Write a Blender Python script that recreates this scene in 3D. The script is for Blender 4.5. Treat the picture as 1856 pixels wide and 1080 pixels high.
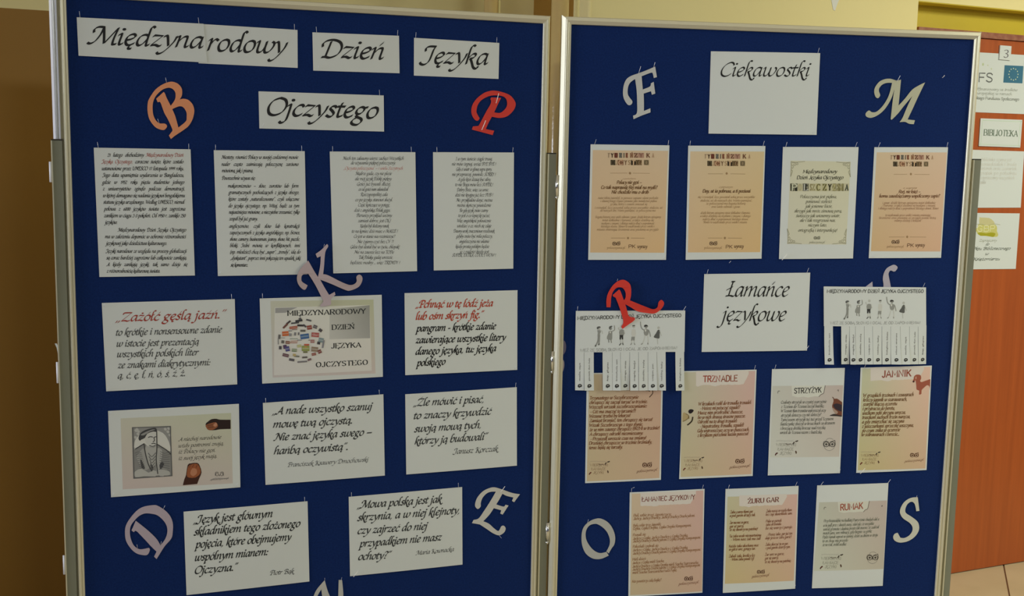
import bpy, math, random
from math import sin, cos, pi
from mathutils import Matrix, Vector
from mathutils.geometry import tessellate_polygon
random.seed(4)
SC = bpy.context.scene
COL = SC.collection
for o in list(bpy.data.objects): bpy.data.objects.remove(o)

# ------------------------------------------------------------ camera
H = 1.60
F_PX, PITCH, ROLL = 1972.2, -0.12745, -0.0193
cam_d = bpy.data.cameras.new('camera'); cam = bpy.data.objects.new('camera', cam_d); COL.objects.link(cam); SC.camera = cam
cam_d.sensor_fit = 'HORIZONTAL'; cam_d.sensor_width = 36; cam_d.lens = F_PX / 1856 * 36; cam_d.clip_start = 0.05
cp, sp, cr, sr = cos(PITCH), sin(PITCH), cos(ROLL), sin(ROLL)
Rx = Matrix(((1, 0, 0), (0, cp, -sp), (0, sp, cp))); Ry = Matrix(((cr, 0, sr), (0, 1, 0), (-sr, 0, cr)))
R = Rx @ Ry
X, Y, Z = R.col[0], R.col[1], R.col[2]
cam.matrix_world = Matrix(((X[0], Z[0], -Y[0], 0), (X[1], Z[1], -Y[1], 0), (X[2], Z[2], -Y[2], H), (0, 0, 0, 1)))

# ------------------------------------------------------------ world, lights, exposure
SC.view_settings.view_transform = 'Standard'; SC.view_settings.look = 'None'; SC.view_settings.gamma = 1
SC.view_settings.use_curve_mapping = False; SC.view_settings.exposure = 0.12
w = bpy.data.worlds.new('corridor light'); SC.world = w; w.use_nodes = True
w.node_tree.nodes['Background'].inputs[0].default_value = (0.80, 0.86, 1.0, 1); w.node_tree.nodes['Background'].inputs[1].default_value = 0.115
def area(name, loc, target, sx, sy, power, color):
    l = bpy.data.lights.new(name, 'AREA'); l.shape = 'RECTANGLE'; l.size = sx; l.size_y = sy; l.energy = power; l.color = color
    o = bpy.data.objects.new(name, l); COL.objects.link(o); o.location = loc
    o.rotation_euler = (Vector(target) - Vector(loc)).to_track_quat('-Z', 'Y').to_euler(); return o
area('ceiling_lamp_right', (3.15, 2.35, 2.93), (3.1, 2.5, 0), 0.3, 1.2, 74, (0.97, 1.0, 0.82))
area('ceiling_lamp_middle', (1.7, -1.5, 2.93), (1.6, 0.2, 0), 1.2, 0.3, 41, (0.94, 1.0, 0.93))
area('window_light_left', (-4.2, 0.9, 1.9), (0, 0.95, 1.4), 1.4, 1.7, 46, (0.80, 0.86, 1.0)).data.spread = math.radians(84)

# ------------------------------------------------------------ materials
def srgb(c):
    f = lambda v: (v / 255 / 12.92) if v / 255 <= 0.04045 else ((v / 255 + 0.055) / 1.055) ** 2.4
    return (f(c[0]), f(c[1]), f(c[2]), 1)
def mat(name, color, rough=.6, metal=0., noise=None, bump=None, spec=.5, coat=0):
    m = bpy.data.materials.new(name); m.use_nodes = True; n = m.node_tree.nodes; l = m.node_tree.links; b = n['Principled BSDF']
    b.inputs['Base Color'].default_value = srgb(color); b.inputs['Roughness'].default_value = rough; b.inputs['Metallic'].default_value = metal
    b.inputs['Specular IOR Level'].default_value = spec; b.inputs['Coat Weight'].default_value = coat
    tc = n.new('ShaderNodeTexCoord')
    if noise:                                   # (scale, other colour, stretch)
        t = n.new('ShaderNodeTexNoise'); t.inputs['Scale'].default_value = noise[0]; t.inputs['Detail'].default_value = 4
        mp = n.new('ShaderNodeMapping'); mp.inputs['Scale'].default_value = noise[2]
        l.new(tc.outputs['Object'], mp.inputs[0]); l.new(mp.outputs[0], t.inputs[0])
        mx = n.new('ShaderNodeMix'); mx.data_type = 'RGBA'; mx.inputs[6].default_value = srgb(color); mx.inputs[7].default_value = srgb(noise[1])
        rp = n.new('ShaderNodeMapRange'); rp.inputs[1].default_value = .3; rp.inputs[2].default_value = .7
        l.new(t.outputs[0], rp.inputs[0]); l.new(rp.outputs[0], mx.inputs[0]); l.new(mx.outputs[2], b.inputs['Base Color'])
    if bump:                                    # (scale, strength, distance, stretch)
        t = n.new('ShaderNodeTexNoise'); t.inputs['Scale'].default_value = bump[0]; t.inputs['Detail'].default_value = 3
        mp = n.new('ShaderNodeMapping'); mp.inputs['Scale'].default_value = bump[3] if len(bump) > 3 else (1, 1, 1)
        l.new(tc.outputs['Object'], mp.inputs[0]); l.new(mp.outputs[0], t.inputs[0])
        bp = n.new('ShaderNodeBump'); bp.inputs['Strength'].default_value = bump[1]; bp.inputs['Distance'].default_value = bump[2]
        l.new(t.outputs[0], bp.inputs['Height']); l.new(bp.outputs[0], b.inputs['Normal'])
    return m
M = {}
M['felt'] = mat('blue felt', (17, 43, 100), .95, noise=(220, (13, 36, 88), (1, 1, 1)), bump=(900, .35, .0006), spec=.15)
M['paper'] = mat('white paper', (218, 223, 222), .75, noise=(4, (214, 219, 218), (1, 1, 1)), spec=.3)
M['alu'] = mat('satin aluminium', (222, 217, 192), .36, .5, bump=(60, .08, .0005, (1, .02, 1)))
M['bright'] = mat('bright aluminium', (236, 236, 236), .3, .8)
M['post'] = mat('grey painted steel post', (128, 130, 112), .5, 0.0, noise=(30, (120, 121, 104), (1, .1, 1)), spec=.5)
M['clip'] = mat('bright steel', (235, 235, 232), .2, 1.0)
M['paleclip'] = mat('white plastic', (232, 233, 238), .4)
M['dark'] = mat('black end cap', (30, 28, 22), .7)
M['pin'] = mat('steel pin', (235, 238, 245), .3, .35)
M['pinw'] = mat('shiny pin', (250, 246, 240), .25, 0.0, spec=.8)
M['cream'] = mat('cream wall paint', (246, 231, 168), .55, noise=(1.3, (242, 226, 160), (1, 1, 1)), bump=(40, .25, .002), spec=.35)
M['mustard'] = mat('mustard wall paint', (212, 188, 52), .5, noise=(2, (204, 180, 48), (1, 1, 1)), bump=(60, .3, .002), spec=.35)
M['pipe'] = mat('glossy tan pipe paint', (206, 184, 122), .2, noise=(9, (196, 160, 100), (1, 1, .3)), bump=(55, .5, .002), spec=.7)
M['pipe2'] = mat('glossy cream pipe paint', (235, 222, 160), .2, bump=(55, .4, .002), spec=.6)
M['door'] = mat('orange brown door laminate', (184, 92, 40), .38, noise=(5, (168, 82, 35), (9, .3, 9)), bump=(60, .1, .001, (4, .15, 4)), spec=.5)
M['doorframe'] = mat('red brown door frame', (168, 112, 84), .5, noise=(12, (142, 80, 60), (4, 4, 1)))
M['tile'] = mat('cream stone tile', (206, 188, 152), .35, noise=(6, (196, 178, 142), (1, 1, 1)), spec=.5)
M['grout'] = mat('brown grout', (120, 85, 62), .9)
M['ceil'] = mat('white ceiling paint', (238, 234, 220), .8)
M['patch_white'] = mat('matte white', (236, 236, 228), .8)
M['let'] = {}
def two_tone(line):                            # mustard paint up to a line, cream above: a painted dado
    m = mat('two tone wall paint', (246, 231, 168), .55); n = m.node_tree.nodes; l = m.node_tree.links; b = n['Principled BSDF']
    g = n.new('ShaderNodeNewGeometry'); s = n.new('ShaderNodeSeparateXYZ'); c = n.new('ShaderNodeMath'); c.operation = 'GREATER_THAN'; c.inputs[1].default_value = line
    mx = n.new('ShaderNodeMix'); mx.data_type = 'RGBA'; mx.inputs[6].default_value = srgb((158, 114, 34)); mx.inputs[7].default_value = srgb((246, 231, 168))
    l.new(g.outputs['Position'], s.inputs[0]); l.new(s.outputs[2], c.inputs[0]); l.new(c.outputs[0], mx.inputs[0]); l.new(mx.outputs[2], b.inputs['Base Color'])
    return m
M['two'] = two_tone(2.185); M['dado'] = two_tone(2.0)
def ink_material():                            # flat print: its colour is stored on the print mesh
    m = bpy.data.materials.new('printed ink'); m.use_nodes = True; n = m.node_tree.nodes
    a = n.new('ShaderNodeAttribute'); a.attribute_name = 'Col'; m.node_tree.links.new(a.outputs['Color'], n['Principled BSDF'].inputs['Base Color'])
    n['Principled BSDF'].inputs['Roughness'].default_value = .7; n['Principled BSDF'].inputs['Specular IOR Level'].default_value = .25; return m
M['ink'] = ink_material()

# ------------------------------------------------------------ object helpers
def tag(o, label=None, cat=None, group=None, kind=None):
    if label: o['label'] = label
    if cat: o['category'] = cat
    if group: o['group'] = group
    if kind: o['kind'] = kind
    return o
def mesh_obj(name, verts, faces, material, parent=None, cols=None, matrix=None, smooth=False):
    me = bpy.data.meshes.new(name); me.from_pydata(verts, [], faces); me.validate(); me.materials.append(material)
    if cols is not None:
        at = me.color_attributes.new('Col', 'FLOAT_COLOR', 'POINT')
        for i, c in enumerate(cols): at.data[i].color = c
    if smooth:
        for p in me.polygons: p.use_smooth = True
    o = bpy.data.objects.new(name, me); COL.objects.link(o)
    if parent: o.parent = parent
    if matrix is not None: o.matrix_local = matrix if parent else matrix
    return o
class MB:
    def __init__(s): s.v = []; s.f = []; s.c = []
    def add(s, vs, fs, col=None):
        k = len(s.v); s.v += [tuple(v) for v in vs]; s.f += [tuple(i + k for i in f) for f in fs]
        if col is not None: s.c += [col] * len(vs)
    def box(s, x0, x1, y0, y1, z0, z1):
        s.add([(x, y, z) for z in (z0, z1) for y in (y0, y1) for x in (x0, x1)], [(0, 2, 3, 1), (4, 5, 7, 6), (0, 1, 5, 4), (2, 6, 7, 3), (0, 4, 6, 2), (1, 3, 7, 5)])
    def cyl(s, a, b, r0, r1=None, n=12):
        a, b = Vector(a), Vector(b); r1 = r0 if r1 is None else r1; d = (b - a).normalized(); u = d.orthogonal().normalized(); w_ = d.cross(u)
        vs = [a + (u * cos(2 * pi * i / n) + w_ * sin(2 * pi * i / n)) * r0 for i in range(n)] + [b + (u * cos(2 * pi * i / n) + w_ * sin(2 * pi * i / n)) * r1 for i in range(n)]
        s.add(vs, [(i, (i + 1) % n, n + (i + 1) % n, n + i) for i in range(n)] + [tuple(range(n - 1, -1, -1)), tuple(range(n, 2 * n))])
    def build(s, name, material, parent=None, matrix=None, smooth=False):
        return mesh_obj(name, s.v, s.f, material, parent, s.c if s.c else None, matrix, smooth)
def plane_matrix(yaw, ox, oy, oz):              # columns: along the face, up, out of the face towards the room
    e = Vector((cos(yaw), sin(yaw), 0)); u = Vector((0, 0, 1)); n = Vector((sin(yaw), -cos(yaw), 0))
    return Matrix(((e[0], u[0], n[0], ox), (e[1], u[1], n[1], oy), (e[2], u[2], n[2], oz), (0, 0, 0, 1)))
BM = [plane_matrix(0.293925, 0, 2.790328, H), plane_matrix(0.144624, 0, 2.797909, H), plane_matrix(0.39922, 1.75779, 4.14034, 0)]
MM = Matrix.Diagonal((.001, .001, .001, 1))      # sheets and letters are modelled in millimetres

# ------------------------------------------------------------ pen-stroke alphabets
# x height 10, capital height about 15; strokes are smooth unless a point ends with *, which makes a corner
def parse(s):
    out = []
    for st in s.split('|'):
        pts = []
        for p in st.split():
            c = p.endswith('*'); a, b = p.rstrip('*').split(','); pts.append((float(a), float(b), c))
        out.append(pts)
    return out
def smooth_line(pts, k):
    if len(pts) < 3: return [(p[0], p[1]) for p in pts]
    out = []
    n = len(pts)
    for i in range(n - 1):
        p1, p2 = pts[i], pts[i + 1]
        p0 = pts[i - 1] if i > 0 and not p1[2] else p1
        p3 = pts[i + 2] if i + 2 < n and not p2[2] else p2
        if p1[2] and p2[2]: out.append((p1[0], p1[1])); continue
        for j in range(k):
            t = j / k; t2 = t * t; t3 = t2 * t
            out.append(tuple(.5 * (2 * p1[q] + (p2[q] - p0[q]) * t + (2 * p0[q] - 5 * p1[q] + 4 * p2[q] - p3[q]) * t2 + (3 * p1[q] - p0[q] - 3 * p2[q] + p3[q]) * t3) for q in (0, 1)))
    out.append((pts[-1][0], pts[-1][1])); return out
CURS = {
'a': (9.4, "7,9.3 5,10 2.2,8.2 0.9,4 1.3,1 2.8,0.1 5,2.2 7,6.5|7.5,10 6.9,2 7.6,0.2 9.2,1.6"), 'b': (9, "5,16.8 4,17.6 2.6,16.6 1.8,13 1,2.2 2.6,0 5.5,0.5 7.8,4.5 7.2,8.9 5.4,9.9 3,8 1.6,5"),
'c': (7.6, "7,8.4 5.8,10 3.4,9.3 1.2,6 1,2.2 2.8,0 5,0.3 7,2"), 'd': (9.6, "7,9.3 5,10 2.2,8.2 0.9,4 1.3,1 2.8,0.1 5,2.2 7,6.5|10.2,16.6 9.2,17.6 8,16.6 7.5,13 6.9,2 7.6,0.2 9.2,1.6"),
'e': (7.6, "1.2,4.4 4,5.4 6.4,7.6 6,9.6 4.4,10 1.8,8 0.9,4 1.8,0.8 3.8,0 6.8,2"), 'f': (5.6, "7.4,16 6.4,17.4 4.9,16.8 3.9,13.5 3,0 2,-5 0,-6.8 -1.5,-6|0.8,9.6 6.3,9.6"),
'g': (8.8, "6.6,9 4.5,10 2,8.3 1.2,5.2 2.4,3.4 4.6,3.9 6.4,6.6 6.8,9.2 8.8,9.8|2.8,3.4 1.8,1.8 3,0.6 6,-1 6.6,-3.6 4.2,-6.5 0.9,-6.1 -0.4,-3.9 1,-1.2 3.2,0.5"),
'h': (9.4, "5,16.8 4,17.6 2.6,16.6 1.8,13 1,0|1.4,4.5 4,8.8 6,10 7,8.8 6.6,2 7.3,0.2 9,1.6"), 'i': (4.6, "0,8.4 1.7,10 2.1,8.8 1.6,2 2.3,0.2 4.2,1.7|2.5,13.6 3.0,14.4"),
'j': (4.4, "0,8.4 1.8,10 2.2,8 1.6,-2.5 0.3,-5.8 -1.8,-6.8 -3,-5.6|2.7,13.6 3.2,14.4"), 'k': (8.4, "5,16.8 4,17.6 2.6,16.6 1.8,13 1,0|1.4,5 4,9 6,9.9 6.9,8.4 5.6,6 2.8,5|3.2,5.4 5,1.8 7,-2.8 9,-4.2 10.4,-3.4 10.4,-2"),
'q': (8.4, "5,16.8 4,17.6 2.6,16.6 1.8,13 1,0|1.4,5 4,9 6,9.9 6.9,8.4 5.6,6 2.8,5|3.2,5.2 5.4,1 7,0.1 8.4,1.2"), 'l': (4.6, "5,16.8 4,17.6 2.6,16.6 1.8,13 1.3,2 2,0.2 4.1,1.6"),
'm': (14.6, "0,8.4 1.6,10 1.9,8.6 1,0|1.4,4.5 4,8.8 6,10 6.9,8.8 6.2,0|6.6,4.5 9.2,8.8 11.2,10 12.1,8.8 11.6,2 12.4,0.2 14.1,1.6"), 'n': (9.5, "0,8.4 1.6,10 1.9,8.6 1,0|1.4,4.5 4,8.8 6,10 7,8.8 6.6,2 7.3,0.2 9,1.6"),
'o': (8.8, "5,10 2.2,8.4 0.9,4.4 1.8,0.8 3.8,0 6.6,1.8 7.8,5.8 7,9.2 5,10"), 'p': (9.2, "0,8.6 1.7,10 2,8 1.2,0 0.6,-6.6|-0.8,-6.6 2.4,-6.2|1.8,5 4,8.8 6,10 7.7,8 7.6,4 5.8,0.8 3.6,0 1.6,1.4"),
'r': (6.8, "0,8.4 1.6,10 1.9,8.6 1,0|1.4,4.5 3.2,8.4 5,10 6.6,8.8"), 's': (6.8, "6.2,8.6 4.8,10 2.6,9.3 2,7.4 3.8,5.4 5.2,3.2 4.4,0.7 2.4,0 0.2,1.4"), 't': (5.4, "2.9,13.2 2,9 1.5,2 2.4,0.2 5,1.7|0,9.6 5.4,9.8"),
'u': (9.5, "0,8.4 1.7,10 2,8.6 1.4,2.4 2.4,0.2 4.6,1.2 7,6|7.4,10 6.9,2 7.6,0.2 9.2,1.6"), 'v': (8.4, "0,8.8 1.6,10 2.6,8.6 4.2,0.2 7,4.6 8,8 7,9.8"), 'w': (13.4, "0,8.4 1.7,10 2,8.6 1.6,2.4 2.6,0.2 5,1.4 6.8,5.8 7.2,10|7.2,10 6.7,2.4 8,0.2 10.6,1.8 12.6,6 12.6,9 11.2,9.9"),
'x': (8, "0.4,9 2,10 3.4,7.4 5,2 6.4,0 8,1.2|7.8,9.8 0.2,0.2"), 'y': (8.6, "0,8.8 1.6,10 2.6,8.6 4.2,1|8.4,9.8 7.4,5 4.2,-1.5 1.2,-5.6 -1.2,-6.7 -2.2,-5.4"), 'z': (7.8, "0.9,8.4 1.4,9.8* 7,9.6* 0.4,0.5* 3.4,1.2 5.8,0.1 7.4,1.2"),
'A': (12.6, "-0.8,1.8 1,0 3.5,1.6 7.6,10.4 9.4,15.6* 9.9,8 10.4,1.4 11.2,0 12.8,0.8|3.8,5.2 10,5.2"), 'B': (11.6, "4.8,14.6 3.6,0.4|0.4,10 0.2,13 3,15.2 7,15.8 10.2,14.4 10.4,11.4 8,8.8 5,8.2|6,8.4 9.6,7.4 10.8,4.4 9,1 5.4,-0.2 1.6,0.6"),
'C': (11.4, "11.6,12.6 10.6,14.8 7.8,15.6 3.4,12.6 1,7 1.8,2 5,-0.1 8.4,0.9 10.8,3"), 'D': (14, "5.2,14.2 3.8,0.7|0.4,9.4 0.2,12.4 2.8,15 7,15.7 11.4,13.6 13.2,8.6 11.4,2.8 7,-0.1 3.8,0.5 1.4,0.1"),
'E': (10.8, "4.8,15 3.4,0.4|0.6,10.6 0.6,13.4 3.2,15.2 10.6,15.2* 10.5,12.8|4.2,8.2 8.6,8.2|1,0.2 4,0.2 9,0.2 10.4,2.6"), 'F': (10, "4.9,15 3.5,0.2|1,0.2 6,0.2|0.4,10.6 0.6,13.4 3.2,15.2 11,15.2* 10.8,12.6|4.2,8 8.8,8"),
'G': (12.6, "11.6,12.6 10.6,14.8 7.8,15.6 3.4,12.6 1,7 1.8,2 5,-0.1 8,0.6 10,3|8,6.6 11.8,6.6|10.4,6.4 9.6,-0.6 8,-4"), 'H': (13.6, "3.6,15.2 2.6,0.2|11.4,15.2 10.6,0.2|3,8 11,8|1,0.2 4.4,0.2|9,0.2 12.4,0.2|2,15.2 5.2,15.2|9.8,15.2 13,15.2"),
'I': (6, "3.4,15.2 2.4,0.2|0.6,0.2 4.4,0.2|1.6,15.2 5.2,15.2"), 'J': (8.8, "1,11 0.8,13.8 3.2,15.4 7.8,15.4* 6.6,12 5.6,3.6 4,-0.2 1.6,-1.6 -0.6,-0.8 -1.2,0.6"),
'K': (12, "4.6,15.2 3.2,0.2|1.2,0.2 5,0.2|0.4,11 1,14 4.6,15.2|12,15.2 4.2,7.6|5.4,8.6 8.6,2.6 11.6,-1.6 13.8,-2 14.6,-0.8"), 'L': (9.8, "4.8,15.2 3.4,0.6|3,15.2 6.6,15.2|0.6,0.3 5,0.8 8.6,0 10.2,1.6"),
'M': (17.4, "1.4,10.2 1.2,13 3.6,15.2 7,15.2* 6,9 3.6,2.6 0.8,0.1 -1,0.8|7,15.2 8.6,6 9.4,0.6* 16.4,15.4* 15,6 14.8,0.8 15.6,0.1 17.2,0.7"), 'N': (14.6, "-0.8,0.8 1,0.2 3,2.6 4.6,9 5.4,15* 12,0.2* 12.6,12.6 13.6,15 15.4,15.6|1.4,12.4 2.6,14.8 5.4,15"),
'O': (13.8, "7.6,15.6 3.2,13 1,7.4 2.2,1.8 6,-0.1 10.8,2.6 13,8.6 11.4,13.8 7.6,15.6"), 'P': (10.6, "4.9,14.6 3.3,0.3|1,0.3 6,0.3|0.4,9.6 0.2,12.4 2.8,15 7,15.8 10.6,14.4 11,10.8 8.6,7.6 4.6,7"),
'R': (12, "4.9,14.6 3.3,0.3|1,0.3 5,0.3|0.4,9.6 0.2,12.4 2.8,15 7,15.8 10.4,14.4 10.6,11 8.4,8.2 4.6,7.6|6.4,7.8 9,2.4 11.4,-1.4 13.6,-1.8 14.4,-0.6"), 'S': (9.6, "9.4,12.4 8.8,15 6.2,15.4 3.4,13.2 3.4,10.4 5.8,8 7.6,5.2 6.8,1.4 4,-0.1 0.8,1 0.2,3"),
'T': (10.8, "0.4,12.6 1.4,15.2 12,15.2* 12,13|6.6,15 5.2,0.3|3.2,0.3 7.6,0.3"), 'U': (13.2, "0.6,13.6 2,15.4 3.2,14.6 2.6,5 3.6,1 6.4,-0.1 9.4,1.8 11.2,6 11.8,15.2"), 'V': (12, "0.6,13.4 2.2,15.4 3.4,14 5,0.3* 12,15.2"),
'W': (17.8, "0.4,13.4 2,15.4 3,14 4.4,0.4* 10.6,15* 11.4,0.4* 16,8 17.8,15.4"), 'X': (11.4, "1,14.4 3,15.2 8,1 11,0.4|11.4,15.2 0.4,0.2"), 'Y': (11, "0.6,13.8 2.2,15.4 3.4,13.8 6,8* 5,0.2|12,15.2 6,8"), 'Z': (12.6, "1.6,12.4 2.2,15 12.2,15.2* 0.8,0.4* 5,1.2 8.8,0 11.8,1.4"),
}
ROM = {
'A': (11.6, "0.2,0* 5.6,15* 11,0*|2.2,5 8.8,5"), 'B': (10.2, "1,0* 1,15* 6,15 8.8,13.2 8.6,9.4 6,7.9 1,7.9*|6,7.9 9.4,6.4 9.4,1.8 6,0 1,0*"), 'C': (10.6, "10,12.2 7,15 3.4,14 1,7.5 3.4,1 7,0 10,2.6"), 'D': (11.2, "1,0* 1,15* 5.5,15 9.4,12.4 10.4,7.5 9.4,2.6 5.5,0 1,0*"),
'E': (9.4, "8.8,15* 1,15* 1,0* 9,0*|1,7.8 7.4,7.8"), 'F': (8.8, "8.8,15* 1,15* 1,0*|1,7.8 7.4,7.8"), 'G': (11.4, "10,12.4 7,15 3.4,14 1,7.5 3.4,1 7,0 10,1.8* 10,6.6* 6.6,6.6*"), 'H': (11.6, "1,0 1,15|10.4,0 10.4,15|1,7.8 10.4,7.8"),
'I': (3.4, "1.6,0 1.6,15"), 'J': (7.4, "6,15* 6,3.5 4.4,0.2 1.8,0 0.4,2.4"), 'K': (10.4, "1,0 1,15|9.6,15 1,6|4,9 10,0"), 'L': (8.8, "1,15* 1,0* 8.6,0*"), 'M': (13.4, "1,0* 1,15* 6.6,3.6* 12.2,15* 12.2,0*"), 'N': (11.6, "1,0* 1,15* 10.2,0* 10.2,15*"),
'O': (12, "6,15 2.2,12.8 0.9,7.5 2.2,2.2 6,0 9.8,2.2 11.1,7.5 9.8,12.8 6,15"), 'P': (9.8, "1,0* 1,15* 6.4,15 9.2,12.8 8.8,8.6 6,7 1,7*"), 'R': (10.4, "1,0* 1,15* 6.4,15 9.2,12.8 8.8,8.8 6,7.4 1,7.4*|5,7.4 9.8,0"), 'S': (9.4, "8.8,12.8 6.6,15 2.6,14.6 1.2,11.4 3,8.8 6.6,7.2 8.8,4.2 7.4,0.8 4,0 0.8,2.2"),
'T': (10.6, "0.2,15 10.4,15|5.3,15 5.3,0"), 'U': (11.4, "1,15 1,4 3,0.8 5.6,0 8.4,0.8 10.2,4 10.2,15"), 'V': (10.8, "0.2,15* 5.4,0* 10.6,15*"), 'W': (16, "0.2,15* 4.2,0* 8,13* 11.8,0* 15.8,15*"), 'X': (10.4, "0.4,15 10,0|10,15 0.4,0"), 'Y': (10.4, "0.2,15* 5.2,7.4* 5.2,0*|10.2,15* 5.2,7.4*"), 'Z': (9.8, "0.8,15* 9,15* 0.6,0* 9.4,0*"),
}
PUN = {
' ': (5.2, ""), '.': (4, "1.2,0.4 1.6,1.2"), ',': (4, "1.8,1 1.4,-0.6 0.2,-2.6"), ':': (4.4, "1.2,0.4 1.6,1.2|2,7.2 2.4,8"), '!': (5, "3.2,15 2.2,4.4|1.8,0.4 2.2,1.2"), '?': (8, "1.4,12.6 3,15 6,14.6 6.8,11.8 4.4,8.4 3.6,4.4|3,0.4 3.4,1.2"),
'-': (6.4, "0.8,5 5.4,5"), '–': (10.4, "0.6,5 9.6,5"), '„': (6.4, "1.8,1.2 1.3,-0.6 0.2,-2.6|4.8,1.2 4.3,-0.6 3.2,-2.6"), '”': (6.4, "2.4,16 2,14.4 0.9,12.4|5.2,16 4.8,14.4 3.7,12.4"), '…': (10, "1,0.4 1.4,1.2|4.2,0.4 4.6,1.2|7.4,0.4 7.8,1.2"),
'(': (5, "4.4,16 1.4,10 1.2,2 2.6,-3"), ')': (5, "1.6,16 3.6,11 3,3 0,-3"), '/': (6, "0,0 5,15"),
'0': (8.4, "4.2,13 1.4,10.6 1,3.6 3.6,0 6.8,2.6 7.2,9.6 4.2,13"), '1': (6, "1.4,10.6 3.8,13* 3.4,0*"), '2': (8.2, "1.2,10.4 3.4,13 6.6,12 6.6,8.6 0.8,0.4* 7.4,0.4*"), '3': (8, "1.2,11.4 4,13 6.8,11.4 6.2,8.4 3.2,7* 6.6,5.4 6.8,2 3.8,-0.2 0.8,1.4"),
'4': (8.4, "6.6,0* 6.6,13* 0.6,4* 8,4*"), '5': (8, "7,13* 2.4,13* 1.6,7.6 5,8.2 7.2,5 5.6,0.8 3,0 0.8,1.2"), '6': (8.2, "6.6,12.6 3,9.6 1,4 2.6,0.2 5.8,0.4 7.2,3.6 5.4,7 1.6,5.4"), '7': (7.6, "0.8,13* 7.2,13* 3,0*"), '8': (8.2, "4.4,13 1.8,11 2.4,8.4 6,5.6 6.6,2 3.8,0 1,2 1.8,5.4 5.8,8 6.6,11 4.4,13"), '9': (8.2, "7,7.4 3.6,5.8 1.4,8.8 3,12.6 6.2,12.4 7.2,9 5.4,3 2,0.2"),
}
DIA = {'ą': ('a', 'og', 7.4), 'ę': ('e', 'og', 4.6), 'ć': ('c', 'ac', 4.6), 'ń': ('n', 'ac', 4.4), 'ó': ('o', 'ac', 4.8), 'ś': ('s', 'ac', 4), 'ź': ('z', 'ac', 4.4), 'ż': ('z', 'dt', 4.2), 'ł': ('l', 'sl', 1.6),
       'Ą': ('A', 'og', 10.6), 'Ę': ('E', 'og', 8), 'Ć': ('C', 'AC', 6.4), 'Ń': ('N', 'AC', 6.2), 'Ó': ('O', 'AC', 6.6), 'Ś': ('S', 'AC', 5), 'Ź': ('Z', 'AC', 5.4), 'Ż': ('Z', 'DT', 5.2), 'Ł': ('L', 'SL', 2.4)}
_gc = {}
def glyph(ch, style):
    k = (ch, style)
    if k in _gc: return _gc[k]
    dia = DIA.get(ch); base = dia[0] if dia else ch
    if style != 'c' and base == 'k': base = 'q'
    if base in PUN: adv, s = PUN[base]
    elif style != 'c' and base.isupper() and base in ROM: adv, s = ROM[base]
    elif base in CURS: adv, s = CURS[base]
    else: adv, s = PUN['-']
    if ch == 'q' : adv, s = CURS['g']
    st = parse(s) if s else []
    if dia:
        x = dia[2]; t = dia[1]
        add = {'og': "%g,0.3 %g,-1.6 %g,-3.2 %g,-3" % (x + .4, x - 1, x - .6, x + 1), 'ac': "%g,12.2 %g,15" % (x, x + 2), 'dt': "%g,13.2 %g,14" % (x, x + .4), 'sl': "%g,7.2 %g,10.8" % (x - 2, x + 2.4),
               'AC': "%g,16.8 %g,19.4" % (x, x + 2.2), 'DT': "%g,17.6 %g,18.4" % (x, x + .4), 'SL': "%g,6.4 %g,10" % (x - 2.6, x + 3.4)}[t]
        st = st + parse(add)
    if style == 'r' and base.isupper():          # bracket-less serifs at the free ends of near-vertical strokes
        ser = []
        for q in list(st):
            for p, pn in ((q[0], q[1]), (q[-1], q[-2])):
                if abs(p[0] - pn[0]) < abs(p[1] - pn[1]) * .75 and (p[1] < .3 or p[1] > 14.7): ser.append([(p[0] - 1.15, p[1], False), (p[0] + 1.15, p[1], False)])
        if base in 'BDEPR': ser.append([(-.7, 15, False), (1, 15, False)]); 
        if base in 'BDEL': ser.append([(-.7, 0, False), (1, 0, False)])
        if base in 'LMN': ser.append([(-.7, 15, False), (1.4, 15, False)])
        if base in 'ET' : ser.append([(8.8 if base == 'E' else 10.3, 15, False), (8.9 if base == 'E' else 10.4, 12.6, False)])
        if base in 'ELZ': ser.append([(9, 0, False), (9.2, 3, False)])
        if base == 'Z': ser.append([(.8, 15, False), (.7, 12.4, False)])
        st = st + ser
    if style in 'rs' and base.isupper(): adv += 2.0 if style == 'r' else 1.6
    _gc[k] = (adv, st); return _gc[k]
SHEAR = {'c': .21, 'u': .13, 'r': 0., 's': 0.}
NIB = {'c': 40, 'u': 30, 'r': 8, 's': 0}
def ribbon(mb, line, xf, wfun, layer, nib, nw, tk, col):
    n = len(line)
    P_ = [xf(p) for p in line]
    if n < 2: return
    vs = []
    for i in range(n):
        a = P_[max(i - 1, 0)]; b = P_[min(i + 1, n - 1)]; dx, dy = b[0] - a[0], b[1] - a[1]; L = math.hypot(dx, dy) or 1e-6; dx /= L; dy /= L
        nx, ny = -dy, dx; s = 1 if nx * nib[0] + ny * nib[1] >= 0 else -1
        ox = nib[0] * s * nw / 2 + nx * tk / 2; oy = nib[1] * s * nw / 2 + ny * tk / 2
        px_, py_ = P_[i]
        if i == 0: px_ -= dx * tk * .35; py_ -= dy * tk * .35
        if i == n - 1: px_ += dx * tk * .35; py_ += dy * tk * .35
        for sg in (1, -1):
            x, y = px_ + ox * sg, py_ + oy * sg; vs.append((x, y, wfun(x, y) + layer * .05))
    mb.add(vs, [(2 * i, 2 * i + 1, 2 * i + 3, 2 * i + 2) for i in range(n - 1)], col)
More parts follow.
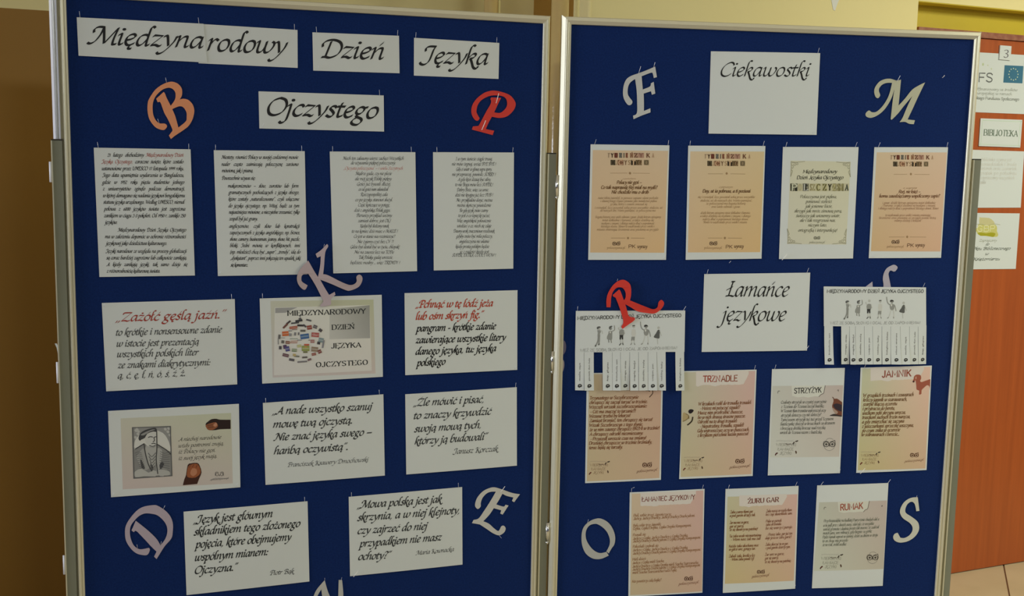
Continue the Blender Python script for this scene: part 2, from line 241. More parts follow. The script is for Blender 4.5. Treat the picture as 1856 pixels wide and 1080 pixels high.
def text_line(mb, text, x0, y0, x1, y1, xh, style, wt, just, col, wfun, layer=3):
    k = xh / 10.; sh = SHEAR[style]; seg = 5 if xh > 12 else (3 if xh > 5 else 2)
    def lay(extra):
        x = 0; out = []
        for ch in text:
            adv, st = glyph(ch, style); out.append((x, st)); x += adv + (extra if ch == ' ' else 0)
        return out
    L = lay(0); nsp = text.count(' ')
    ink = lambda L: (min(x + p[0] + p[1] * sh for x, st in L for q in st for p in q) - wt[0] * .3, max(x + p[0] + p[1] * sh for x, st in L for q in st for p in q) + wt[0] * .3)
    lo, hi = ink(L); D = math.hypot(x1 - x0, y1 - y0)
    if just and nsp:
        nat = (hi - lo) * k * .86
        if nat < D: L = lay((D / (k * .86) - (hi - lo)) / nsp); lo, hi = ink(L)
    sx = D / max(hi - lo, 1e-3); ca, sa = (x1 - x0) / D, (y1 - y0) / D
    a = math.radians(NIB[style]); na = (cos(a) * ca - sin(a) * sa, cos(a) * sa + sin(a) * ca)
    kw = (sx + k) / 2 if not just else k
    for gx, st in L:
        for q in st:
            line = smooth_line(q, seg)
            def xf(p): 
                u_ = (gx + p[0] + p[1] * sh - lo) * sx; v_ = p[1] * k
                return (x0 + u_ * ca - v_ * sa, y0 + u_ * sa + v_ * ca)
            if len(line) == 2 and abs(line[0][0] - line[1][0]) + abs(line[0][1] - line[1][1]) < 1.6:      # dots
                cxd, cyd = (line[0][0] + line[1][0]) / 2, (line[0][1] + line[1][1]) / 2; rd = max(wt[0] * .62, .95)
                mb.add([(lambda q_: (q_[0], q_[1], wfun(q_[0], q_[1]) + layer * .05))(xf((cxd + rd * cos(i * pi / 3), cyd + rd * sin(i * pi / 3)))) for i in range(6)], [tuple(range(6))], col); continue
            if style == 's' or wt[0] == wt[1]: ribbon(mb, line, xf, wfun, layer, na, 0, wt[0] * kw, col)
            else: ribbon(mb, line, xf, wfun, layer, na, (wt[0] - wt[1] * .5) * kw, wt[1] * kw, col)
def smooth_loop(pts, k=4):
    n = len(pts); out = []; cn = [len(p) > 2 for p in pts]
    for i in range(n):
        p1, p2 = pts[i], pts[(i + 1) % n]; p0 = pts[i - 1] if not cn[i] else p1; p3 = pts[(i + 2) % n] if not cn[(i + 1) % n] else p2
        kk = 1 if (cn[i] and cn[(i + 1) % n]) else k
        for j in range(kk):
            t = j / kk; t2 = t * t; t3 = t2 * t
            out.append(tuple(.5 * (2 * p1[q] + (p2[q] - p0[q]) * t + (2 * p0[q] - 5 * p1[q] + 4 * p2[q] - p3[q]) * t2 + (3 * p1[q] - p0[q] - 3 * p2[q] + p3[q]) * t3) for q in (0, 1)))
    return out
def fill(loops):
    v = [Vector((p[0], p[1], 0)) for lp in loops for p in lp]
    return [(p[0], p[1]) for lp in loops for p in lp], tessellate_polygon([[Vector((p[0], p[1], 0)) for p in lp] for lp in loops])
def add_poly(mb, pts, wfun, layer, col, smooth=1):
    lp = smooth_loop(pts, 2) if smooth else [(p[0], p[1]) for p in pts]
    v, t = fill([lp]); v = list(v); t = [tuple(q) for q in t]
    for _ in range(4):                      # long triangles are split so that they follow the bow of the sheet
        mid = {}; nt = []
        L2 = lambda a, b: (v[a][0] - v[b][0]) ** 2 + (v[a][1] - v[b][1]) ** 2
        def mp(a, b):
            k_ = (min(a, b), max(a, b))
            if k_ not in mid: v.append(((v[a][0] + v[b][0]) / 2, (v[a][1] + v[b][1]) / 2)); mid[k_] = len(v) - 1
            return mid[k_]
        for a, b, c in t:
            e = [L2(a, b) > 150, L2(b, c) > 150, L2(c, a) > 150]
            if not any(e): nt.append((a, b, c)); continue
            if all(e): x, y, z = mp(a, b), mp(b, c), mp(c, a); nt += [(a, x, z), (x, b, y), (z, y, c), (x, y, z)]; continue
            while not e[0]: a, b, c = b, c, a; e = e[1:] + e[:1]
            if e[1]: x, y = mp(a, b), mp(b, c); nt += [(a, x, c), (x, b, y), (x, y, c)]
            elif e[2]: x, y = mp(a, b), mp(c, a); nt += [(a, x, y), (x, b, c), (x, c, y)]
            else: x = mp(a, b); nt += [(a, x, c), (x, b, c)]
        if len(nt) == len(t): break
        t = nt
    mb.add([(x, y, wfun(x, y) + layer * .05) for x, y in v], t, col)
def add_grid(mb, cor, wfun, layer, cols, n=14):
    vs = []; cs = []
    for j in range(n + 1):
        for i in range(n + 1):
            s, t = i / n, j / n; w4 = ((1 - s) * (1 - t), s * (1 - t), s * t, (1 - s) * t)
            x = sum(w_ * c[0] for w_, c in zip(w4, cor)); y = sum(w_ * c[1] for w_, c in zip(w4, cor)); vs.append((x, y, wfun(x, y) + layer * .05))
            cs.append(tuple(sum(w_ * srgb(c)[q] for w_, c in zip(w4, cols)) for q in range(3)) + (1,))
    k = len(mb.v); mb.v += vs; mb.c += cs
    mb.f += [tuple(k + a for a in (j * (n + 1) + i, (j + 1) * (n + 1) + i, (j + 1) * (n + 1) + i + 1, j * (n + 1) + i + 1)) for j in range(n) for i in range(n)]

# ------------------------------------------------------------ the room
def struct(name, mb, m, parent=None, matrix=None, smooth=False):
    o = mb.build(name, m, parent, matrix, smooth)
    if not parent: o['kind'] = 'structure'
    return o
DM = BM[2]
# floor: a bed of grout with tiles laid on it, rows parallel to the door wall
f = MB(); f.box(-6, 5, -3.4, 7, -.05, -.004); floor_o = struct('floor', f, M['grout'])
TS = .6; g2 = .0022
tm = MB(); tm.add([(g2, g2, -.004), (TS - g2, g2, -.004), (TS - g2, TS - g2, -.004), (g2, TS - g2, -.004), (g2 + .001, g2 + .001, 0), (TS - g2 - .001, g2 + .001, 0), (TS - g2 - .001, TS - g2 - .001, 0), (g2 + .001, TS - g2 - .001, 0)], [(4, 5, 6, 7), (0, 1, 5, 4), (1, 2, 6, 5), (2, 3, 7, 6), (3, 0, 4, 7)])
tproto = None
TO = Vector((1.75779, 4.14034, 0)); te = Vector((cos(.39922), sin(.39922), 0)); tn = Vector((-sin(.39922), cos(.39922), 0)); TA = math.radians(69.4)
ta = Vector((cos(TA), sin(TA), 0)); tb_ = Vector((-sin(TA), cos(TA), 0))
for j in range(-4, 11):
    for i in range(-10, 3):
        p = Vector((2.0183, 4.2530, 0)) + ta * (i * TS + .1) + tb_ * (j * TS)
        q0 = p + (ta + tb_) * TS / 2; dd = (q0 - TO).dot(tn)
        if p.x < -3.4 or p.x > 3.4 or p.y < -.4 or (dd > .45 and q0.x > -.2) or dd > .7: continue
        mtx = Matrix.Translation(p) @ Matrix.Rotation(TA, 4, 'Z')
        if tproto is None: tproto = tm.build('tile', M['tile'], floor_o, mtx)
        else:
            t_ = tproto.copy(); COL.objects.link(t_); t_.parent = floor_o; t_.matrix_local = mtx
c_ = MB(); c_.box(-6, 5, -3.4, 7, 3.0, 3.1); struct('ceiling', c_, M['ceil'])
# right wall: cream, with the opening of the door recess; front face 12 cm before the door plane
FW = DM @ Matrix.Translation((0, 0, .05))
def wall_piece(mb, u0, u1, z0, z1, w0, w1): mb.box(u0, u1, z0, z1, w0, w1)
rw = MB()
wall_piece(rw, -1.685, -.396, 0, 3, -.12, 0); wall_piece(rw, -.396, .95, 2.179, 3, -.12, 0); wall_piece(rw, .95, 3.4, 0, 3, -.12, 0)
struct('wall_right', rw, M['cream'], None, FW)
cb = MB(); cb.cyl((-1.685, 0, -.006), (-1.685, 3, -.006), .007, n=10); struct('trim_1', cb, M['cream'], None, FW, True)
dw = MB(); wall_piece(dw, -.396, -.349, 0, 2.2, -.12, -.012); wall_piece(dw, -.349, .66, 2.097, 2.2, -.12, -.012); wall_piece(dw, .66, .95, 0, 2.2, -.12, -.012)
struct('wall_recess', dw, M['mustard'], None, DM)
so_ = MB(); wall_piece(so_, -.395, .949, 2.1755, 2.18, -.06, -.0005); struct('trim_2', so_, M['mustard'], None, FW)
# side wall that runs deeper behind the boards, and the far wall: painted mustard below and cream above
sw = MB(); wall_piece(sw, -1.685, -1.57, 0, 3, -.5, -.12); struct('wall_side', sw, M['two'], None, FW)
bw = MB(); wall_piece(bw, -6.2, -1.5, 0, 3, -.555, -.435); struct('wall_back', bw, M['dado'], None, FW)
fp = MB()
fp.add([(-1.212 + .03 * cos(a * .6) * r_, 2.175 + .02 * sin(a * .6) * r_, .0008) for a, r_ in zip(range(11), (1, .7, .9, .6, 1, .8, 1.2, .9, .7, 1, .8))], [tuple(range(11))])
# irregular white patch high on the cream wall, slightly proud of it
pm = MB(); q_ = [(-.79, 2.20), (-.778, 2.165), (-.765, 2.122), (-.757, 2.12), (-.752, 2.135), (-.742, 2.16), (-.738, 2.19), (-.715, 2.175), (-.69, 2.18), (-.68, 2.20), (-.69, 2.23), (-.76, 2.25)]
pm.add([(x, y, .0015) for x, y in q_] + [(x, y, 0) for x, y in q_], [tuple(range(12))] + [(i, 12 + i, 12 + (i + 1) % 12, (i + 1) % 12) for i in range(12)])
tag(pm.build('white_patch', M['patch_white'], None, FW), 'white smear high on the cream wall', 'patch')
# door: leaf, header and jambs
door = bpy.data.objects.new('door_1', None); COL.objects.link(door); door.matrix_world = DM; door['kind'] = 'structure'
lf = MB(); lf.box(-.318, .63, .004, 2.074, -.04, 0); lf.build('leaf', M['door'], door)
hd = MB(); hd.box(-.347, .66, 2.0755, 2.097, -.05, .008); hd.build('header', M['doorframe'], door)
for a_, b_ in ((-.347, -.3195), (.6315, .66)):
    jb = MB(); jb.box(a_, b_, 0, 2.0755, -.05, .006); jb.build('jamb', M['doorframe'], door)
lk = MB(); lk.cyl((.55, 1.02, 0), (.55, 1.02, .05), .011); lk.cyl((.555, 1.02, .045), (.44, 1.02, .045), .009); lk.box(.53, .572, .9, 1.1, 0, .004); lk.build('handle', M['clip'], door)
# heating pipes in the gap behind the boards
def pipe(name, x, y, r, m, label, coup=()):
    p = MB(); p.cyl((0, 0, 0), (0, 0, 3.0), r, n=24); o = p.build(name, M[m], None, Matrix.Translation((x, y, 0)), True); tag(o, label, 'pipe', 'heating pipes behind the boards')
    for zc in coup: q = MB(); q.cyl((0, 0, zc - .02), (0, 0, zc + .02), r * 1.12, n=24); q.build('coupling', M[m], o, None, True)
pipe('heating_pipe', .1235, 3.24, .0255, 'pipe', 'thick glossy tan heating pipe seen in the gap between the boards', (1.545,))
pipe('thin_pipe', .176, 3.30, .0068, 'pipe2', 'thin cream pipe just right of the thick tan pipe')
pipe('heating_pipe', -.084, 3.50, .0215, 'pipe', 'tan heating pipe showing only above the top edge of the left board')
pipe('thin_pipe', -.059, 3.52, .0045, 'pipe2', 'very thin cream pipe beside the tan pipe above the left board')

# ------------------------------------------------------------ the two display boards
def frame_member(name, root, a, b, out, prof):
    # sweep the profile [(distance outwards, height)] from corner a to corner b with mitred ends
    a, b = Vector(a), Vector(b); d = (b - a).normalized(); vs = []
    for end, sg in ((a, -1), (b, 1)):
        for o_, h_ in prof: p = end + Vector(out) * o_ + d * (sg * o_); vs.append((p.x, p.y, h_))
    n = len(prof); fs = [(i, (i + 1) % n, n + (i + 1) % n, n + i) for i in range(n)] + [tuple(range(n))[::-1], tuple(range(n, 2 * n))]
    return mesh_obj(name, vs, fs, M['alu'], root)
def board(idx, u0, u1, top, bot, label, wl, wr):
    root = bpy.data.objects.new('display_board', None); COL.objects.link(root); root.matrix_world = BM[idx]
    tag(root, label, 'display board')
    p = MB(); p.box(u0 - .006, u1 + .006, bot - .006, top + .006, -.016, 0); p.build('felt_panel', M['felt'], root)
    def prof(W): return [(0, -.018), (0, .0035), (.001, .0052), (W * .2, .0062), (W * .25, .0045), (W * .31, .0045), (W * .35, .0068), (W * .52, .0078), (W * .58, .006), (W * .64, .0064), (W, -.004), (W, -.018)]
    def tprof(W): return [(0, -.018), (0, .0035), (.001, .0052), (W * .5, .0075), (W * .9, .0055), (W, .003), (W, -.018)]
    frame_member('frame_side', root, (u0, bot, 0), (u0, top, 0), (-1, 0, 0), prof(wl)); frame_member('frame_side', root, (u1, bot, 0), (u1, top, 0), (1, 0, 0), prof(wr))
    frame_member('frame_top', root, (u0, top, 0), (u1, top, 0), (0, 1, 0), tprof(.0195)); frame_member('frame_bottom', root, (u0, bot, 0), (u1, bot, 0), (0, -1, 0), tprof(.0195))
    return root
def post(root, u0, u1, ztop, w0=-.022, w1=.006):
    p = MB(); p.box(u0, u1, -H + .012, ztop, w0, w1); o = p.build('support_post', M['post'], root)
    lip = MB(); lip.box(u0 - .001, u0 + .0016, -H + .012, ztop, w0, w1 + .0015); lip.build('post_edge', M['alu'], o)
    c = MB(); c.box(u0, u1, ztop, ztop + .003, w0, w1); c.build('end_cap', M['dark'], o)
    ft = MB(); ft.box(u0 - .004, u1 + .004, -H, -H + .022, -.24, .24); ft.build('foot', M['post'], root)
TOP, BOT = .3385, -1.452
bl = board(0, -1.0506, .0675, TOP, BOT, 'left blue felt display board in an aluminium frame', .019, .0205)
br = board(1, .1378, 1.2335, TOP, BOT, 'right blue felt display board in an aluminium frame, taller gap to the door', .0235, .0225)
post(bl, -1.091, -1.0685, .0205); post(bl, .0880, .1095, .0135); post(br, 1.2555, 1.2770, .0200)
# fluted outer profile above the left post
fl = MB(); x0_ = -1.0872
pr = [(0, -.016), (0, -.004), (.0058, .004), (.0072, .0044), (.0080, -.002), (.0098, -.002), (.0150, .0062), (.0166, .0066), (.0176, .003), (.0176, -.016)]
nf = len(pr); fl.add([(x0_ + a, y, b) for y in (.024, TOP + .0195) for a, b in pr], [(i, nf + i, nf + (i + 1) % nf, (i + 1) % nf) for i in range(nf)] + [tuple(range(nf)), tuple(range(2 * nf - 1, nf - 1, -1))])
fl.build('fluted_profile', M['bright'], bl)
# hinge clips between the boards and on the free left edge
def clip(idx, u, v0, v1, w, label, r=.0048, tip=True):
    mk = M['clip'] if tip else M['paleclip']
    o = bpy.data.objects.new('hinge_clip', None); COL.objects.link(o); o.matrix_world = BM[idx] @ Matrix.Translation((u, v0, w)); tag(o, label, 'hinge clip', 'steel clips joining the boards')
    b = MB(); L_ = v1 - v0; b.cyl((0, 0, 0), (0, L_, 0), r, n=14); b.build('barrel', mk, o, None, True)
    if tip: t_ = MB(); t_.cyl((0, 0, 0), (0, -.009, 0), r, r * .35, n=14); t_.build('tip', M['clip'], o, None, True)
    p = MB(); p.box(0, r * 2.1, 0, L_, -r * .5, r * .3); p.build('plate', mk, o)
clip(0, .1135, -.094, -.040, .005, 'highest steel hinge clip between the two boards'); clip(0, .1120, -.552, -.500, .005, 'middle steel hinge clip between the two boards', .004); clip(0, .1105, -1.018, -.966, .005, 'lowest steel hinge clip between the two boards', .0055)
clip(0, -1.0948, -.073, -.027, .004, 'highest pale clip on the outer left edge of the left board', .0028, False); clip(0, -1.0944, -.535, -.486, .004, 'middle pale clip on the outer left edge of the left board', .0028, False); clip(0, -1.0947, -.996, -.950, .004, 'lowest pale clip on the outer left edge of the left board', .0025, False)
sc_ = MB(); q = [(-1.0965, -.4425), (-1.0925, -.452), (-1.0905, -.466), (-1.0905, -.482)]
sc_.add([(a + d_, b, .004) for a, b in q for d_ in (-.0022, .0022)] + [(a + d_, b, .003) for a, b in q for d_ in (-.0022, .0022)], [(0, 1, 3, 2), (2, 3, 5, 4), (4, 5, 7, 6), (8, 10, 11, 9), (10, 12, 13, 11), (12, 14, 15, 13), (0, 2, 10, 8), (2, 4, 12, 10), (4, 6, 14, 12), (1, 9, 11, 3), (3, 11, 13, 5), (5, 13, 15, 7), (0, 8, 9, 1), (6, 7, 15, 14)])
tag(sc_.build('paper_scrap', M['paper'], None, BM[0]), 'curled white paper scrap on the outer left edge of the left board', 'scrap')

SHEETS = [
{'key':'H2','board':0,'c':(-656.3,248.6),'cor':[(-113.2,45.5),(113.3,43.2),(113.2,-45),(-113.2,-43.9)],'label':'white headline strip lettered rodowy, tucked under the strip to its left','z':0.8,'bow':0.6,'pins':'TR','items':[('T','c',(38,38,40),26.63,(2.15,0.55),0,[('rodowy',-93.7,-13.9,91.2,-13.5)],'lettering')]},
{'key':'H1','board':0,'c':(-891.4,251.6),'cor':[(-138.4,42.9),(134.5,43.1),(140.9,-44.5),(-137,-41.4)],'label':'long white headline strip lettered Międzyna at the top left corner of the left board','z':1.8,'bow':0.8,'pins':'TL,TR','items':[('T','c',(38,38,40),24.85,(2.15,0.55),0,[('Międzyna',-119.4,-13.8,134.7,-12.2)],'lettering')]},
{'key':'H3','board':0,'c':(-403.2,244.6),'cor':[(-105,43.5),(103.3,45.8),(105.1,-43.6),(-103.4,-45.8)],'label':'white headline strip lettered Dzień','z':1,'bow':1,'pins':'TL,TR,bl','items':[('T','c',(38,38,40),26.48,(2.15,0.55),0,[('Dzień',-86,-13.8,68.1,-12.1)],'lettering')]},
{'key':'H4','board':0,'c':(-154.6,241.7),'cor':[(-108.2,45.8),(108.4,43.8),(107.9,-44.6),(-107.9,-44.9)],'label':'white headline strip lettered Języka','z':1,'bow':1,'pins':'TL,TR','items':[('T','c',(38,38,40),26.1,(2.15,0.55),0,[('Języka',-94.9,-13.9,81.7,-10.4)],'lettering')]},
{'key':'H5','board':0,'c':(-485.1,102.6),'cor':[(-149.4,43.1),(148.3,43.8),(149.5,-43.3),(-148.4,-43.5)],'label':'white headline strip lettered Ojczystego on the second row of the heading','z':1,'bow':1,'pins':'TR,bl','items':[('T','c',(38,38,40),26.09,(2.3,0.6),0,[('Ojczystego',-128.3,-11.3,135.4,-11.9)],'lettering')]},
{'key':'L1','board':0,'c':(-894.3,-141.4),'cor':[(-107.9,147.7),(103.6,148.3),(108.2,-147.7),(-103.9,-148.5)],'label':'white page of dense black script whose first two lines are partly red','z':1,'bow':2.5,'pins':'TL,TR','items':[('T','c',(45,45,45),5.28,(2.5,0.7),1,[('21 lutego obchodzimy',-79.2,127.9,0.7,129.4),('coroczne święto, które zostało',-19.3,113.8,87.3,115.6),('ustanowione przez UNESCO 17 listopada 1999 roku.',-91.8,97,87,99.8),('Jego data upamiętnia wydarzenia w Bangladeszu,',-91.2,81.9,87.5,84.3),('gdzie w 1952 roku pięciu studentów jednego',-92.7,65.9,88.3,68.1),('z uniwersytetów zginęło podczas demonstracji,',-91.3,51.1,88.4,52.9),('w której domagano się nadania językowi bengalskiemu',-91,35.5,88.9,37),('statusu języka urzędowego. Według UNESCO, niemal',-91,20.6,89.3,21.8),('połowa z 6000 języków świata jest zagrożona',-90.7,5,89.4,5.8),('zanikiem w ciągu 2-3 pokoleń. Od 1950 r. zanikło 250',-90.4,-10.3,89.9,-9.8),('języków.',-90.1,-25.6,-62.3,-25.6),('Międzynarodowy Dzień Języka Ojczystego',-61.6,-43.3,90.4,-43.4),('ma w założeniu dopomóc w ochronie różnorodności',-89.5,-58.7,90.1,-59.1),('językowej jako dziedzictwa kulturowego.',-89.2,-74.1,45.7,-74.7),('Języki narodowe ze względu na procesy globalizacji',-88.6,-92.2,91,-93.4),('są coraz bardziej zagrożone lub całkowicie zanikają.',-88,-107.7,90,-109.1),('A kiedy zanikają języki, tak samo dzieje się',-87.6,-123.2,91.9,-124.9),('z różnorodnością kulturową świata.',-87.7,-138.3,29.5,-139.6)],'lettering'),('T','c',(170,60,45),5.33,(2,0.5),1,[('Międzynarodowy Dzień',4,129.5,87.6,131),('Języka Ojczystego,',-92.1,112.5,-25.5,113.7)],'red_lettering')]},
{'key':'L2','board':0,'c':(-630.7,-141.6),'cor':[(-107.9,147.6),(103.1,149.6),(107.7,-147.9),(-102.8,-149.4)],'label':'white page of dense grey script without any red, second in its row','z':1,'bow':2.5,'pins':'TL,TR,bl','items':[('T','c',(45,45,45),5.26,(2.5,0.7),1,[('Niestety, również Polacy w swojej codziennej mowie',-91.2,127.8,87.5,131),('nader często zaśmiecają polszczyznę zarówno',-90.7,111.4,88.2,114.4),('mówioną, jak i pisaną.',-90.1,96.6,-18.9,97.7),('Powszechnie używa się:',-90.4,79,-13.3,80),('makaronizmów – słów, zwrotów lub form',-76.9,60.8,87.9,62.6),('gramatycznych pochodzących z języka obcego,',-76.3,45.5,88.6,47),('które zostały „naturalizowane”, czyli włączone',-75.8,29.8,89.3,31),('do języka ojczystego, np. Witaj, bądź za tym',-76,14,89.6,14.9),('najważniejsze mówione, a nieczytelne zrozumieć, tylko',-75.4,-1,90.3,-0.3),('zespół był już grany.',-75.3,-16.8,-9.6,-16.6),('anglicyzmów, czyli słów lub konstrukcji',-75.1,-34.2,90.5,-34.2),('zapożyczonych z języka angielskiego, np. biznes,',-74.6,-49.7,90,-49.9),('show, camery, businessman, jeansy, show, hit, puzzle,',-74.4,-65.1,89.5,-65.7),('bliski. Jedni mówią w konfliktowych, inni',-73.8,-80.2,91.1,-81.1),('(np. młodzież) chcą być „super”, „trendy”, idą do',-73.6,-95.8,91.4,-96.9),('„dyskutant”, poprzez inni pokazują ten upadek, jaki',-73.8,-110.5,92.5,-111.9),('się komentarz.',-73.3,-126.9,-33.4,-127.3)],'lettering')]},
{'key':'L3','board':0,'c':(-359,-138.3),'cor':[(-108.9,146.7),(101.7,149.3),(108.3,-146.5),(-100.9,-149.6)],'label':'white page with a centred black poem under one reddish line','z':1,'bow':2.5,'pins':'TL,TR,bl','items':[('T','c',(60,60,58),5.02,(1.9,0.5),0,[('Niech ten zabawny wiersz zachęci Wszystkich',-78,127.3,72.6,130),('do używania pięknej polszczyzny:',-57.7,116.8,52.3,118.6),('Mądrze gada, czy nie plecie',-47.6,91.1,42.9,92.4),('ale mój język Polski piękny',-47.6,78.4,42.9,79.5),('Gości już bywali dłużej,',-42.7,65.7,39.7,66.7),('co od gości nam odwiedzał',-39,53,35.2,53.8),('Rzeczypospolitej cała',-34,40.3,32.7,40.9),('co po języku stanowi służył.',-47.1,27.4,45.3,28.1),('Część kończące w potęgę,',-39.7,14.7,37.8,15.2),('dziś z angielską Polak gęga.',-49.5,1.9,39.1,2.3),('Pierwszy przykład weźmy',-44.2,-10.9,44.2,-10.7),('zamiast dobrze, jest OK.!',-40.5,-23.8,41.4,-23.6),('Kiedyś był śledzony ranek',-35.2,-36.6,36.4,-36.6),('to na koniec dziś masz e-MAILE !',-55.6,-49.5,59.1,-49.6),('Co jest w stanie nas rozśmieszyć?',-50.3,-62.3,52.4,-62.6),('Nie żyjemy czyż bez CV ?!',-43.3,-75.2,48.7,-75.6),('Gdzie byś dostał być w życiu, chłopak!',-58.9,-88.1,63.9,-88.7),('Nie na zawsze lecz na TOPie',-50.3,-101,49.3,-101.7),('Tak Polaku gadaj wreszcie,',-37.9,-114.1,46,-114.7),('będziesz modny … więc TRENDY !',-58.9,-126.8,65,-128)],'lettering'),('T','c',(200,95,80),4.82,(1.5,0.4),0,[('„Ojczysta polszczyzna” – i wielu Szczytnych',-76,103.6,70.7,105.9)],'red_lettering')]},
{'key':'L4','board':0,'c':(-105.4,-134.4),'cor':[(-107.2,146.3),(102.9,149.7),(106.7,-146.8),(-102.5,-149.2)],'label':'narrow white page with a centred black poem, nearest the middle gap','z':1,'bow':2.5,'pins':'TL,TR','items':[('T','c',(60,60,58),5.17,(1.9,0.5),0,[('I w tym świecie ciągle trwaj,',-49.5,127.2,45.7,128.9),('nie mów żegnaj, wciąż BYE BYE !',-59.2,114.3,56.4,116.2),('Gdy ci wiatr w głowę wgra spory,',-47.5,101.6,44.8,103),('nie przepraszaj, powiedz: SORRY !',-58.1,88.7,56,90.2),('A gdy ktoś dzisiaj być silny,',-43.7,76,42.2,77.1),('to nie Boga mów lecz SUPER !',-49.6,63.1,49,64.2),('Dobry Boże, więc za wraz',-45.5,50.3,37,51.1),('dziś nie knajpa już lecz PUB !',-49.2,37.3,49.5,38.2),('No, przykładów dosyć, można',-47.4,24.5,47.5,25.1),('można skończyć powiedzenie',-44.2,11.6,44.2,12.1),('Bo gdy język znów czarny',-37.5,-1.4,37,-1),('to jest o co lepiej krzyczeć,',-40.8,-14.3,41.6,-14.1),('Więc angielskość połowicznie',-43.7,-27.3,44.9,-27.2),('wiedzieć o co, niech się zdaje',-43.5,-40.3,46,-40.3),('Dawny urok znaczeniowe rozdźwięk',-52.8,-53.3,55.1,-53.4),('gdyby znów być miła polszczy,',-46.2,-66.3,49.1,-66.5),('angielszczyzna nie właśnie',-37.3,-79.4,41,-79.7),('kiedy prostą polskim będzie',-46.7,-92.4,41.2,-92.8),('je z radości kiedy jest.',-37.9,-105.5,41.4,-106),('SUPER, EXTRA, COOL I WOW !',-55.5,-114.2,59.7,-115)],'lettering')]},
{'key':'L5','board':0,'c':(-843.1,-453.3),'cor':[(-151.6,102.6),(147.8,106.3),(151,-102.3),(-147.4,-106.5)],'label':'white landscape sheet headed by the red phrase Zażółć gęślą jaźń','z':1,'bow':2.5,'pins':'tl,TR,bl,br','items':[('T','c',(165,60,50),12.95,(2.3,0.6),0,[('„Zażółć gęślą jaźń.”',-124,58.5,129.3,60.7)],'red_lettering'),('T','c',(80,82,84),9.89,(2.5,0.65),0,[('to krótkie i nonsensowne zdanie',-122.3,25.4,117.2,26.3),('w istocie jest prezentacją',-121.9,-1.1,63.7,-1.3),('wszystkich polskich liter',-121.4,-26,63.3,-27.1),('ze znakami diakrytycznymi:',-121,-52.3,89,-52.4),('ą, ć, ę, ł, ń, ó, ś, ź, ż.',-120.9,-77,29.9,-76.5)],'lettering')]},
{'key':'L6','board':0,'c':(-486.4,-449.4),'cor':[(-150.5,102.5),(146.6,106.3),(150.4,-101.8),(-146.5,-107)],'label':'white landscape sheet printed with a globe made of small flags','z':1,'bow':2.5,'pins':'TL,tr,bl,br','items':[('G',[(205,206,190),(196,200,170),(212,200,196),(205,198,198)],1,[(-125,95.8),(125.9,94.9),(131.5,-92.3),(-121.4,-92.8)],'printed_background#1'),('G',[(222,222,216),(225,226,216),(225,222,218),(222,220,218)],2,[(-115.2,79.9),(116.1,81.4),(122,-84.8),(-118.3,-87.3)],'printed_panel#2'),('G',[(165,165,165),(165,165,165),(165,165,165),(165,165,165)],3,[(-113.8,78.6),(-60.7,79.2),(-90,66.5),(-113.9,66.2)],'printed_patch#3'),('G',[(195,196,190),(160,161,155),(172,172,170),(205,205,200)],3,[(17.3,73.2),(116.1,80.9),(117.7,-2.3),(16.7,-1.6)],'printed_patch#4'),('T','r',(45,48,50),8.13,(2.6,0.7),0,[('MIĘDZYNARODOWY',-86.3,59.2,107.9,60.4),('DZIEŃ',21.4,21.8,79,22.4),('JĘZYKA',20.9,-24.6,96.2,-24.3),('OJCZYSTEGO',-16.5,-70.6,111.7,-69)],'lettering')],'globe':[[0.21295,-0.00652],[-0.00062,-0.21746],[-160.08425,119.97134]]},
{'key':'L7','board':0,'c':(-132.4,-443.3),'cor':[(-149.7,103.4),(146.4,106),(149.9,-103.5),(-146.6,-105.9)],'label':'white landscape sheet with two red lines above bold black text, beside the globe sheet','z':1,'bow':2.5,'pins':'tl,tr,br','items':[('T','c',(185,70,50),11.41,(2.9,0.9),0,[('„Pchnąć w tę łódź jeża',-122.7,66.1,81.4,65.7),('lub ośm skrzyń fig.”',-120.3,35.5,58.4,36.8)],'red_lettering'),('T','c',(30,30,32),11.07,(2.9,0.9),0,[('pangram - krótkie zdanie',-122.2,5.3,90.1,6),('zawierające wszystkie litery',-121.1,-24.6,118.5,-24),('danego języka, tu: języka',-120.4,-54.1,92,-51.7),('polskiego',-120.2,-83.3,-42.6,-81.9)],'lettering')]},
{'key':'L8','board':0,'c':(-837.7,-710.2),'cor':[(-150,103.1),(148.9,106.2),(149.8,-102.9),(-148.8,-106.4)],'label':'white landscape sheet with an engraved portrait and two photographed fists','z':1,'bow':2.5,'pins':'tl,tr,bl,br','items':[('G',[(205,204,188),(200,204,180),(206,196,190),(206,192,188)],1,[(-122.6,83.9),(130.2,84.6),(131.9,-91.8),(-122.2,-88.7)],'printed_background#5'),('T','c',(70,68,62),5.61,(2,0.5),0,[('A niechaj narodowie',6.6,21.7,106.5,22.3),('wżdy postronni znają,',6.7,6.3,111.3,6),('iż Polacy nie gęsi,',7,-8.7,91.8,-9.2),('iż swój język mają.',6.7,-24.9,95,-24.1)],'lettering')],'portrait':[[0.19333,-0.01186],[-0.004,-0.20792],[-152.93333,118.32005]]},
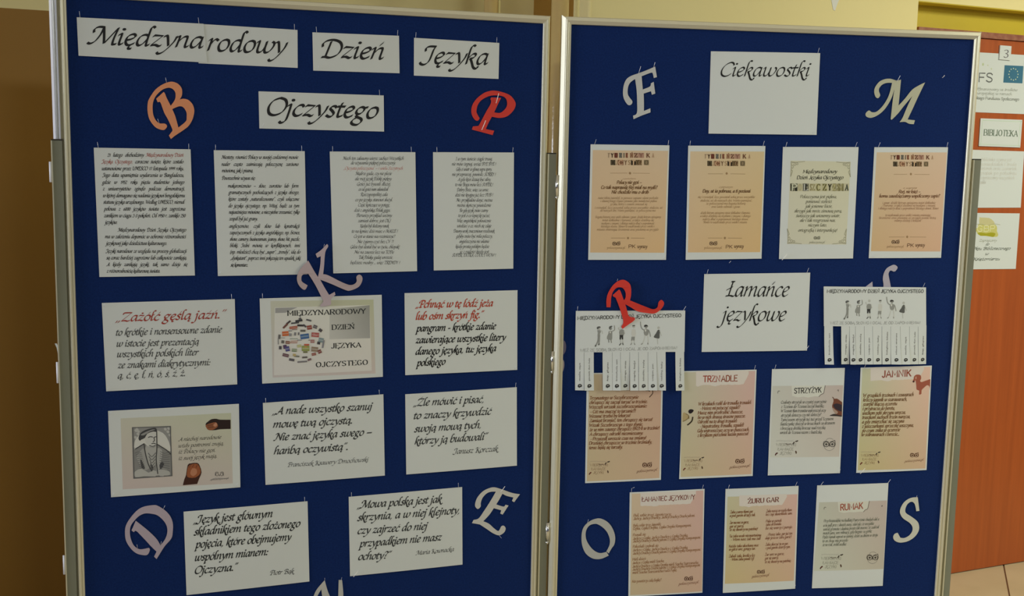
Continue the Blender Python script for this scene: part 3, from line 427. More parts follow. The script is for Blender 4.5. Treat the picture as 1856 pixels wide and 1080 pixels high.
{'key':'L9','board':0,'c':(-480.9,-705),'cor':[(-150.9,100.4),(146.3,108.8),(151,-102.7),(-146.5,-106.5)],'label':'white landscape sheet with a quotation beginning A nade wszystko szanuj','z':1,'bow':2.5,'pins':'TL,TR,bl','items':[('T','c',(62,64,66),11.67,(2.7,0.75),0,[('„A nade wszystko szanuj',-130.3,70.6,120.2,70.9),('mowę twą ojczystą.',-127.4,37.3,66.5,38),('Nie znać języka swego –',-126.9,4.5,117.9,5.6),('hańbą oczywistą”.',-126,-30.1,56,-29.2)],'lettering'),('T','c',(75,77,80),6.81,(2,0.5),0,[('Franciszek Ksawery Dmochowski',-92.7,-63.8,109.6,-62.5)],'lettering')]},
{'key':'L10','board':0,'c':(-128.5,-701),'cor':[(-150.1,102.3),(146,108.1),(150.4,-103.2),(-146.1,-107.4)],'label':'white landscape sheet with a quotation beginning Źle mówić i pisać','z':1,'bow':2.5,'pins':'tl,TR','items':[('T','c',(62,64,66),11.74,(2.7,0.75),0,[('„Źle mówić i pisać,',-130.2,70.6,55.9,72.3),('to znaczy krzywdzić',-127.3,37,80.3,39.2),('swoją mową tych,',-127,2.6,49.3,4.9),('którzy ją budowali”',-125,-29.5,71,-27.5)],'lettering'),('T','c',(62,64,66),8.88,(2.1,0.5),0,[('Janusz Korczak',-24.7,-60.7,98.8,-60.2)],'lettering')]},
{'key':'L11','board':0,'c':(-672,-968.2),'cor':[(-150.4,103.2),(147,107.4),(150.7,-102.4),(-147.3,-108.3)],'label':'white landscape sheet with a quotation beginning Język jest głównym','z':1,'bow':2.5,'pins':'TR,bl','items':[('T','c',(48,50,52),12.17,(2.7,0.75),0,[('„Język jest głównym',-129.2,71.8,61.2,74),('składnikiem tego złożonego',-128.2,41.8,128.9,43.2),('pojęcia, które obejmujemy',-127.6,10.1,107.7,10.3),('wspólnym mianem:',-126.2,-23.1,49.4,-22.7),('Ojczyzna.”',-126,-55.8,-22.8,-55.7)],'lettering'),('T','c',(50,52,54),7.39,(2.1,0.5),0,[('Piotr Bąk',53,-75.9,113.3,-76.4)],'lettering')]},
{'key':'L12','board':0,'c':(-272.3,-959.8),'cor':[(-149.7,102.7),(146.1,107.6),(149.9,-103.2),(-146.3,-106.9)],'label':'white landscape sheet with a quotation beginning Mowa polska jest jak','z':1,'bow':2.5,'pins':'TL,TR,BLb','items':[('T','c',(58,60,62),12.26,(2.7,0.75),0,[('„Mowa polska jest jak',-129.8,71.1,94,71),('skrzynia, a w niej klejnoty,',-128.5,38.1,139,37.1),('czy zajrzeć do niej',-127.2,3.7,56.2,1.9),('przypadkiem nie masz',-125.8,-31.3,93.8,-31),('ochoty?”',-125,-65.4,-38.8,-67.9)],'lettering'),('T','c',(60,62,64),7.2,(2,0.5),0,[('Maria Kownacka',23.3,-65.4,126.4,-63.7)],'lettering')]},
{'key':'R1','board':1,'c':(301.8,-108.2),'cor':[(-105.5,148.3),(103.5,150),(105.6,-148.5),(-103.5,-149.7)],'label':'orange printed page with three bold lines, leftmost in the right board top row','z':1,'bow':2.5,'pins':'TL,TR,br','items':[('G',[(219,193,160),(219,195,165),(223,187,140),(219,187,145)],1,[(-99.4,133.9),(100.5,135.7),(100.1,-129.8),(-98.8,-130.6)],'printed_background#6'),('T','r',(165,140,115),6.94,(3,1.6),0,[('T',-60.2,115.8,-54.5,116)],'printed_title'),('T','r',(70,45,30),6.9,(3,1.6),0,[('Y',-51.7,116,-44.4,116.1)],'printed_title'),('P',(140,75,55),2,[(-42.9,127.8,1),(-33.5,127.7,1),(-33.3,115.1,1),(-42.3,115.2,1)],'printed_tile#1165',0),('T','r',(90,50,40),6.89,(3,1.6),0,[('D',-41.4,116.2,-34.3,116.3)],'printed_title'),('P',(130,125,115),2,[(-30.3,128.1,1),(-22.1,128,1),(-21.8,115.3,1),(-29.7,115.4,1)],'printed_tile#1250',0),('T','r',(95,90,80),6.95,(3,1.6),0,[('Z',-28.9,116.4,-22.7,116.6)],'printed_title'),('T','r',(120,110,95),6.95,(3,1.6),0,[('I',-19.2,116.6,-14.7,116.7)],'printed_title'),('P',(165,105,80),2,[(-12.8,128.4,1),(-6.9,128.3,1),(-6.6,115.6,1),(-12.3,115.8,1)],'printed_tile#1367',0),('T','r',(110,70,50),6.9,(3,1.6),0,[('E',-11.7,116.8,-7.2,116.9)],'printed_title'),('P',(185,150,120),2,[(-2,128.6,1),(7.7,128.5,1),(8,115.8,1),(-1.4,116,1)],'printed_tile#1440',0),('T','r',(140,95,70),6.9,(3,1.6),0,[('Ń',-0.4,117,7,117.1)],'printed_title'),('P',(190,150,125),2,[(8.9,128.9,1),(19.7,128.8,1),(20,116.1,1),(9.5,116.2,1)],'printed_tile#1513',0),('T','r',(95,60,40),6.95,(3,1.6),0,[('Z',10.6,117.2,18.8,117.4)],'printed_title'),('P',(180,140,120),2,[(20,129.1,1),(36.1,129.1,1),(36.4,116.4,1),(20.6,116.4,1)],'printed_tile#1587',0),('T','r',(150,110,90),6.95,(3,1.6),0,[('Y',22.3,117.4,34.6,117.7)],'printed_title'),('T','r',(115,75,55),6.95,(3,1.6),0,[('K',42.6,117.8,52.7,118)],'printed_title'),('T','r',(185,150,120),6.95,(3,1.6),0,[('A',58,118.1,63.1,118.2)],'printed_title'),('P',(62,50,32),2,[(-52,109.7,1),(-39.3,109.6,1),(-39,96.2,1),(-51.4,96.3,1)],'printed_tile#1475',0),('T','r',(90,80,60),7.28,(3,1.6),0,[('O',-50.1,97.4,-40.5,97.6)],'printed_title'),('T','r',(180,150,115),7.33,(3,1.6),0,[('J',-37.6,97.6,-33.9,97.7)],'printed_title'),('P',(135,95,70),2,[(-33.1,110,1),(-17.7,110,1),(-17.5,96.6,1),(-32.5,96.6,1)],'printed_tile#1602',0),('T','r',(205,165,130),7.33,(3,1.6),0,[('C',-30.9,97.7,-19.2,97.9)],'printed_title'),('T','r',(130,100,75),7.33,(3,1.6),0,[('Y',-15.5,98,-8.5,98.1)],'printed_title'),('T','r',(170,140,105),7.33,(3,1.6),0,[('S',-5.3,98.2,0.1,98.3)],'printed_title'),('P',(55,42,26),2,[(1.6,110.7,1),(15.1,110.6,1),(15.4,97.2,1),(2.2,97.2,1)],'printed_tile#1835',0),('T','r',(225,190,150),7.28,(3,1.6),0,[('T',3.7,98.4,13.9,98.5)],'printed_title'),('P',(62,50,32),2,[(15.1,110.9,1),(21.1,110.8,1),(21.4,97.3,1),(15.7,97.5,1)],'printed_tile#1925',0),('T','r',(140,115,80),7.33,(3,1.6),0,[('E',16.2,98.6,20.8,98.7)],'printed_title'),('P',(100,70,45),2,[(21.1,111,1),(30.8,110.9,1),(31.1,97.5,1),(21.7,97.6,1)],'printed_tile#1965',0),('T','r',(150,125,90),7.33,(3,1.6),0,[('G',22.7,98.7,30.1,98.8)],'printed_title'),('P',(150,130,100),2,[(36,111.3,1),(49.5,111.3,1),(49.9,97.8,1),(36.7,97.9,1)],'printed_tile#2065',0),('T','r',(110,95,70),7.33,(3,1.6),0,[('O',38.1,99,48.3,99.2)],'printed_title'),('I',(160,128,92),0.87,2,[[(-51.6,75.5),(-6.9,76.3)],[(8,76.5),(53,76.8)]],'printed_ornament'),('P',(160,128,92),3,[(0,79.6),(3.8,76.4),(0.7,72.8),(-3.2,76.3)],'printed_ornament',1),('T','c',(160,128,92),2.03,(1.8,0.5),0,[('o pochodzeniu',-18.4,60.4,16.8,61.3)],'lettering'),('T','u',(115,80,45),5.5,(2.9,1),0,[('Polacy nie gęsi –',-33.6,48.2,33,49.6),('Co tak naprawdę Rej miał na myśli?',-74.6,34.9,75.6,36.7),('Nie chodziło mu o drób',-47,23.3,51.9,24.4)],'lettering'),('T','u',(178,148,112),3.65,(2.2,0.8),0,[('Autor tekstu twierdził, że pierwsze zapisane zdanie pochodzi',-82.9,8.6,78.4,10.8),('z dawnej księgi i bywa cytowane jako świadectwo piękna',-76.1,0.9,75.1,2.9),('języka, który z czasem zmieniał się',-50.6,-6.9,49.5,-5.6),('i rozwijał, lecz pozostał sobą przez wszystkie stulecia, aż',-89.7,-16.5,91.5,-14.2),('do naszych dni. Warto pamiętać, że polszczyzna ma',-75.3,-23.6,72.4,-21.8),('bogatą historię oraz wiele odmian i gwar, dzięki którym opisujemy',-87.2,-40.6,87.9,-38.6),('świat dokładnie i barwnie, a także dzielimy się',-70.2,-48.6,68.9,-47.1),('myślami z innymi, i dlatego należy dbać o poprawność',-71.2,-56.9,70.5,-55.4),('każdego słowa. Słowo to wędrowało przez wieki i',-71.9,-64.7,70.8,-63.2),('miasta zmieniając brzmienie oraz pisownię aż przyjęło',-82.7,-73,82.4,-71.4)],'lettering'),('I',(160,128,92),1.09,2,[[(-44.4,-92.2),(-6.5,-91.9)],[(9.1,-91.7),(44.9,-91.9)]],'printed_ornament'),('P',(160,128,92),3,[(0.5,-88.8),(3.7,-91.8),(0.7,-95.3),(-2.5,-91.8)],'printed_ornament',1),('I',(80,55,40),1.1,2,[[(-31.1,-107.3),(-31.5,-109),(-32.5,-110.4),(-34.1,-111.2),(-35.9,-111.2),(-37.5,-110.4),(-38.7,-109.1),(-39.1,-107.4),(-38.8,-105.7),(-37.7,-104.3),(-36.1,-103.5),(-34.4,-103.5),(-32.7,-104.3),(-31.6,-105.6),(-31.1,-107.3)],[(-21.1,-107.2),(-21.4,-109),(-22.5,-110.3),(-24.1,-111.1),(-25.9,-111.1),(-27.5,-110.4),(-28.7,-109),(-29.1,-107.3),(-28.8,-105.6),(-27.7,-104.2),(-26.1,-103.5),(-24.3,-103.4),(-22.7,-104.2),(-21.6,-105.5),(-21.1,-107.2)]],'printed_owl'),('P',(80,55,40),3,[(-33.1,-107.3),(-33.7,-108.7),(-35.1,-109.3),(-36.5,-108.8),(-37.1,-107.4),(-36.6,-106),(-35.2,-105.4),(-33.8,-106)],'printed_owl',1),('P',(80,55,40),3,[(-23.1,-107.3),(-23.6,-108.7),(-25,-109.2),(-26.5,-108.7),(-27.1,-107.3),(-26.6,-105.9),(-25.2,-105.3),(-23.7,-105.9)],'printed_owl',1),('P',(80,55,40),3,[(-31.4,-107.7,1),(-28.8,-107.7,1),(-30,-112,1)],'printed_owl',1),('I',(80,55,40),0.98,2,[[(-30.4,-104.2),(-30.1,-108.5)],[(-31.9,-103.4),(-35.9,-102.5),(-39.1,-103.1)],[(-28.6,-103.4),(-24.7,-102.2),(-21.1,-101)],[(-39.1,-103.1),(-40.1,-107.4),(-38.4,-110.9)],[(-21.1,-101),(-20.1,-107.2),(-21.6,-110.8)]],'printed_owl'),('T','s',(160,128,92),3.48,(1.4,1.4),0,[('polszczyzna.pl',-54.7,-120.1,-5.6,-119.8)],'lettering'),('T','s',(95,65,45),5.69,(1.7,1.7),0,[('PK',3.3,-118,21.2,-117.8),('wyrazy',26.5,-117.8,53.5,-117.6)],'printed_logo')]},
{'key':'R2','board':1,'c':(563.1,-105.2),'cor':[(-107.2,147.2),(102.7,150.7),(106.8,-146.8),(-102.2,-151.2)],'label':'orange printed page with one bold line, second in the right board top row','z':1,'bow':2.5,'pins':'TL,TR','items':[('G',[(221,199,165),(219,197,156),(221,187,136),(221,189,147)],1,[(-101,132.5),(100.3,136.2),(102.1,-129.4),(-97.3,-131.6)],'printed_background#7'),('T','r',(165,140,115),6.88,(3,1.6),0,[('T',-62.8,115.2,-57.1,115.3)],'printed_title'),('T','r',(70,45,30),6.88,(3,1.6),0,[('Y',-54.3,115.4,-46.8,115.5)],'printed_title'),('P',(140,75,55),2,[(-45.4,127.2,1),(-35.9,127.1,1),(-35.5,114.4,1),(-44.7,114.5,1)],'printed_tile#938',0),('T','r',(90,50,40),6.88,(3,1.6),0,[('D',-43.8,115.6,-36.6,115.7)],'printed_title'),('P',(130,125,115),2,[(-32.6,127.4,1),(-24.3,127.3,1),(-23.9,114.7,1),(-31.9,114.8,1)],'printed_tile#1028',0),('T','r',(95,90,80),6.88,(3,1.6),0,[('Z',-31.1,115.8,-24.8,115.9)],'printed_title'),('T','r',(120,110,95),6.88,(3,1.6),0,[('I',-21.3,116,-16.7,116.1)],'printed_title'),('P',(165,105,80),2,[(-15,127.8,1),(-8.9,127.6,1),(-8.5,115,1),(-14.2,115.1,1)],'printed_tile#1151',0),('T','r',(110,70,50),6.93,(3,1.6),0,[('E',-13.7,116.1,-9.1,116.2)],'printed_title'),('P',(185,150,120),2,[(-3.9,128,1),(5.9,127.9,1),(6.4,115.2,1),(-3.2,115.3,1)],'printed_tile#1229',0),('T','r',(140,95,70),6.88,(3,1.6),0,[('Ń',-2.2,116.4,5.3,116.5)],'printed_title'),('P',(190,150,125),2,[(7.1,128.2,1),(18,128.1,1),(18.5,115.5,1),(7.8,115.5,1)],'printed_tile#1306',0),('T','r',(95,60,40),6.88,(3,1.6),0,[('Z',9,116.6,17.2,116.7)],'printed_title'),('P',(180,140,120),2,[(18.3,128.4,1),(34.7,128.5,1),(35.2,115.8,1),(19,115.7,1)],'printed_tile#1384',0),('T','r',(150,110,90),6.93,(3,1.6),0,[('Y',20.8,116.8,33.3,117)],'printed_title'),('T','r',(115,75,55),6.93,(3,1.6),0,[('K',41.4,117.2,51.6,117.4)],'printed_title'),('T','r',(185,150,120),6.93,(3,1.6),0,[('A',57,117.5,62.1,117.6)],'printed_title'),('P',(62,50,32),2,[(-54.4,109.1,1),(-41.6,109,1),(-41.2,95.7,1),(-53.7,95.7,1)],'printed_tile#1264',0),('T','r',(90,80,60),7.31,(3,1.6),0,[('O',-52.4,96.8,-42.6,97)],'printed_title'),('T','r',(180,150,115),7.26,(3,1.6),0,[('J',-39.7,97.1,-35.9,97.1)],'printed_title'),('P',(135,95,70),2,[(-35.3,109.4,1),(-19.7,109.4,1),(-19.3,96.1,1),(-34.5,96.1,1)],'printed_tile#1398',0),('T','r',(205,165,130),7.26,(3,1.6),0,[('C',-32.9,97.2,-21.1,97.4)],'printed_title'),('T','r',(130,100,75),7.26,(3,1.6),0,[('Y',-17.3,97.5,-10.2,97.6)],'printed_title'),('T','r',(170,140,105),7.26,(3,1.6),0,[('S',-7,97.7,-1.4,97.8)],'printed_title'),('P',(55,42,26),2,[(-0.1,110.1,1),(13.6,110.1,1),(14,96.7,1),(0.7,96.7,1)],'printed_tile#1643',0),('T','r',(225,190,150),7.31,(3,1.6),0,[('T',2.1,97.8,12.5,98)],'printed_title'),('P',(62,50,32),2,[(13.5,110.3,1),(19.6,110.2,1),(20.1,96.8,1),(14.3,96.9,1)],'printed_tile#1738',0),('T','r',(140,115,80),7.31,(3,1.6),0,[('E',14.8,98,19.5,98.1)],'printed_title'),('P',(100,70,45),2,[(19.6,110.4,1),(29.5,110.4,1),(30,96.9,1),(20.4,97.1,1)],'printed_tile#1781',0),('T','r',(150,125,90),7.26,(3,1.6),0,[('G',21.4,98.2,28.9,98.3)],'printed_title'),('P',(150,130,100),2,[(34.8,110.7,1),(48.5,110.7,1),(49,97.3,1),(35.6,97.3,1)],'printed_tile#1886',0),('T','r',(110,95,70),7.31,(3,1.6),0,[('O',37,98.4,47.4,98.6)],'printed_title'),('I',(160,128,92),0.96,2,[[(-50.9,75.3),(-11,76)],[(10.4,76.4),(50.5,76.6)],[(-43.6,-92.9),(-4.7,-92.6)],[(10.4,-92.5),(49.5,-92.6)]],'printed_ornament'),('P',(160,128,92),3,[(-0.8,80.5),(2.6,77.1),(-0.4,73.6),(-3.8,77)],'printed_ornament',1),('P',(160,128,92),3,[(2,-89),(5.4,-92.5),(2.3,-96.1),(-1.1,-92.6)],'printed_ornament',1),('T','c',(160,128,92),3.05,(1.8,0.5),0,[('o pierwszym',-19.4,39.3,18,39.9)],'lettering'),('T','u',(105,72,42),5.44,(3,1),0,[('Day, ut ia pobrusa, a ti poziwai',-63.3,26.4,67.5,28.3)],'lettering'),('T','u',(178,146,106),3.7,(2.2,0.8),0,[('się i rozwijał, lecz pozostał sobą przez wszystkie',-76.3,11.9,80.2,14),('stulecia, aż do naszych dni. Warto pamiętać,',-69.1,2.8,72.4,4.7),('że polszczyzna ma bogatą historię',-52.9,-4.8,55.3,-3.4),('oraz wiele odmian i gwar,',-38,-13,41,-12),('dzięki którym opisujemy świat dokładnie i barwnie,',-66.4,-29.5,69.4,-27.9),('a także dzielimy się myślami z innymi, i dlatego',-67.4,-37.8,70.7,-36.2),('należy dbać o poprawność każdego słowa.',-60.2,-46.1,64.2,-44.7),('Słowo to wędrowało przez wieki i miasta',-58.9,-53.9,61.4,-52.7)],'lettering'),('I',(80,55,40),1.11,2,[[(-29.8,-107.8),(-30.1,-109.5),(-31.2,-110.9),(-32.8,-111.7),(-34.7,-111.7),(-36.3,-111),(-37.5,-109.6),(-38,-107.9),(-37.7,-106.1),(-36.6,-104.8),(-35,-104),(-33.2,-104),(-31.5,-104.7),(-30.3,-106.1),(-29.8,-107.8)],[(-19.5,-107.7),(-19.8,-109.5),(-20.9,-110.8),(-22.5,-111.6),(-24.4,-111.6),(-26,-110.9),(-27.3,-109.5),(-27.7,-107.8),(-27.4,-106.1),(-26.3,-104.7),(-24.7,-103.9),(-22.9,-103.9),(-21.2,-104.6),(-20,-106),(-19.5,-107.7)]],'printed_owl'),('P',(80,55,40),3,[(-31.8,-107.8),(-32.4,-109.2),(-33.8,-109.8),(-35.3,-109.3),(-36,-107.9),(-35.4,-106.4),(-34,-105.9),(-32.5,-106.4)],'printed_owl',1),('P',(80,55,40),3,[(-21.6,-107.7),(-22.1,-109.2),(-23.5,-109.7),(-25,-109.2),(-25.7,-107.8),(-25.1,-106.4),(-23.7,-105.8),(-22.2,-106.3)],'printed_owl',1),('P',(80,55,40),3,[(-30.1,-108.2,1),(-27.4,-108.2,1),(-28.6,-112.6,1)],'printed_owl',1),('I',(80,55,40),0.99,2,[[(-29.1,-104.6),(-28.7,-109)],[(-30.6,-103.8),(-34.7,-102.9),(-38,-103.5)],[(-27.3,-103.8),(-23.2,-102.6),(-19.6,-101.4)],[(-38,-103.5),(-39,-107.9),(-37.2,-111.4)],[(-19.6,-101.4),(-18.5,-107.7),(-20,-111.3)]],'printed_owl'),('T','s',(160,128,92),3.53,(1.4,1.4),0,[('polszczyzna.pl',-53.8,-121.2,-4.4,-120.9)],'lettering'),('T','s',(95,65,45),5.74,(1.7,1.7),0,[('PK',6.2,-119.9,24.1,-119.8),('wyrazy',28.6,-118,55.3,-117.8)],'printed_logo')]},
{'key':'R3','board':1,'c':(821.6,-102.7),'cor':[(-107.2,146.7),(103.7,150.6),(106.3,-147.2),(-102.8,-150.2)],'label':'white page with a pale green ornamented print and dark patchwork title in the top row','z':1,'bow':2.5,'pins':'TL,TR,BLb','items':[('G',[(216,214,190),(214,212,186),(218,216,194),(214,212,192)],1,[(-84.5,111.2),(83.8,111.4),(84.4,-109.8),(-82.4,-109.7)],'printed_background#8'),('T','u',(75,75,62),5.99,(2.6,0.8),0,[('Międzynarodowy',-48.8,78.9,47.5,80.8),('Dzień Języka Ojczystego',-64.5,63,65.6,65.2)],'lettering'),('G',[(200,195,165),(200,195,165),(200,195,165),(200,195,165)],2,[(-82.4,51.3),(82.5,53.9),(83.3,33.3),(-81.6,30.9)],'printed_patch#9'),('P',(48,48,36),2,[(-82,51.2,1),(-62.4,51.2,1),(-61.4,31.4,1),(-80.8,31.4,1)],'printed_tile#2183',0),('T','r',(205,205,180),10.71,(3,1.6),0,[('P',-78.7,33.2,-63.7,33.4)],'printed_title'),('T','r',(185,178,140),10.72,(3,1.6),0,[('O',-58.7,33.5,-51.2,33.6)],'printed_title'),('P',(42,42,34),2,[(-48,51.7,1),(-32.1,51.7,1),(-31.2,31.9,1),(-46.8,31.9,1)],'printed_tile#2408',0),('T','r',(190,190,180),10.72,(3,1.6),0,[('L',-45.1,33.7,-33,33.9)],'printed_title'),('T','r',(150,142,100),10.72,(3,1.6),0,[('S',-26.5,34,-23,34)],'printed_title'),('P',(208,203,170),2,[(-22.6,52.1,1),(-13.5,52,1),(-12.5,32.2,1),(-21.3,32.3,1)],'printed_tile#2576',0),('T','r',(160,152,110),10.72,(3,1.6),0,[('Z',-20.5,34.1,-13.6,34.2)],'printed_title'),('P',(200,195,150),2,[(-11.4,52.3,1),(2.3,52.2,1),(3.3,32.4,1),(-10.1,32.5,1)],'printed_tile#2650',0),('T','r',(120,115,75),10.79,(3,1.6),0,[('C',-8.7,34.2,1.7,34.4)],'printed_title'),('P',(190,185,140),2,[(6.5,52.6,1),(19.5,52.5,1),(20.5,32.7,1),(7.8,32.8,1)],'printed_tile#2768',0),('T','r',(105,100,60),10.72,(3,1.6),0,[('Z',9.1,34.5,19,34.6)],'printed_title'),('T','r',(50,48,28),10.79,(3,1.6),0,[('Y',23.6,34.7,33.4,34.9)],'printed_title'),('P',(135,128,88),2,[(34.7,53,1),(43.8,52.9,1),(44.9,33,1),(36,33.2,1)],'printed_tile#2953',0),('T','r',(195,188,140),10.79,(3,1.6),0,[('Z',36.9,34.9,43.8,35)],'printed_title'),('P',(128,122,85),2,[(44.3,53.2,1),(67.2,53.2,1),(68.3,33.4,1),(45.6,33.3,1)],'printed_tile#3016',0),('T','r',(165,158,115),10.72,(3,1.6),0,[('N',48.1,35.1,65.5,35.3)],'printed_title'),('T','r',(62,70,62),10.79,(3,1.6),0,[('A',71.7,35.4,81.7,35.6)],'printed_title'),('T','u',(108,108,88),5.21,(2.2,0.6),0,[('Polszczyzna jest piękna,',-52.4,13.1,49.3,14.5),('ponieważ szeleści',-37.6,0.7,36.6,1.6),('jak jesienne liście,',-38.8,-12,38.2,-11),('skrzypi jak mróz zimową porą,',-67.3,-24.9,66.1,-23.3),('świszczy jak wiosenny wiatr,',-62.1,-37.5,61.9,-36.1),('ale i tak rozgrzewa nas,',-50,-49.7,49.2,-48.6),('niczym lato,',-26.5,-62.1,25.1,-61.6),('ortografią i interpunkcją!',-53.5,-76.1,56.6,-75.1)],'lettering'),('I',(85,85,70),0.92,2,[[(-0.8,-93.1),(-1,-94.5),(-1.9,-95.7),(-3.3,-96.3),(-4.8,-96.3),(-6.2,-95.7),(-7.2,-94.6),(-7.6,-93.1),(-7.4,-91.7),(-6.5,-90.6),(-5.2,-89.9),(-3.6,-89.9),(-2.2,-90.5),(-1.2,-91.7),(-0.8,-93.1)],[(7.8,-93),(7.6,-94.4),(6.7,-95.6),(5.4,-96.2),(3.8,-96.2),(2.4,-95.6),(1.4,-94.5),(1,-93.1),(1.2,-91.6),(2.1,-90.5),(3.5,-89.9),(5,-89.8),(6.4,-90.5),(7.4,-91.6),(7.8,-93)]],'printed_owl'),('P',(85,85,70),3,[(-2.5,-93.1),(-2.9,-94.3),(-4.1,-94.8),(-5.4,-94.3),(-5.9,-93.1),(-5.5,-92),(-4.3,-91.5),(-3.1,-91.9)],'printed_owl',1),('P',(85,85,70),3,[(6.1,-93),(5.7,-94.2),(4.5,-94.7),(3.3,-94.2),(2.7,-93.1),(3.1,-91.9),(4.3,-91.4),(5.6,-91.9)],'printed_owl',1),('P',(85,85,70),3,[(-1,-93.4,1),(1.2,-93.4,1),(0.3,-97,1)],'printed_owl',1),('I',(85,85,70),0.82,2,[[(-0.2,-90.5),(0.2,-94.1)],[(-1.5,-89.8),(-5,-89),(-7.7,-89.5)],[(1.3,-89.8),(4.7,-88.8),(7.7,-87.8)],[(-7.7,-89.5),(-8.5,-93.2),(-7,-96.1)],[(7.7,-87.8),(8.7,-93),(7.5,-96)]],'printed_owl'),('T','c',(120,120,100),3.28,(1.8,0.6),0,[('polszczyzna.pl',-22.1,-106.7,23.9,-106.4)],'lettering'),('I',(165,163,140),1.56,2,[[(-82.8,108.4),(-70.7,107.2),(-60.2,108.1),(-45.2,109.8)],[(-82.8,108.4),(-81.4,95.6),(-81.4,82.7),(-82.2,69.9)],[(-79.7,105.6),(-73.7,106.4),(-69,102.9),(-71.8,98.6),(-75.6,100.7),(-73.5,103.5)],[(-80.1,99.9),(-76.2,97.1),(-77.4,91.4),(-80.5,92.7)],[(-67.7,106.5),(-63,103.7),(-65.8,100.8),(-68.2,102.9)],[(-81.7,87),(-77.7,84.2),(-79.6,77.1),(-81.9,69.9)]],'printed_ornament'),('I',(165,163,140),1.58,2,[[(81.6,110),(69.5,108.3),(58.8,108.8),(43.5,110)],[(81.6,110),(81.6,97.1),(83.2,84.2),(85.5,71.2)],[(78.7,107.1),(72.6,107.7),(68.2,104),(71.5,99.7),(75.2,102),(72.8,104.8)],[(79.8,101.3),(76.2,98.4),(78.1,92.7),(81.1,94.2)],[(66.5,107.5),(62.1,104.6),(65.3,101.8),(67.5,104)],[(82.9,88.5),(79.3,85.5),(82,78.4),(85.2,71.2)]],'printed_ornament'),('I',(165,163,140),1.59,2,[[(-80.5,-108.2),(-68.4,-106.7),(-57.7,-107.3),(-42.4,-108.6)],[(-80.5,-108.2),(-80.4,-95.2),(-81.9,-82.2),(-84.1,-69.2)],[(-77.6,-105.3),(-71.5,-106),(-67.1,-102.3),(-70.4,-98),(-74.1,-100.2),(-71.7,-103.1)],[(-78.7,-99.5),(-75,-96.6),(-76.9,-90.8),(-79.8,-92.3)],[(-65.4,-105.9),(-61,-103),(-64.2,-100.1),(-66.4,-102.3)],[(-81.7,-86.5),(-78,-83.6),(-80.7,-76.4),(-83.8,-69.2)]],'printed_ornament'),('I',(165,163,140),1.6,2,[[(83.5,-107.3),(71.1,-106),(60.4,-106.8),(45.1,-108.4)],[(83.5,-107.3),(81.9,-94.2),(81.9,-81.1),(82.6,-67.9)],[(80.2,-104.4),(74.1,-105.2),(69.3,-101.6),(72.1,-97.2),(76.1,-99.4),(73.9,-102.3)],[(80.6,-98.6),(76.6,-95.7),(77.8,-89.9),(81,-91.3)],[(68,-105.3),(63.2,-102.4),(66.1,-99.5),(68.5,-101.6)],[(82.2,-85.4),(78.1,-82.6),(80,-75.3),(82.3,-68)]],'printed_ornament')]},
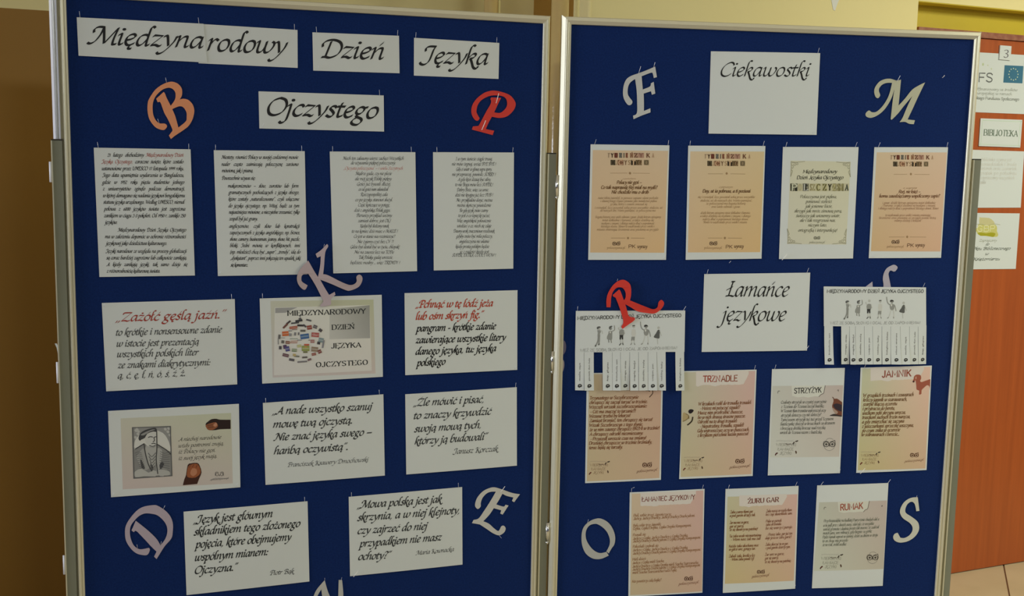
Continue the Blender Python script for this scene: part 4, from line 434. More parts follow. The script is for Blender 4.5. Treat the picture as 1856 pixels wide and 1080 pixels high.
{'key':'R4','board':1,'c':(1076.7,-98.6),'cor':[(-106.6,147.1),(104,151.4),(105.9,-148),(-103.5,-150.3)],'label':'pinkish orange printed page at the right end of the top row','z':1,'bow':2.5,'pins':'TL,TR,bl,br','items':[('G',[(219,197,165),(223,195,170),(221,181,151),(215,183,140)],1,[(-99.3,133.7),(101.8,137.3),(102.7,-130.7),(-98.6,-131.4)],'printed_background#10'),('T','r',(165,140,115),6.7,(3,1.6),0,[('T',-59.8,116.2,-54.2,116.3)],'printed_title'),('T','r',(70,45,30),6.74,(3,1.6),0,[('Y',-51.4,116.3,-44.1,116.5)],'printed_title'),('P',(140,75,55),2,[(-43,127.8,1),(-33.7,127.7,1),(-33,115.4,1),(-42,115.5,1)],'printed_tile#1063',0),('T','r',(90,50,40),6.74,(3,1.6),0,[('D',-41.1,116.5,-34,116.7)],'printed_title'),('P',(130,125,115),2,[(-30.5,128.1,1),(-22.3,128,1),(-21.6,115.6,1),(-29.5,115.8,1)],'printed_tile#1146',0),('T','r',(95,90,80),6.7,(3,1.6),0,[('Z',-28.7,116.8,-22.5,116.9)],'printed_title'),('T','r',(120,110,95),6.7,(3,1.6),0,[('I',-19,117,-14.5,117)],'printed_title'),('P',(165,105,80),2,[(-13.1,128.4,1),(-7.2,128.3,1),(-6.5,115.9,1),(-12.1,116.1,1)],'printed_tile#1262',0),('T','r',(110,70,50),6.74,(3,1.6),0,[('E',-11.6,117.1,-7.1,117.2)],'printed_title'),('P',(185,150,120),2,[(-2.3,128.6,1),(7.4,128.5,1),(8.1,116.2,1),(-1.3,116.3,1)],'printed_tile#1334',0),('T','r',(140,95,70),6.75,(3,1.6),0,[('Ń',-0.3,117.3,7,117.4)],'printed_title'),('P',(190,150,125),2,[(8.5,128.8,1),(19.3,128.8,1),(20,116.4,1),(9.6,116.5,1)],'printed_tile#1405',0),('T','r',(95,60,40),6.74,(3,1.6),0,[('Z',10.6,117.5,18.8,117.7)],'printed_title'),('P',(180,140,120),2,[(19.5,129.1,1),(35.6,129.1,1),(36.4,116.7,1),(20.6,116.7,1)],'printed_tile#1478',0),('T','r',(150,110,90),6.75,(3,1.6),0,[('Y',22.3,117.7,34.5,118)],'printed_title'),('T','r',(115,75,55),6.75,(3,1.6),0,[('K',42.5,118.1,52.5,118.3)],'printed_title'),('T','r',(185,150,120),6.75,(3,1.6),0,[('A',57.8,118.4,62.8,118.5)],'printed_title'),('P',(62,50,32),2,[(-51.4,110.2,1),(-38.9,110.1,1),(-38.1,97.1,1),(-50.4,97.2,1)],'printed_tile#1374',0),('T','r',(90,80,60),7.12,(3,1.6),0,[('O',-49.1,98.2,-39.6,98.4)],'printed_title'),('T','r',(180,150,115),7.07,(3,1.6),0,[('J',-36.7,98.5,-33,98.5)],'printed_title'),('P',(135,95,70),2,[(-32.7,110.5,1),(-17.4,110.5,1),(-16.6,97.5,1),(-31.6,97.5,1)],'printed_tile#1499',0),('T','r',(205,165,130),7.12,(3,1.6),0,[('C',-30,98.6,-18.4,98.8)],'printed_title'),('T','r',(130,100,75),7.12,(3,1.6),0,[('Y',-14.7,98.9,-7.7,99)],'printed_title'),('T','r',(170,140,105),7.12,(3,1.6),0,[('S',-4.6,99,0.9,99.1)],'printed_title'),('P',(55,42,26),2,[(1.9,111.2,1),(15.3,111.1,1),(16.1,98.1,1),(3,98.1,1)],'printed_tile#1728',0),('T','r',(225,190,150),7.12,(3,1.6),0,[('T',4.4,99.2,14.5,99.4)],'printed_title'),('P',(62,50,32),2,[(15.3,111.4,1),(21.3,111.2,1),(22,98.2,1),(16.4,98.4,1)],'printed_tile#1817',0),('T','r',(140,115,80),7.17,(3,1.6),0,[('E',16.9,99.4,21.4,99.5)],'printed_title'),('P',(100,70,45),2,[(21.2,111.5,1),(30.9,111.4,1),(31.7,98.3,1),(22.3,98.5,1)],'printed_tile#1856',0),('T','r',(150,125,90),7.17,(3,1.6),0,[('G',23.3,99.5,30.6,99.7)],'printed_title'),('P',(150,130,100),2,[(36.1,111.8,1),(49.6,111.8,1),(50.4,98.7,1),(37.2,98.7,1)],'printed_tile#1955',0),('T','r',(110,95,70),7.17,(3,1.6),0,[('O',38.6,99.8,48.8,100)],'printed_title'),('I',(160,128,92),0.94,2,[[(-47,76.1),(-9.4,76.8)],[(12,77.1),(55,77.5)],[(-49.7,-92.5),(-5.5,-92.1)],[(10.2,-91.9),(57.4,-91.9)]],'printed_ornament'),('P',(160,128,92),3,[(1.2,81.3),(4.6,77.7),(1.7,74),(-1.7,77.6)],'printed_ornament',1),('P',(160,128,92),3,[(2.1,-87.9),(5.5,-91.6),(2.6,-95.3),(-0.8,-91.7)],'printed_ornament',1),('T','c',(160,128,92),2.26,(1.8,0.5),0,[('o zapisie',-18.5,38.3,21.6,39.3)],'lettering'),('T','u',(120,80,52),5.38,(2.9,1),0,[('Rzej, nie księż –',-29.8,26.4,32.6,27.3),('komu zawdzięczamy współczesny zapis?',-84.4,13.8,90.2,16.5)],'lettering'),('T','u',(180,142,112),3.83,(2.2,0.8),0,[('i gwar, dzięki którym opisujemy świat dokładnie',-74.7,-3.1,78.4,-1.1),('i barwnie, a także dzielimy się myślami z innymi,',-73.4,-10.4,78.9,-8.4),('i dlatego należy dbać o poprawność każdego słowa. Słowo',-85.3,-18.2,88.2,-16),('to wędrowało przez wieki i miasta zmieniając',-64,-36.2,67.1,-34.7),('brzmienie oraz pisownię aż przyjęło postać którą',-81,-43.7,82.6,-41.8),('znamy dzisiaj z książek',-38.5,-50.5,39.8,-49.7)],'lettering'),('I',(80,55,40),1.14,2,[[(-31.4,-106.3),(-31.8,-108),(-32.8,-109.5),(-34.5,-110.3),(-36.4,-110.3),(-38.2,-109.5),(-39.5,-108.1),(-40,-106.4),(-39.7,-104.6),(-38.6,-103.2),(-37,-102.4),(-35.1,-102.4),(-33.3,-103.1),(-32,-104.5),(-31.4,-106.3)],[(-20.7,-106.2),(-21,-108),(-22.1,-109.4),(-23.8,-110.2),(-25.7,-110.2),(-27.5,-109.4),(-28.7,-108),(-29.3,-106.3),(-29,-104.5),(-27.9,-103.1),(-26.2,-102.3),(-24.3,-102.3),(-22.5,-103),(-21.2,-104.4),(-20.7,-106.2)]],'printed_owl'),('P',(80,55,40),3,[(-33.6,-106.3),(-34.1,-107.7),(-35.6,-108.3),(-37.2,-107.8),(-37.9,-106.3),(-37.4,-104.9),(-35.9,-104.3),(-34.3,-104.9)],'printed_owl',1),('P',(80,55,40),3,[(-22.8,-106.2),(-23.4,-107.6),(-24.9,-108.3),(-26.4,-107.7),(-27.1,-106.2),(-26.6,-104.8),(-25.1,-104.2),(-23.6,-104.8)],'printed_owl',1),('P',(80,55,40),3,[(-31.7,-106.7,1),(-29,-106.7,1),(-30,-111.1,1)],'printed_owl',1),('I',(80,55,40),1.01,2,[[(-30.8,-103),(-30.3,-107.5)],[(-32.4,-102.2),(-36.7,-101.3),(-40.1,-101.9)],[(-28.9,-102.2),(-24.7,-101),(-20.9,-99.7)],[(-40.1,-101.9),(-41.1,-106.4),(-39.2,-110)],[(-20.9,-99.7),(-19.6,-106.2),(-21.1,-109.8)]],'printed_owl'),('T','s',(160,128,92),3.32,(1.4,1.4),0,[('polszczyzna.pl',-54.4,-120.5,-5.5,-120.1)],'lettering'),('T','s',(100,65,45),5.91,(1.7,1.7),0,[('PK',4.2,-118.9,23.1,-118.8),('wyrazy',27.7,-117.6,55.3,-117.4)],'printed_logo')]},
{'key':'CI','board':1,'c':(656.1,181.3),'cor':[(-149.6,103.1),(147.5,108.1),(149.2,-104),(-147.1,-107.1)],'label':'blank-bodied white sheet headed Ciekawostki, high in the middle of the right board','z':1,'bow':3,'pins':'tl,TR,br','items':[('T','c',(28,28,28),22.42,(1.8,0.42),0,[('Ciekawostki',-119.9,40.6,125.2,47.8)],'lettering')]},
{'key':'LA','board':1,'c':(662.3,-396.9),'cor':[(-148.7,102.8),(146.6,108),(149.2,-104.4),(-147,-106.6)],'label':'white sheet lettered Łamańce językowe in the centre of the right board','z':1,'bow':3,'pins':'TL,TR,BRo','items':[('T','c',(30,30,30),25.94,(1.8,0.42),0,[('Łamańce',-88.6,43.6,89.4,43.8),('językowe',-108.7,-22.4,84.1,-22.8)],'lettering')]},
{'key':'R5','board':1,'c':(309.5,-706.8),'cor':[(-106,148.5),(101.5,149.6),(106.8,-147),(-102.2,-151.2)],'label':'orange poem page whose top is hidden behind the left tear-off flyer','z':0.7,'bow':1.2,'pins':'','items':[('G',[(205,190,160),(205,170,150),(212,181,154),(206,187,151)],1,[(-100,145.5),(97.7,146.6),(102.4,-141.8),(-98,-146.7)],'printed_background#11'),('T','u',(138,90,60),5.89,(2.9,1),0,[('Trzynastego w Szczebrzeszynie',-96.1,77,36.5,78.1),('chrząszcz się zaczął tarzać w trzcinie.',-96.6,64.9,61.1,65.9),('Wszczęli wrzask szczebrzeszynianie:',-96.3,52.7,60.7,53.7),('- Cóż ma znaczyć to tarzanie?!',-93.2,40,30.4,40.9),('Wezwać trzeba by lekarza!',-95.5,27.8,16.2,28.8),('Zamiast brzmieć, ten chrząszcz się tarza!',-95.2,15.6,77.6,16.9),('Wszak Szczebrzeszyn z tego słynie,',-94.8,3.3,50.5,4.1),('że w nim zawsze chrząszcz BRZMI w trzcinie!',-94.5,-9,97.8,-6.7),('A chrząszcz odrzekł niezmieszany:',-94.1,-21.2,52.3,-20.2),('- Przyszedł wreszcie czas na zmiany!',-91,-34,61.9,-33.2)],'lettering'),('T','u',(138,90,60),5.89,(2.9,1),0,[('Drzewiej chrząszcze w trzcinie brzmiały,',-94.3,-45.6,77.6,-45.2),('teraz będą się tarzały.',-94,-58,-3.3,-57.4)],'lettering'),('T','s',(130,95,70),4.73,(1.2,1.2),0,[('WIERSZYKI',-90.4,-104.8,-41.9,-105.9),('ŁAMIĄCE',-86.4,-115.5,-47.5,-116.4),('JĘZYKI',-81,-126,-53.1,-126.6)],'printed_logo'),('T','s',(175,157,145),1.63,(1,1),0,[('polszczyzna.pl',-90,-92.3,-48.2,-93.2)],'printed_logo'),('P',(110,50,40),3,[(-93,-126.9),(-90.6,-122.5),(-86.7,-120.4),(-85.8,-123.4),(-89.1,-125.5),(-90.5,-128.4)],'printed_logo',1),('P',(70,60,50),3,[(-50.2,-99.8),(-46.7,-94.7),(-44.9,-96.2),(-48,-101.3)],'printed_logo',1),('P',(70,60,50),3,[(-43.8,-93.3),(-36.5,-91.2),(-37.2,-94.1),(-42.3,-95.5)],'printed_logo',1),('P',(90,65,50),3,[(-43,-118.4),(-40.9,-117),(-38.5,-122.2),(-40.6,-125.1),(-42.2,-122.1)],'printed_logo',1),('I',(95,75,60),1.33,2,[[(-66.4,-98.7),(-64.1,-100.9),(-53.9,-100.4)]],'printed_logo'),('I',(90,55,40),1.42,2,[[(65.5,-105.2),(65.1,-107.4),(63.7,-109.1),(61.7,-110.1),(59.5,-110),(57.4,-109),(55.9,-107.2),(55.4,-105),(55.8,-102.8),(57.1,-101.1),(59.1,-100.2),(61.4,-100.2),(63.4,-101.2),(64.9,-103),(65.5,-105.2)],[(78.1,-105.5),(77.7,-107.7),(76.4,-109.4),(74.4,-110.4),(72.1,-110.3),(70.1,-109.3),(68.6,-107.5),(68,-105.3),(68.4,-103.1),(69.8,-101.4),(71.8,-100.4),(74,-100.5),(76.1,-101.5),(77.6,-103.3),(78.1,-105.5)]],'printed_owl'),('P',(90,55,40),3,[(63,-105.2),(62.3,-107),(60.5,-107.7),(58.7,-106.9),(57.9,-105.1),(58.6,-103.3),(60.3,-102.6),(62.1,-103.4)],'printed_owl',1),('P',(90,55,40),3,[(75.6,-105.5),(74.9,-107.2),(73.2,-107.9),(71.3,-107.2),(70.5,-105.3),(71.2,-103.6),(73,-102.9),(74.8,-103.7)],'printed_owl',1),('P',(90,55,40),3,[(65.1,-105.7,1),(68.4,-105.8,1),(67,-111.3,1)],'printed_owl',1),('I',(90,55,40),1.26,2,[[(66.3,-101.2),(66.8,-106.8)],[(64.5,-100.2),(59.4,-98.8),(55.4,-99.5)],[(68.6,-100.3),(73.6,-98.8),(78.1,-97.4)],[(55.4,-99.5),(54.1,-105),(56.3,-109.6)],[(78.1,-97.4),(79.4,-105.5),(77.5,-110.1)]],'printed_owl'),('T','c',(130,90,70),3.87,(2.2,0.8),0,[('polszczyzna.pl',37.4,-124.7,96.8,-120.4)],'lettering'),('I',(80,55,40),2.33,2,[[(56.4,99.6),(62.3,99.8),(66.8,98)],[(74.1,100.8),(75.1,92.1),(66.7,81.9)]],'printed_insect_legs')]},
{'key':'R6','board':1,'c':(570,-702.4),'cor':[(-102.9,147.2),(101.4,149.5),(104.7,-146.3),(-103,-150.3)],'label':'orange and pink poem page titled TRZNADLE with a yellow bird at its left edge','z':1,'bow':2,'pins':'TR','items':[('G',[(199,199,176),(215,181,176),(215,183,159),(206,193,156)],1,[(-107.1,144.3),(97.9,145.9),(101,-141.1),(-99.2,-144.7)],'printed_background#12'),('P',(222,214,206),2,[(-68.2,145.9,1),(-63.3,145.9,1),(-58.4,146,1),(-53.5,146,1),(-48.6,146.1,1),(-43.8,146.1,1),(-38.9,146.2,1),(-34,146.2,1),(-29.1,146.3,1),(-24.2,146.4,1),(-19.3,146.4,1),(-14.4,146.5,1),(-9.5,146.5,1),(-4.6,146.6,1),(0.3,146.6,1),(5.3,146.7,1),(10.2,146.7,1),(15.1,146.8,1),(20,146.8,1),(24.9,146.9,1),(29.9,146.9,1),(34.8,147,1),(39.7,147,1),(44.6,147.1,1),(49.6,147.1,1),(54.5,147.2,1),(59.4,147.2,1),(64.4,147.3,1),(69.3,147.3,1),(74.3,147.4,1),(79.2,147.5,1),(79.7,138,1),(75.3,127.2,1),(70.7,119.1,1),(66.2,109.9,1),(61.2,109.8,1),(56.4,108.3,1),(51.4,108.3,1),(46.5,108.6,1),(41.5,109.2,1),(36.6,108,1),(31.7,108.2,1),(26.7,109.3,1),(21.7,109.3,1),(16.8,108.5,1),(11.9,108.8,1),(7,108.3,1),(2,109.4,1),(-2.8,107.2,1),(-7.7,106.6,1),(-12.5,104.8,1),(-17.5,105.7,1),(-22.4,106.9,1),(-27.4,108.4,1),(-32.3,108.5,1),(-37.2,108.7,1),(-42.1,108.9,1),(-47,108.7,1),(-51.9,107.6,1),(-56.7,106.4,1),(-61.5,104.3,1),(-66.5,106.8,1)],'printed_title_patch',0),('T','s',(165,75,60),10.58,(2.6,2.6),0,[('TRZN',-47.9,117.4,-0.7,118.2)],'lettering'),('T','s',(150,80,60),10.58,(2.6,2.6),0,[('ADLE',2.7,118.2,48.4,118.9)],'lettering'),('T','u',(138,90,60),5.97,(2.8,0.9),0,[('W krzakach rzekł do trznadla trznadel:',-57.3,52.8,91.4,55.4),('- Możesz mi pożyczyć szpadel?',-52.2,40.8,60,42.4),('Muszę nim przetrzebić chaszcze,',-58.2,28.5,67.7,29.9),('bo w nich straszą straszne paszcze.',-57.6,16.1,75.3,18.2),('Odrzekł na to drugi trznadel:',-57.1,3.7,53.3,5.1),('- Niepotrzebny, trznadlu, szpadel!',-51,-8.9,72.7,-6.8),('Gdy wytrzeszczysz oczy w chaszczach,',-57,-21.2,88.5,-19.6),('z krzykiem pierzchnie każda paszcza!',-56.9,-33.7,87.2,-31.1)],'lettering'),('P',(185,165,120),2,[(-99.8,32),(-93.6,33.4),(-89,28.9),(-83.4,21.4),(-86.2,14.8),(-95.7,11.2),(-99.3,8.3)],'printed_bird',1),('I',(130,110,70),1.92,2,[[(-98.7,9.8),(-91.3,12.6),(-84.8,18.5),(-84.2,22.9)],[(-91.3,30.4),(-83.6,25.1),(-82.5,16.9)]],'printed_bird'),('I',(60,48,35),3.84,2,[[(-72.2,20.5),(-74,10.9),(-80.5,3.6),(-85.5,0)]],'printed_bird'),('P',(38,30,35),3,[(-85.2,37.7),(-82,42),(-76.1,42.7),(-70,39.7),(-73.5,33.8),(-79.3,30.5),(-83.9,33.2)],'printed_bird',1),('T','s',(140,105,75),4.76,(1.2,1.2),0,[('WIERSZYKI',-91.1,-103,-41.4,-104.1),('ŁAMIĄCE',-86.9,-113.9,-47,-114.8),('JĘZYKI',-81.2,-124.5,-52.6,-125.1)],'printed_logo'),('T','s',(180,162,147),1.65,(1,1),0,[('polszczyzna.pl',-90.9,-90.4,-48,-91.2)],'printed_logo'),('P',(110,50,40),3,[(-93.5,-125.4),(-91.1,-121),(-87.1,-118.8),(-86.1,-121.8),(-89.5,-124),(-90.9,-127)],'printed_logo',1),('P',(70,60,50),3,[(-49.9,-97.9),(-46.4,-92.8),(-44.5,-94.3),(-47.6,-99.5)],'printed_logo',1),('P',(70,60,50),3,[(-43.4,-91.3),(-36,-89.3),(-36.6,-92.2),(-41.8,-93.6)],'printed_logo',1),('P',(90,65,50),3,[(-42.3,-116.8),(-40.1,-115.4),(-37.6,-120.7),(-39.8,-123.6),(-41.4,-120.6)],'printed_logo',1),('I',(95,75,60),1.34,2,[[(-66.5,-96.8),(-64.2,-99.1),(-53.7,-98.6)]],'printed_logo'),('I',(90,55,35),1.39,2,[[(64.8,-104.6),(64.4,-106.7),(63.1,-108.4),(61.1,-109.3),(58.8,-109.3),(56.8,-108.3),(55.3,-106.5),(54.7,-104.3),(55.1,-102.2),(56.4,-100.5),(58.4,-99.6),(60.6,-99.6),(62.7,-100.6),(64.2,-102.4),(64.8,-104.6)],[(77.4,-104.8),(77,-107),(75.6,-108.7),(73.7,-109.6),(71.4,-109.5),(69.4,-108.5),(67.9,-106.8),(67.3,-104.6),(67.7,-102.5),(69,-100.8),(71,-99.9),(73.2,-99.9),(75.3,-100.9),(76.8,-102.7),(77.4,-104.8)]],'printed_owl'),('P',(90,55,35),3,[(62.2,-104.5),(61.6,-106.2),(59.8,-106.9),(58,-106.2),(57.2,-104.4),(57.9,-102.7),(59.6,-102),(61.4,-102.7)],'printed_owl',1),('P',(90,55,35),3,[(74.8,-104.8),(74.2,-106.5),(72.4,-107.2),(70.6,-106.4),(69.8,-104.7),(70.5,-102.9),(72.2,-102.2),(74,-103)],'printed_owl',1),('P',(90,55,35),3,[(64.4,-105,1),(67.7,-105.1,1),(66.3,-110.6,1)],'printed_owl',1),('I',(90,55,35),1.24,2,[[(65.6,-100.6),(66.1,-106.1)],[(63.8,-99.6),(58.7,-98.2),(54.7,-98.9)],[(67.8,-99.7),(72.8,-98.3),(77.2,-96.9)],[(54.7,-98.9),(53.4,-104.3),(55.7,-108.8)],[(77.2,-96.9),(78.6,-104.9),(76.8,-109.3)]],'printed_owl'),('T','c',(130,90,70),3.92,(2.2,0.8),0,[('polszczyzna.pl',36,-123.5,96.4,-119.4)],'lettering')]},
{'key':'R7','board':1,'c':(820.9,-699.3),'cor':[(-105.8,147.4),(102.5,148.8),(106.1,-147.2),(-102.9,-149)],'label':'white poem page titled STRZYŻYK with a brown bird at its right edge','z':1,'bow':2.5,'pins':'TL,bl,br','items':[('G',[(204,205,196),(200,186,182),(206,198,190),(212,214,205)],1,[(-102.2,100.8),(100.8,100.7),(100.8,-100.3),(-98.6,-98.2)],'printed_background#13'),('P',(218,219,210),2,[(-48.4,100.9,1),(48.4,100.8,1),(46.7,92,1),(44.5,79.2,1),(38,75.7,1),(31.7,70.1,1),(19.2,71,1),(0.3,67.7,1),(-13.1,70.7,1),(-29.1,68.5,1),(-45.4,73.2,1)],'printed_title_patch',0),('I',(120,112,110),1.84,2,[[(48.1,100.3),(46.4,89.2),(44.5,79.2),(38,76.2),(31.7,70.1)]],'printed_ornament'),('T','s',(50,48,48),9.37,(2.4,2.4),0,[('STRZYŻYK',-39.9,79.8,38,81.9)],'lettering'),('I',(110,105,100),1.56,2,[[(-86.4,80.8),(-85.2,86.4),(-80.8,86.4)],[(84.6,86.6),(87.5,88),(87.5,83.7)]],'printed_ornament'),('T','u',(118,118,112),5.39,(2.3,0.7),0,[('Czubaty strzyżyk w czystej szarzyźnie',-75.6,51.6,54.9,52.3),('z Tczewa do Tczewa toczył butelkę.',-75,39.5,48.2,39.9),('W Tczewie tłum trzewiów wytrzeszczył oczy',-74.4,27.8,54.1,27.7),('strzyżyk dotoczy czy nie dotoczy?',-74.5,15.3,41.5,16.4),('Tymczasem strzyżyk tuż tuż przed Tczewem',-73.8,3.1,77.8,3.6),('butelczynkę zboczył w krzaczkach za drzewem',-73.9,-9,82.9,-8),('i broczącą dróżką krocząc nad rzeczką',-74,-20.9,55.5,-20.9),('wrócił do Tczewa razem z butelczką.',-74.1,-32.6,45.9,-33.2)],'lettering'),('P',(120,72,55),3,[(73.2,67.5,1),(76.4,63.1),(84.5,63.7),(93.8,57.9),(100.7,52.8,1),(102.4,14,1),(90.3,17.8),(84.3,18.6),(79.4,25.9),(73.7,34.5),(71.6,44.6),(74.9,56)],'printed_bird',1),('P',(58,48,58),4,[(74.5,46),(85.3,50.1),(100.4,45.6,1),(100.8,27,1),(92.5,29.3),(81,35.9)],'printed_bird',1),('P',(176,150,135),5,[(73,38.8),(80.4,33),(89.8,25.7),(84.2,20),(75.4,30.2)],'printed_bird',1),('I',(110,75,65),2.29,3,[[(71.7,67.8),(76,62.8)]],'printed_bird'),('P',(60,52,52),5,[(65.2,16),(75.3,20.2),(81.2,20.8),(91.7,17.8),(101.5,15.5),(101,12.6),(87.5,14.2)],'printed_bird',1),('T','s',(125,125,115),5.33,(1.2,1.2),0,[('WIERSZYKI',-83.6,-66.7,-27.4,-67.8),('ŁAMIĄCE',-78.7,-78.8,-33.6,-79.7),('JĘZYKI',-72.1,-90.6,-39.7,-91.3)],'printed_logo'),('T','s',(172,172,167),1.83,(1,1),0,[('polszczyzna.pl',-83.5,-52.6,-35,-53.5)],'printed_logo'),('P',(95,55,55),3,[(-86,-91.7),(-83.4,-86.7),(-78.9,-84.3),(-77.7,-87.7),(-81.5,-90.1),(-83,-93.4)],'printed_logo',1),('P',(70,60,50),3,[(-37.1,-61),(-33.2,-55.2),(-31,-56.9),(-34.5,-62.7)],'printed_logo',1),('P',(70,60,50),3,[(-29.9,-53.6),(-21.5,-51.3),(-22.1,-54.6),(-28,-56.1)],'printed_logo',1),('P',(90,65,50),3,[(-28.3,-82),(-25.8,-80.4),(-23,-86.3),(-25.3,-89.6),(-27.2,-86.2)],'printed_logo',1),('I',(95,75,60),1.5,2,[[(-55.9,-59.8),(-53.2,-62.3),(-41.3,-61.7)]],'printed_logo'),('I',(85,82,80),1.94,2,[[(67.9,-64.6),(67.4,-67.5),(65.6,-69.9),(62.8,-71.1),(59.7,-71.1),(56.8,-69.7),(54.7,-67.3),(53.8,-64.3),(54.4,-61.3),(56.2,-59),(58.9,-57.7),(62.1,-57.8),(65,-59.1),(67.1,-61.6),(67.9,-64.6)],[(85.6,-64.9),(85.1,-67.9),(83.3,-70.2),(80.5,-71.5),(77.4,-71.4),(74.5,-70),(72.4,-67.6),(71.5,-64.6),(72,-61.7),(73.8,-59.3),(76.6,-58),(79.7,-58.1),(82.6,-59.5),(84.7,-61.9),(85.6,-64.9)]],'printed_owl'),('P',(85,82,80),3,[(64.4,-64.5),(63.5,-66.9),(61.1,-67.9),(58.5,-66.8),(57.4,-64.4),(58.2,-61.9),(60.7,-61),(63.2,-62)],'printed_owl',1),('P',(85,82,80),3,[(82.1,-64.8),(81.2,-67.2),(78.8,-68.2),(76.2,-67.1),(75,-64.7),(75.9,-62.3),(78.3,-61.3),(80.9,-62.4)],'printed_owl',1),('P',(85,82,80),3,[(67.5,-65.2,1),(72,-65.3,1),(70.2,-72.8,1)],'printed_owl',1),('I',(85,82,80),1.72,2,[[(69,-59.1),(69.8,-66.6)],[(66.5,-57.7),(59.3,-55.8),(53.7,-56.7)],[(72.1,-57.8),(79.1,-55.8),(85.3,-53.9)],[(53.7,-56.7),(52.1,-64.3),(55.2,-70.5)],[(85.3,-53.9),(87.4,-64.9),(84.9,-71.1)]],'printed_owl'),('I',(135,132,130),1.1,2,[[(54.5,-69.8),(59.2,-77.4),(70.8,-82.5),(81.8,-77.9),(85.6,-70.4)],[(59.3,-54.8),(62.5,-49.4),(71.5,-47.5),(80.2,-51.1)]],'printed_owl')]},
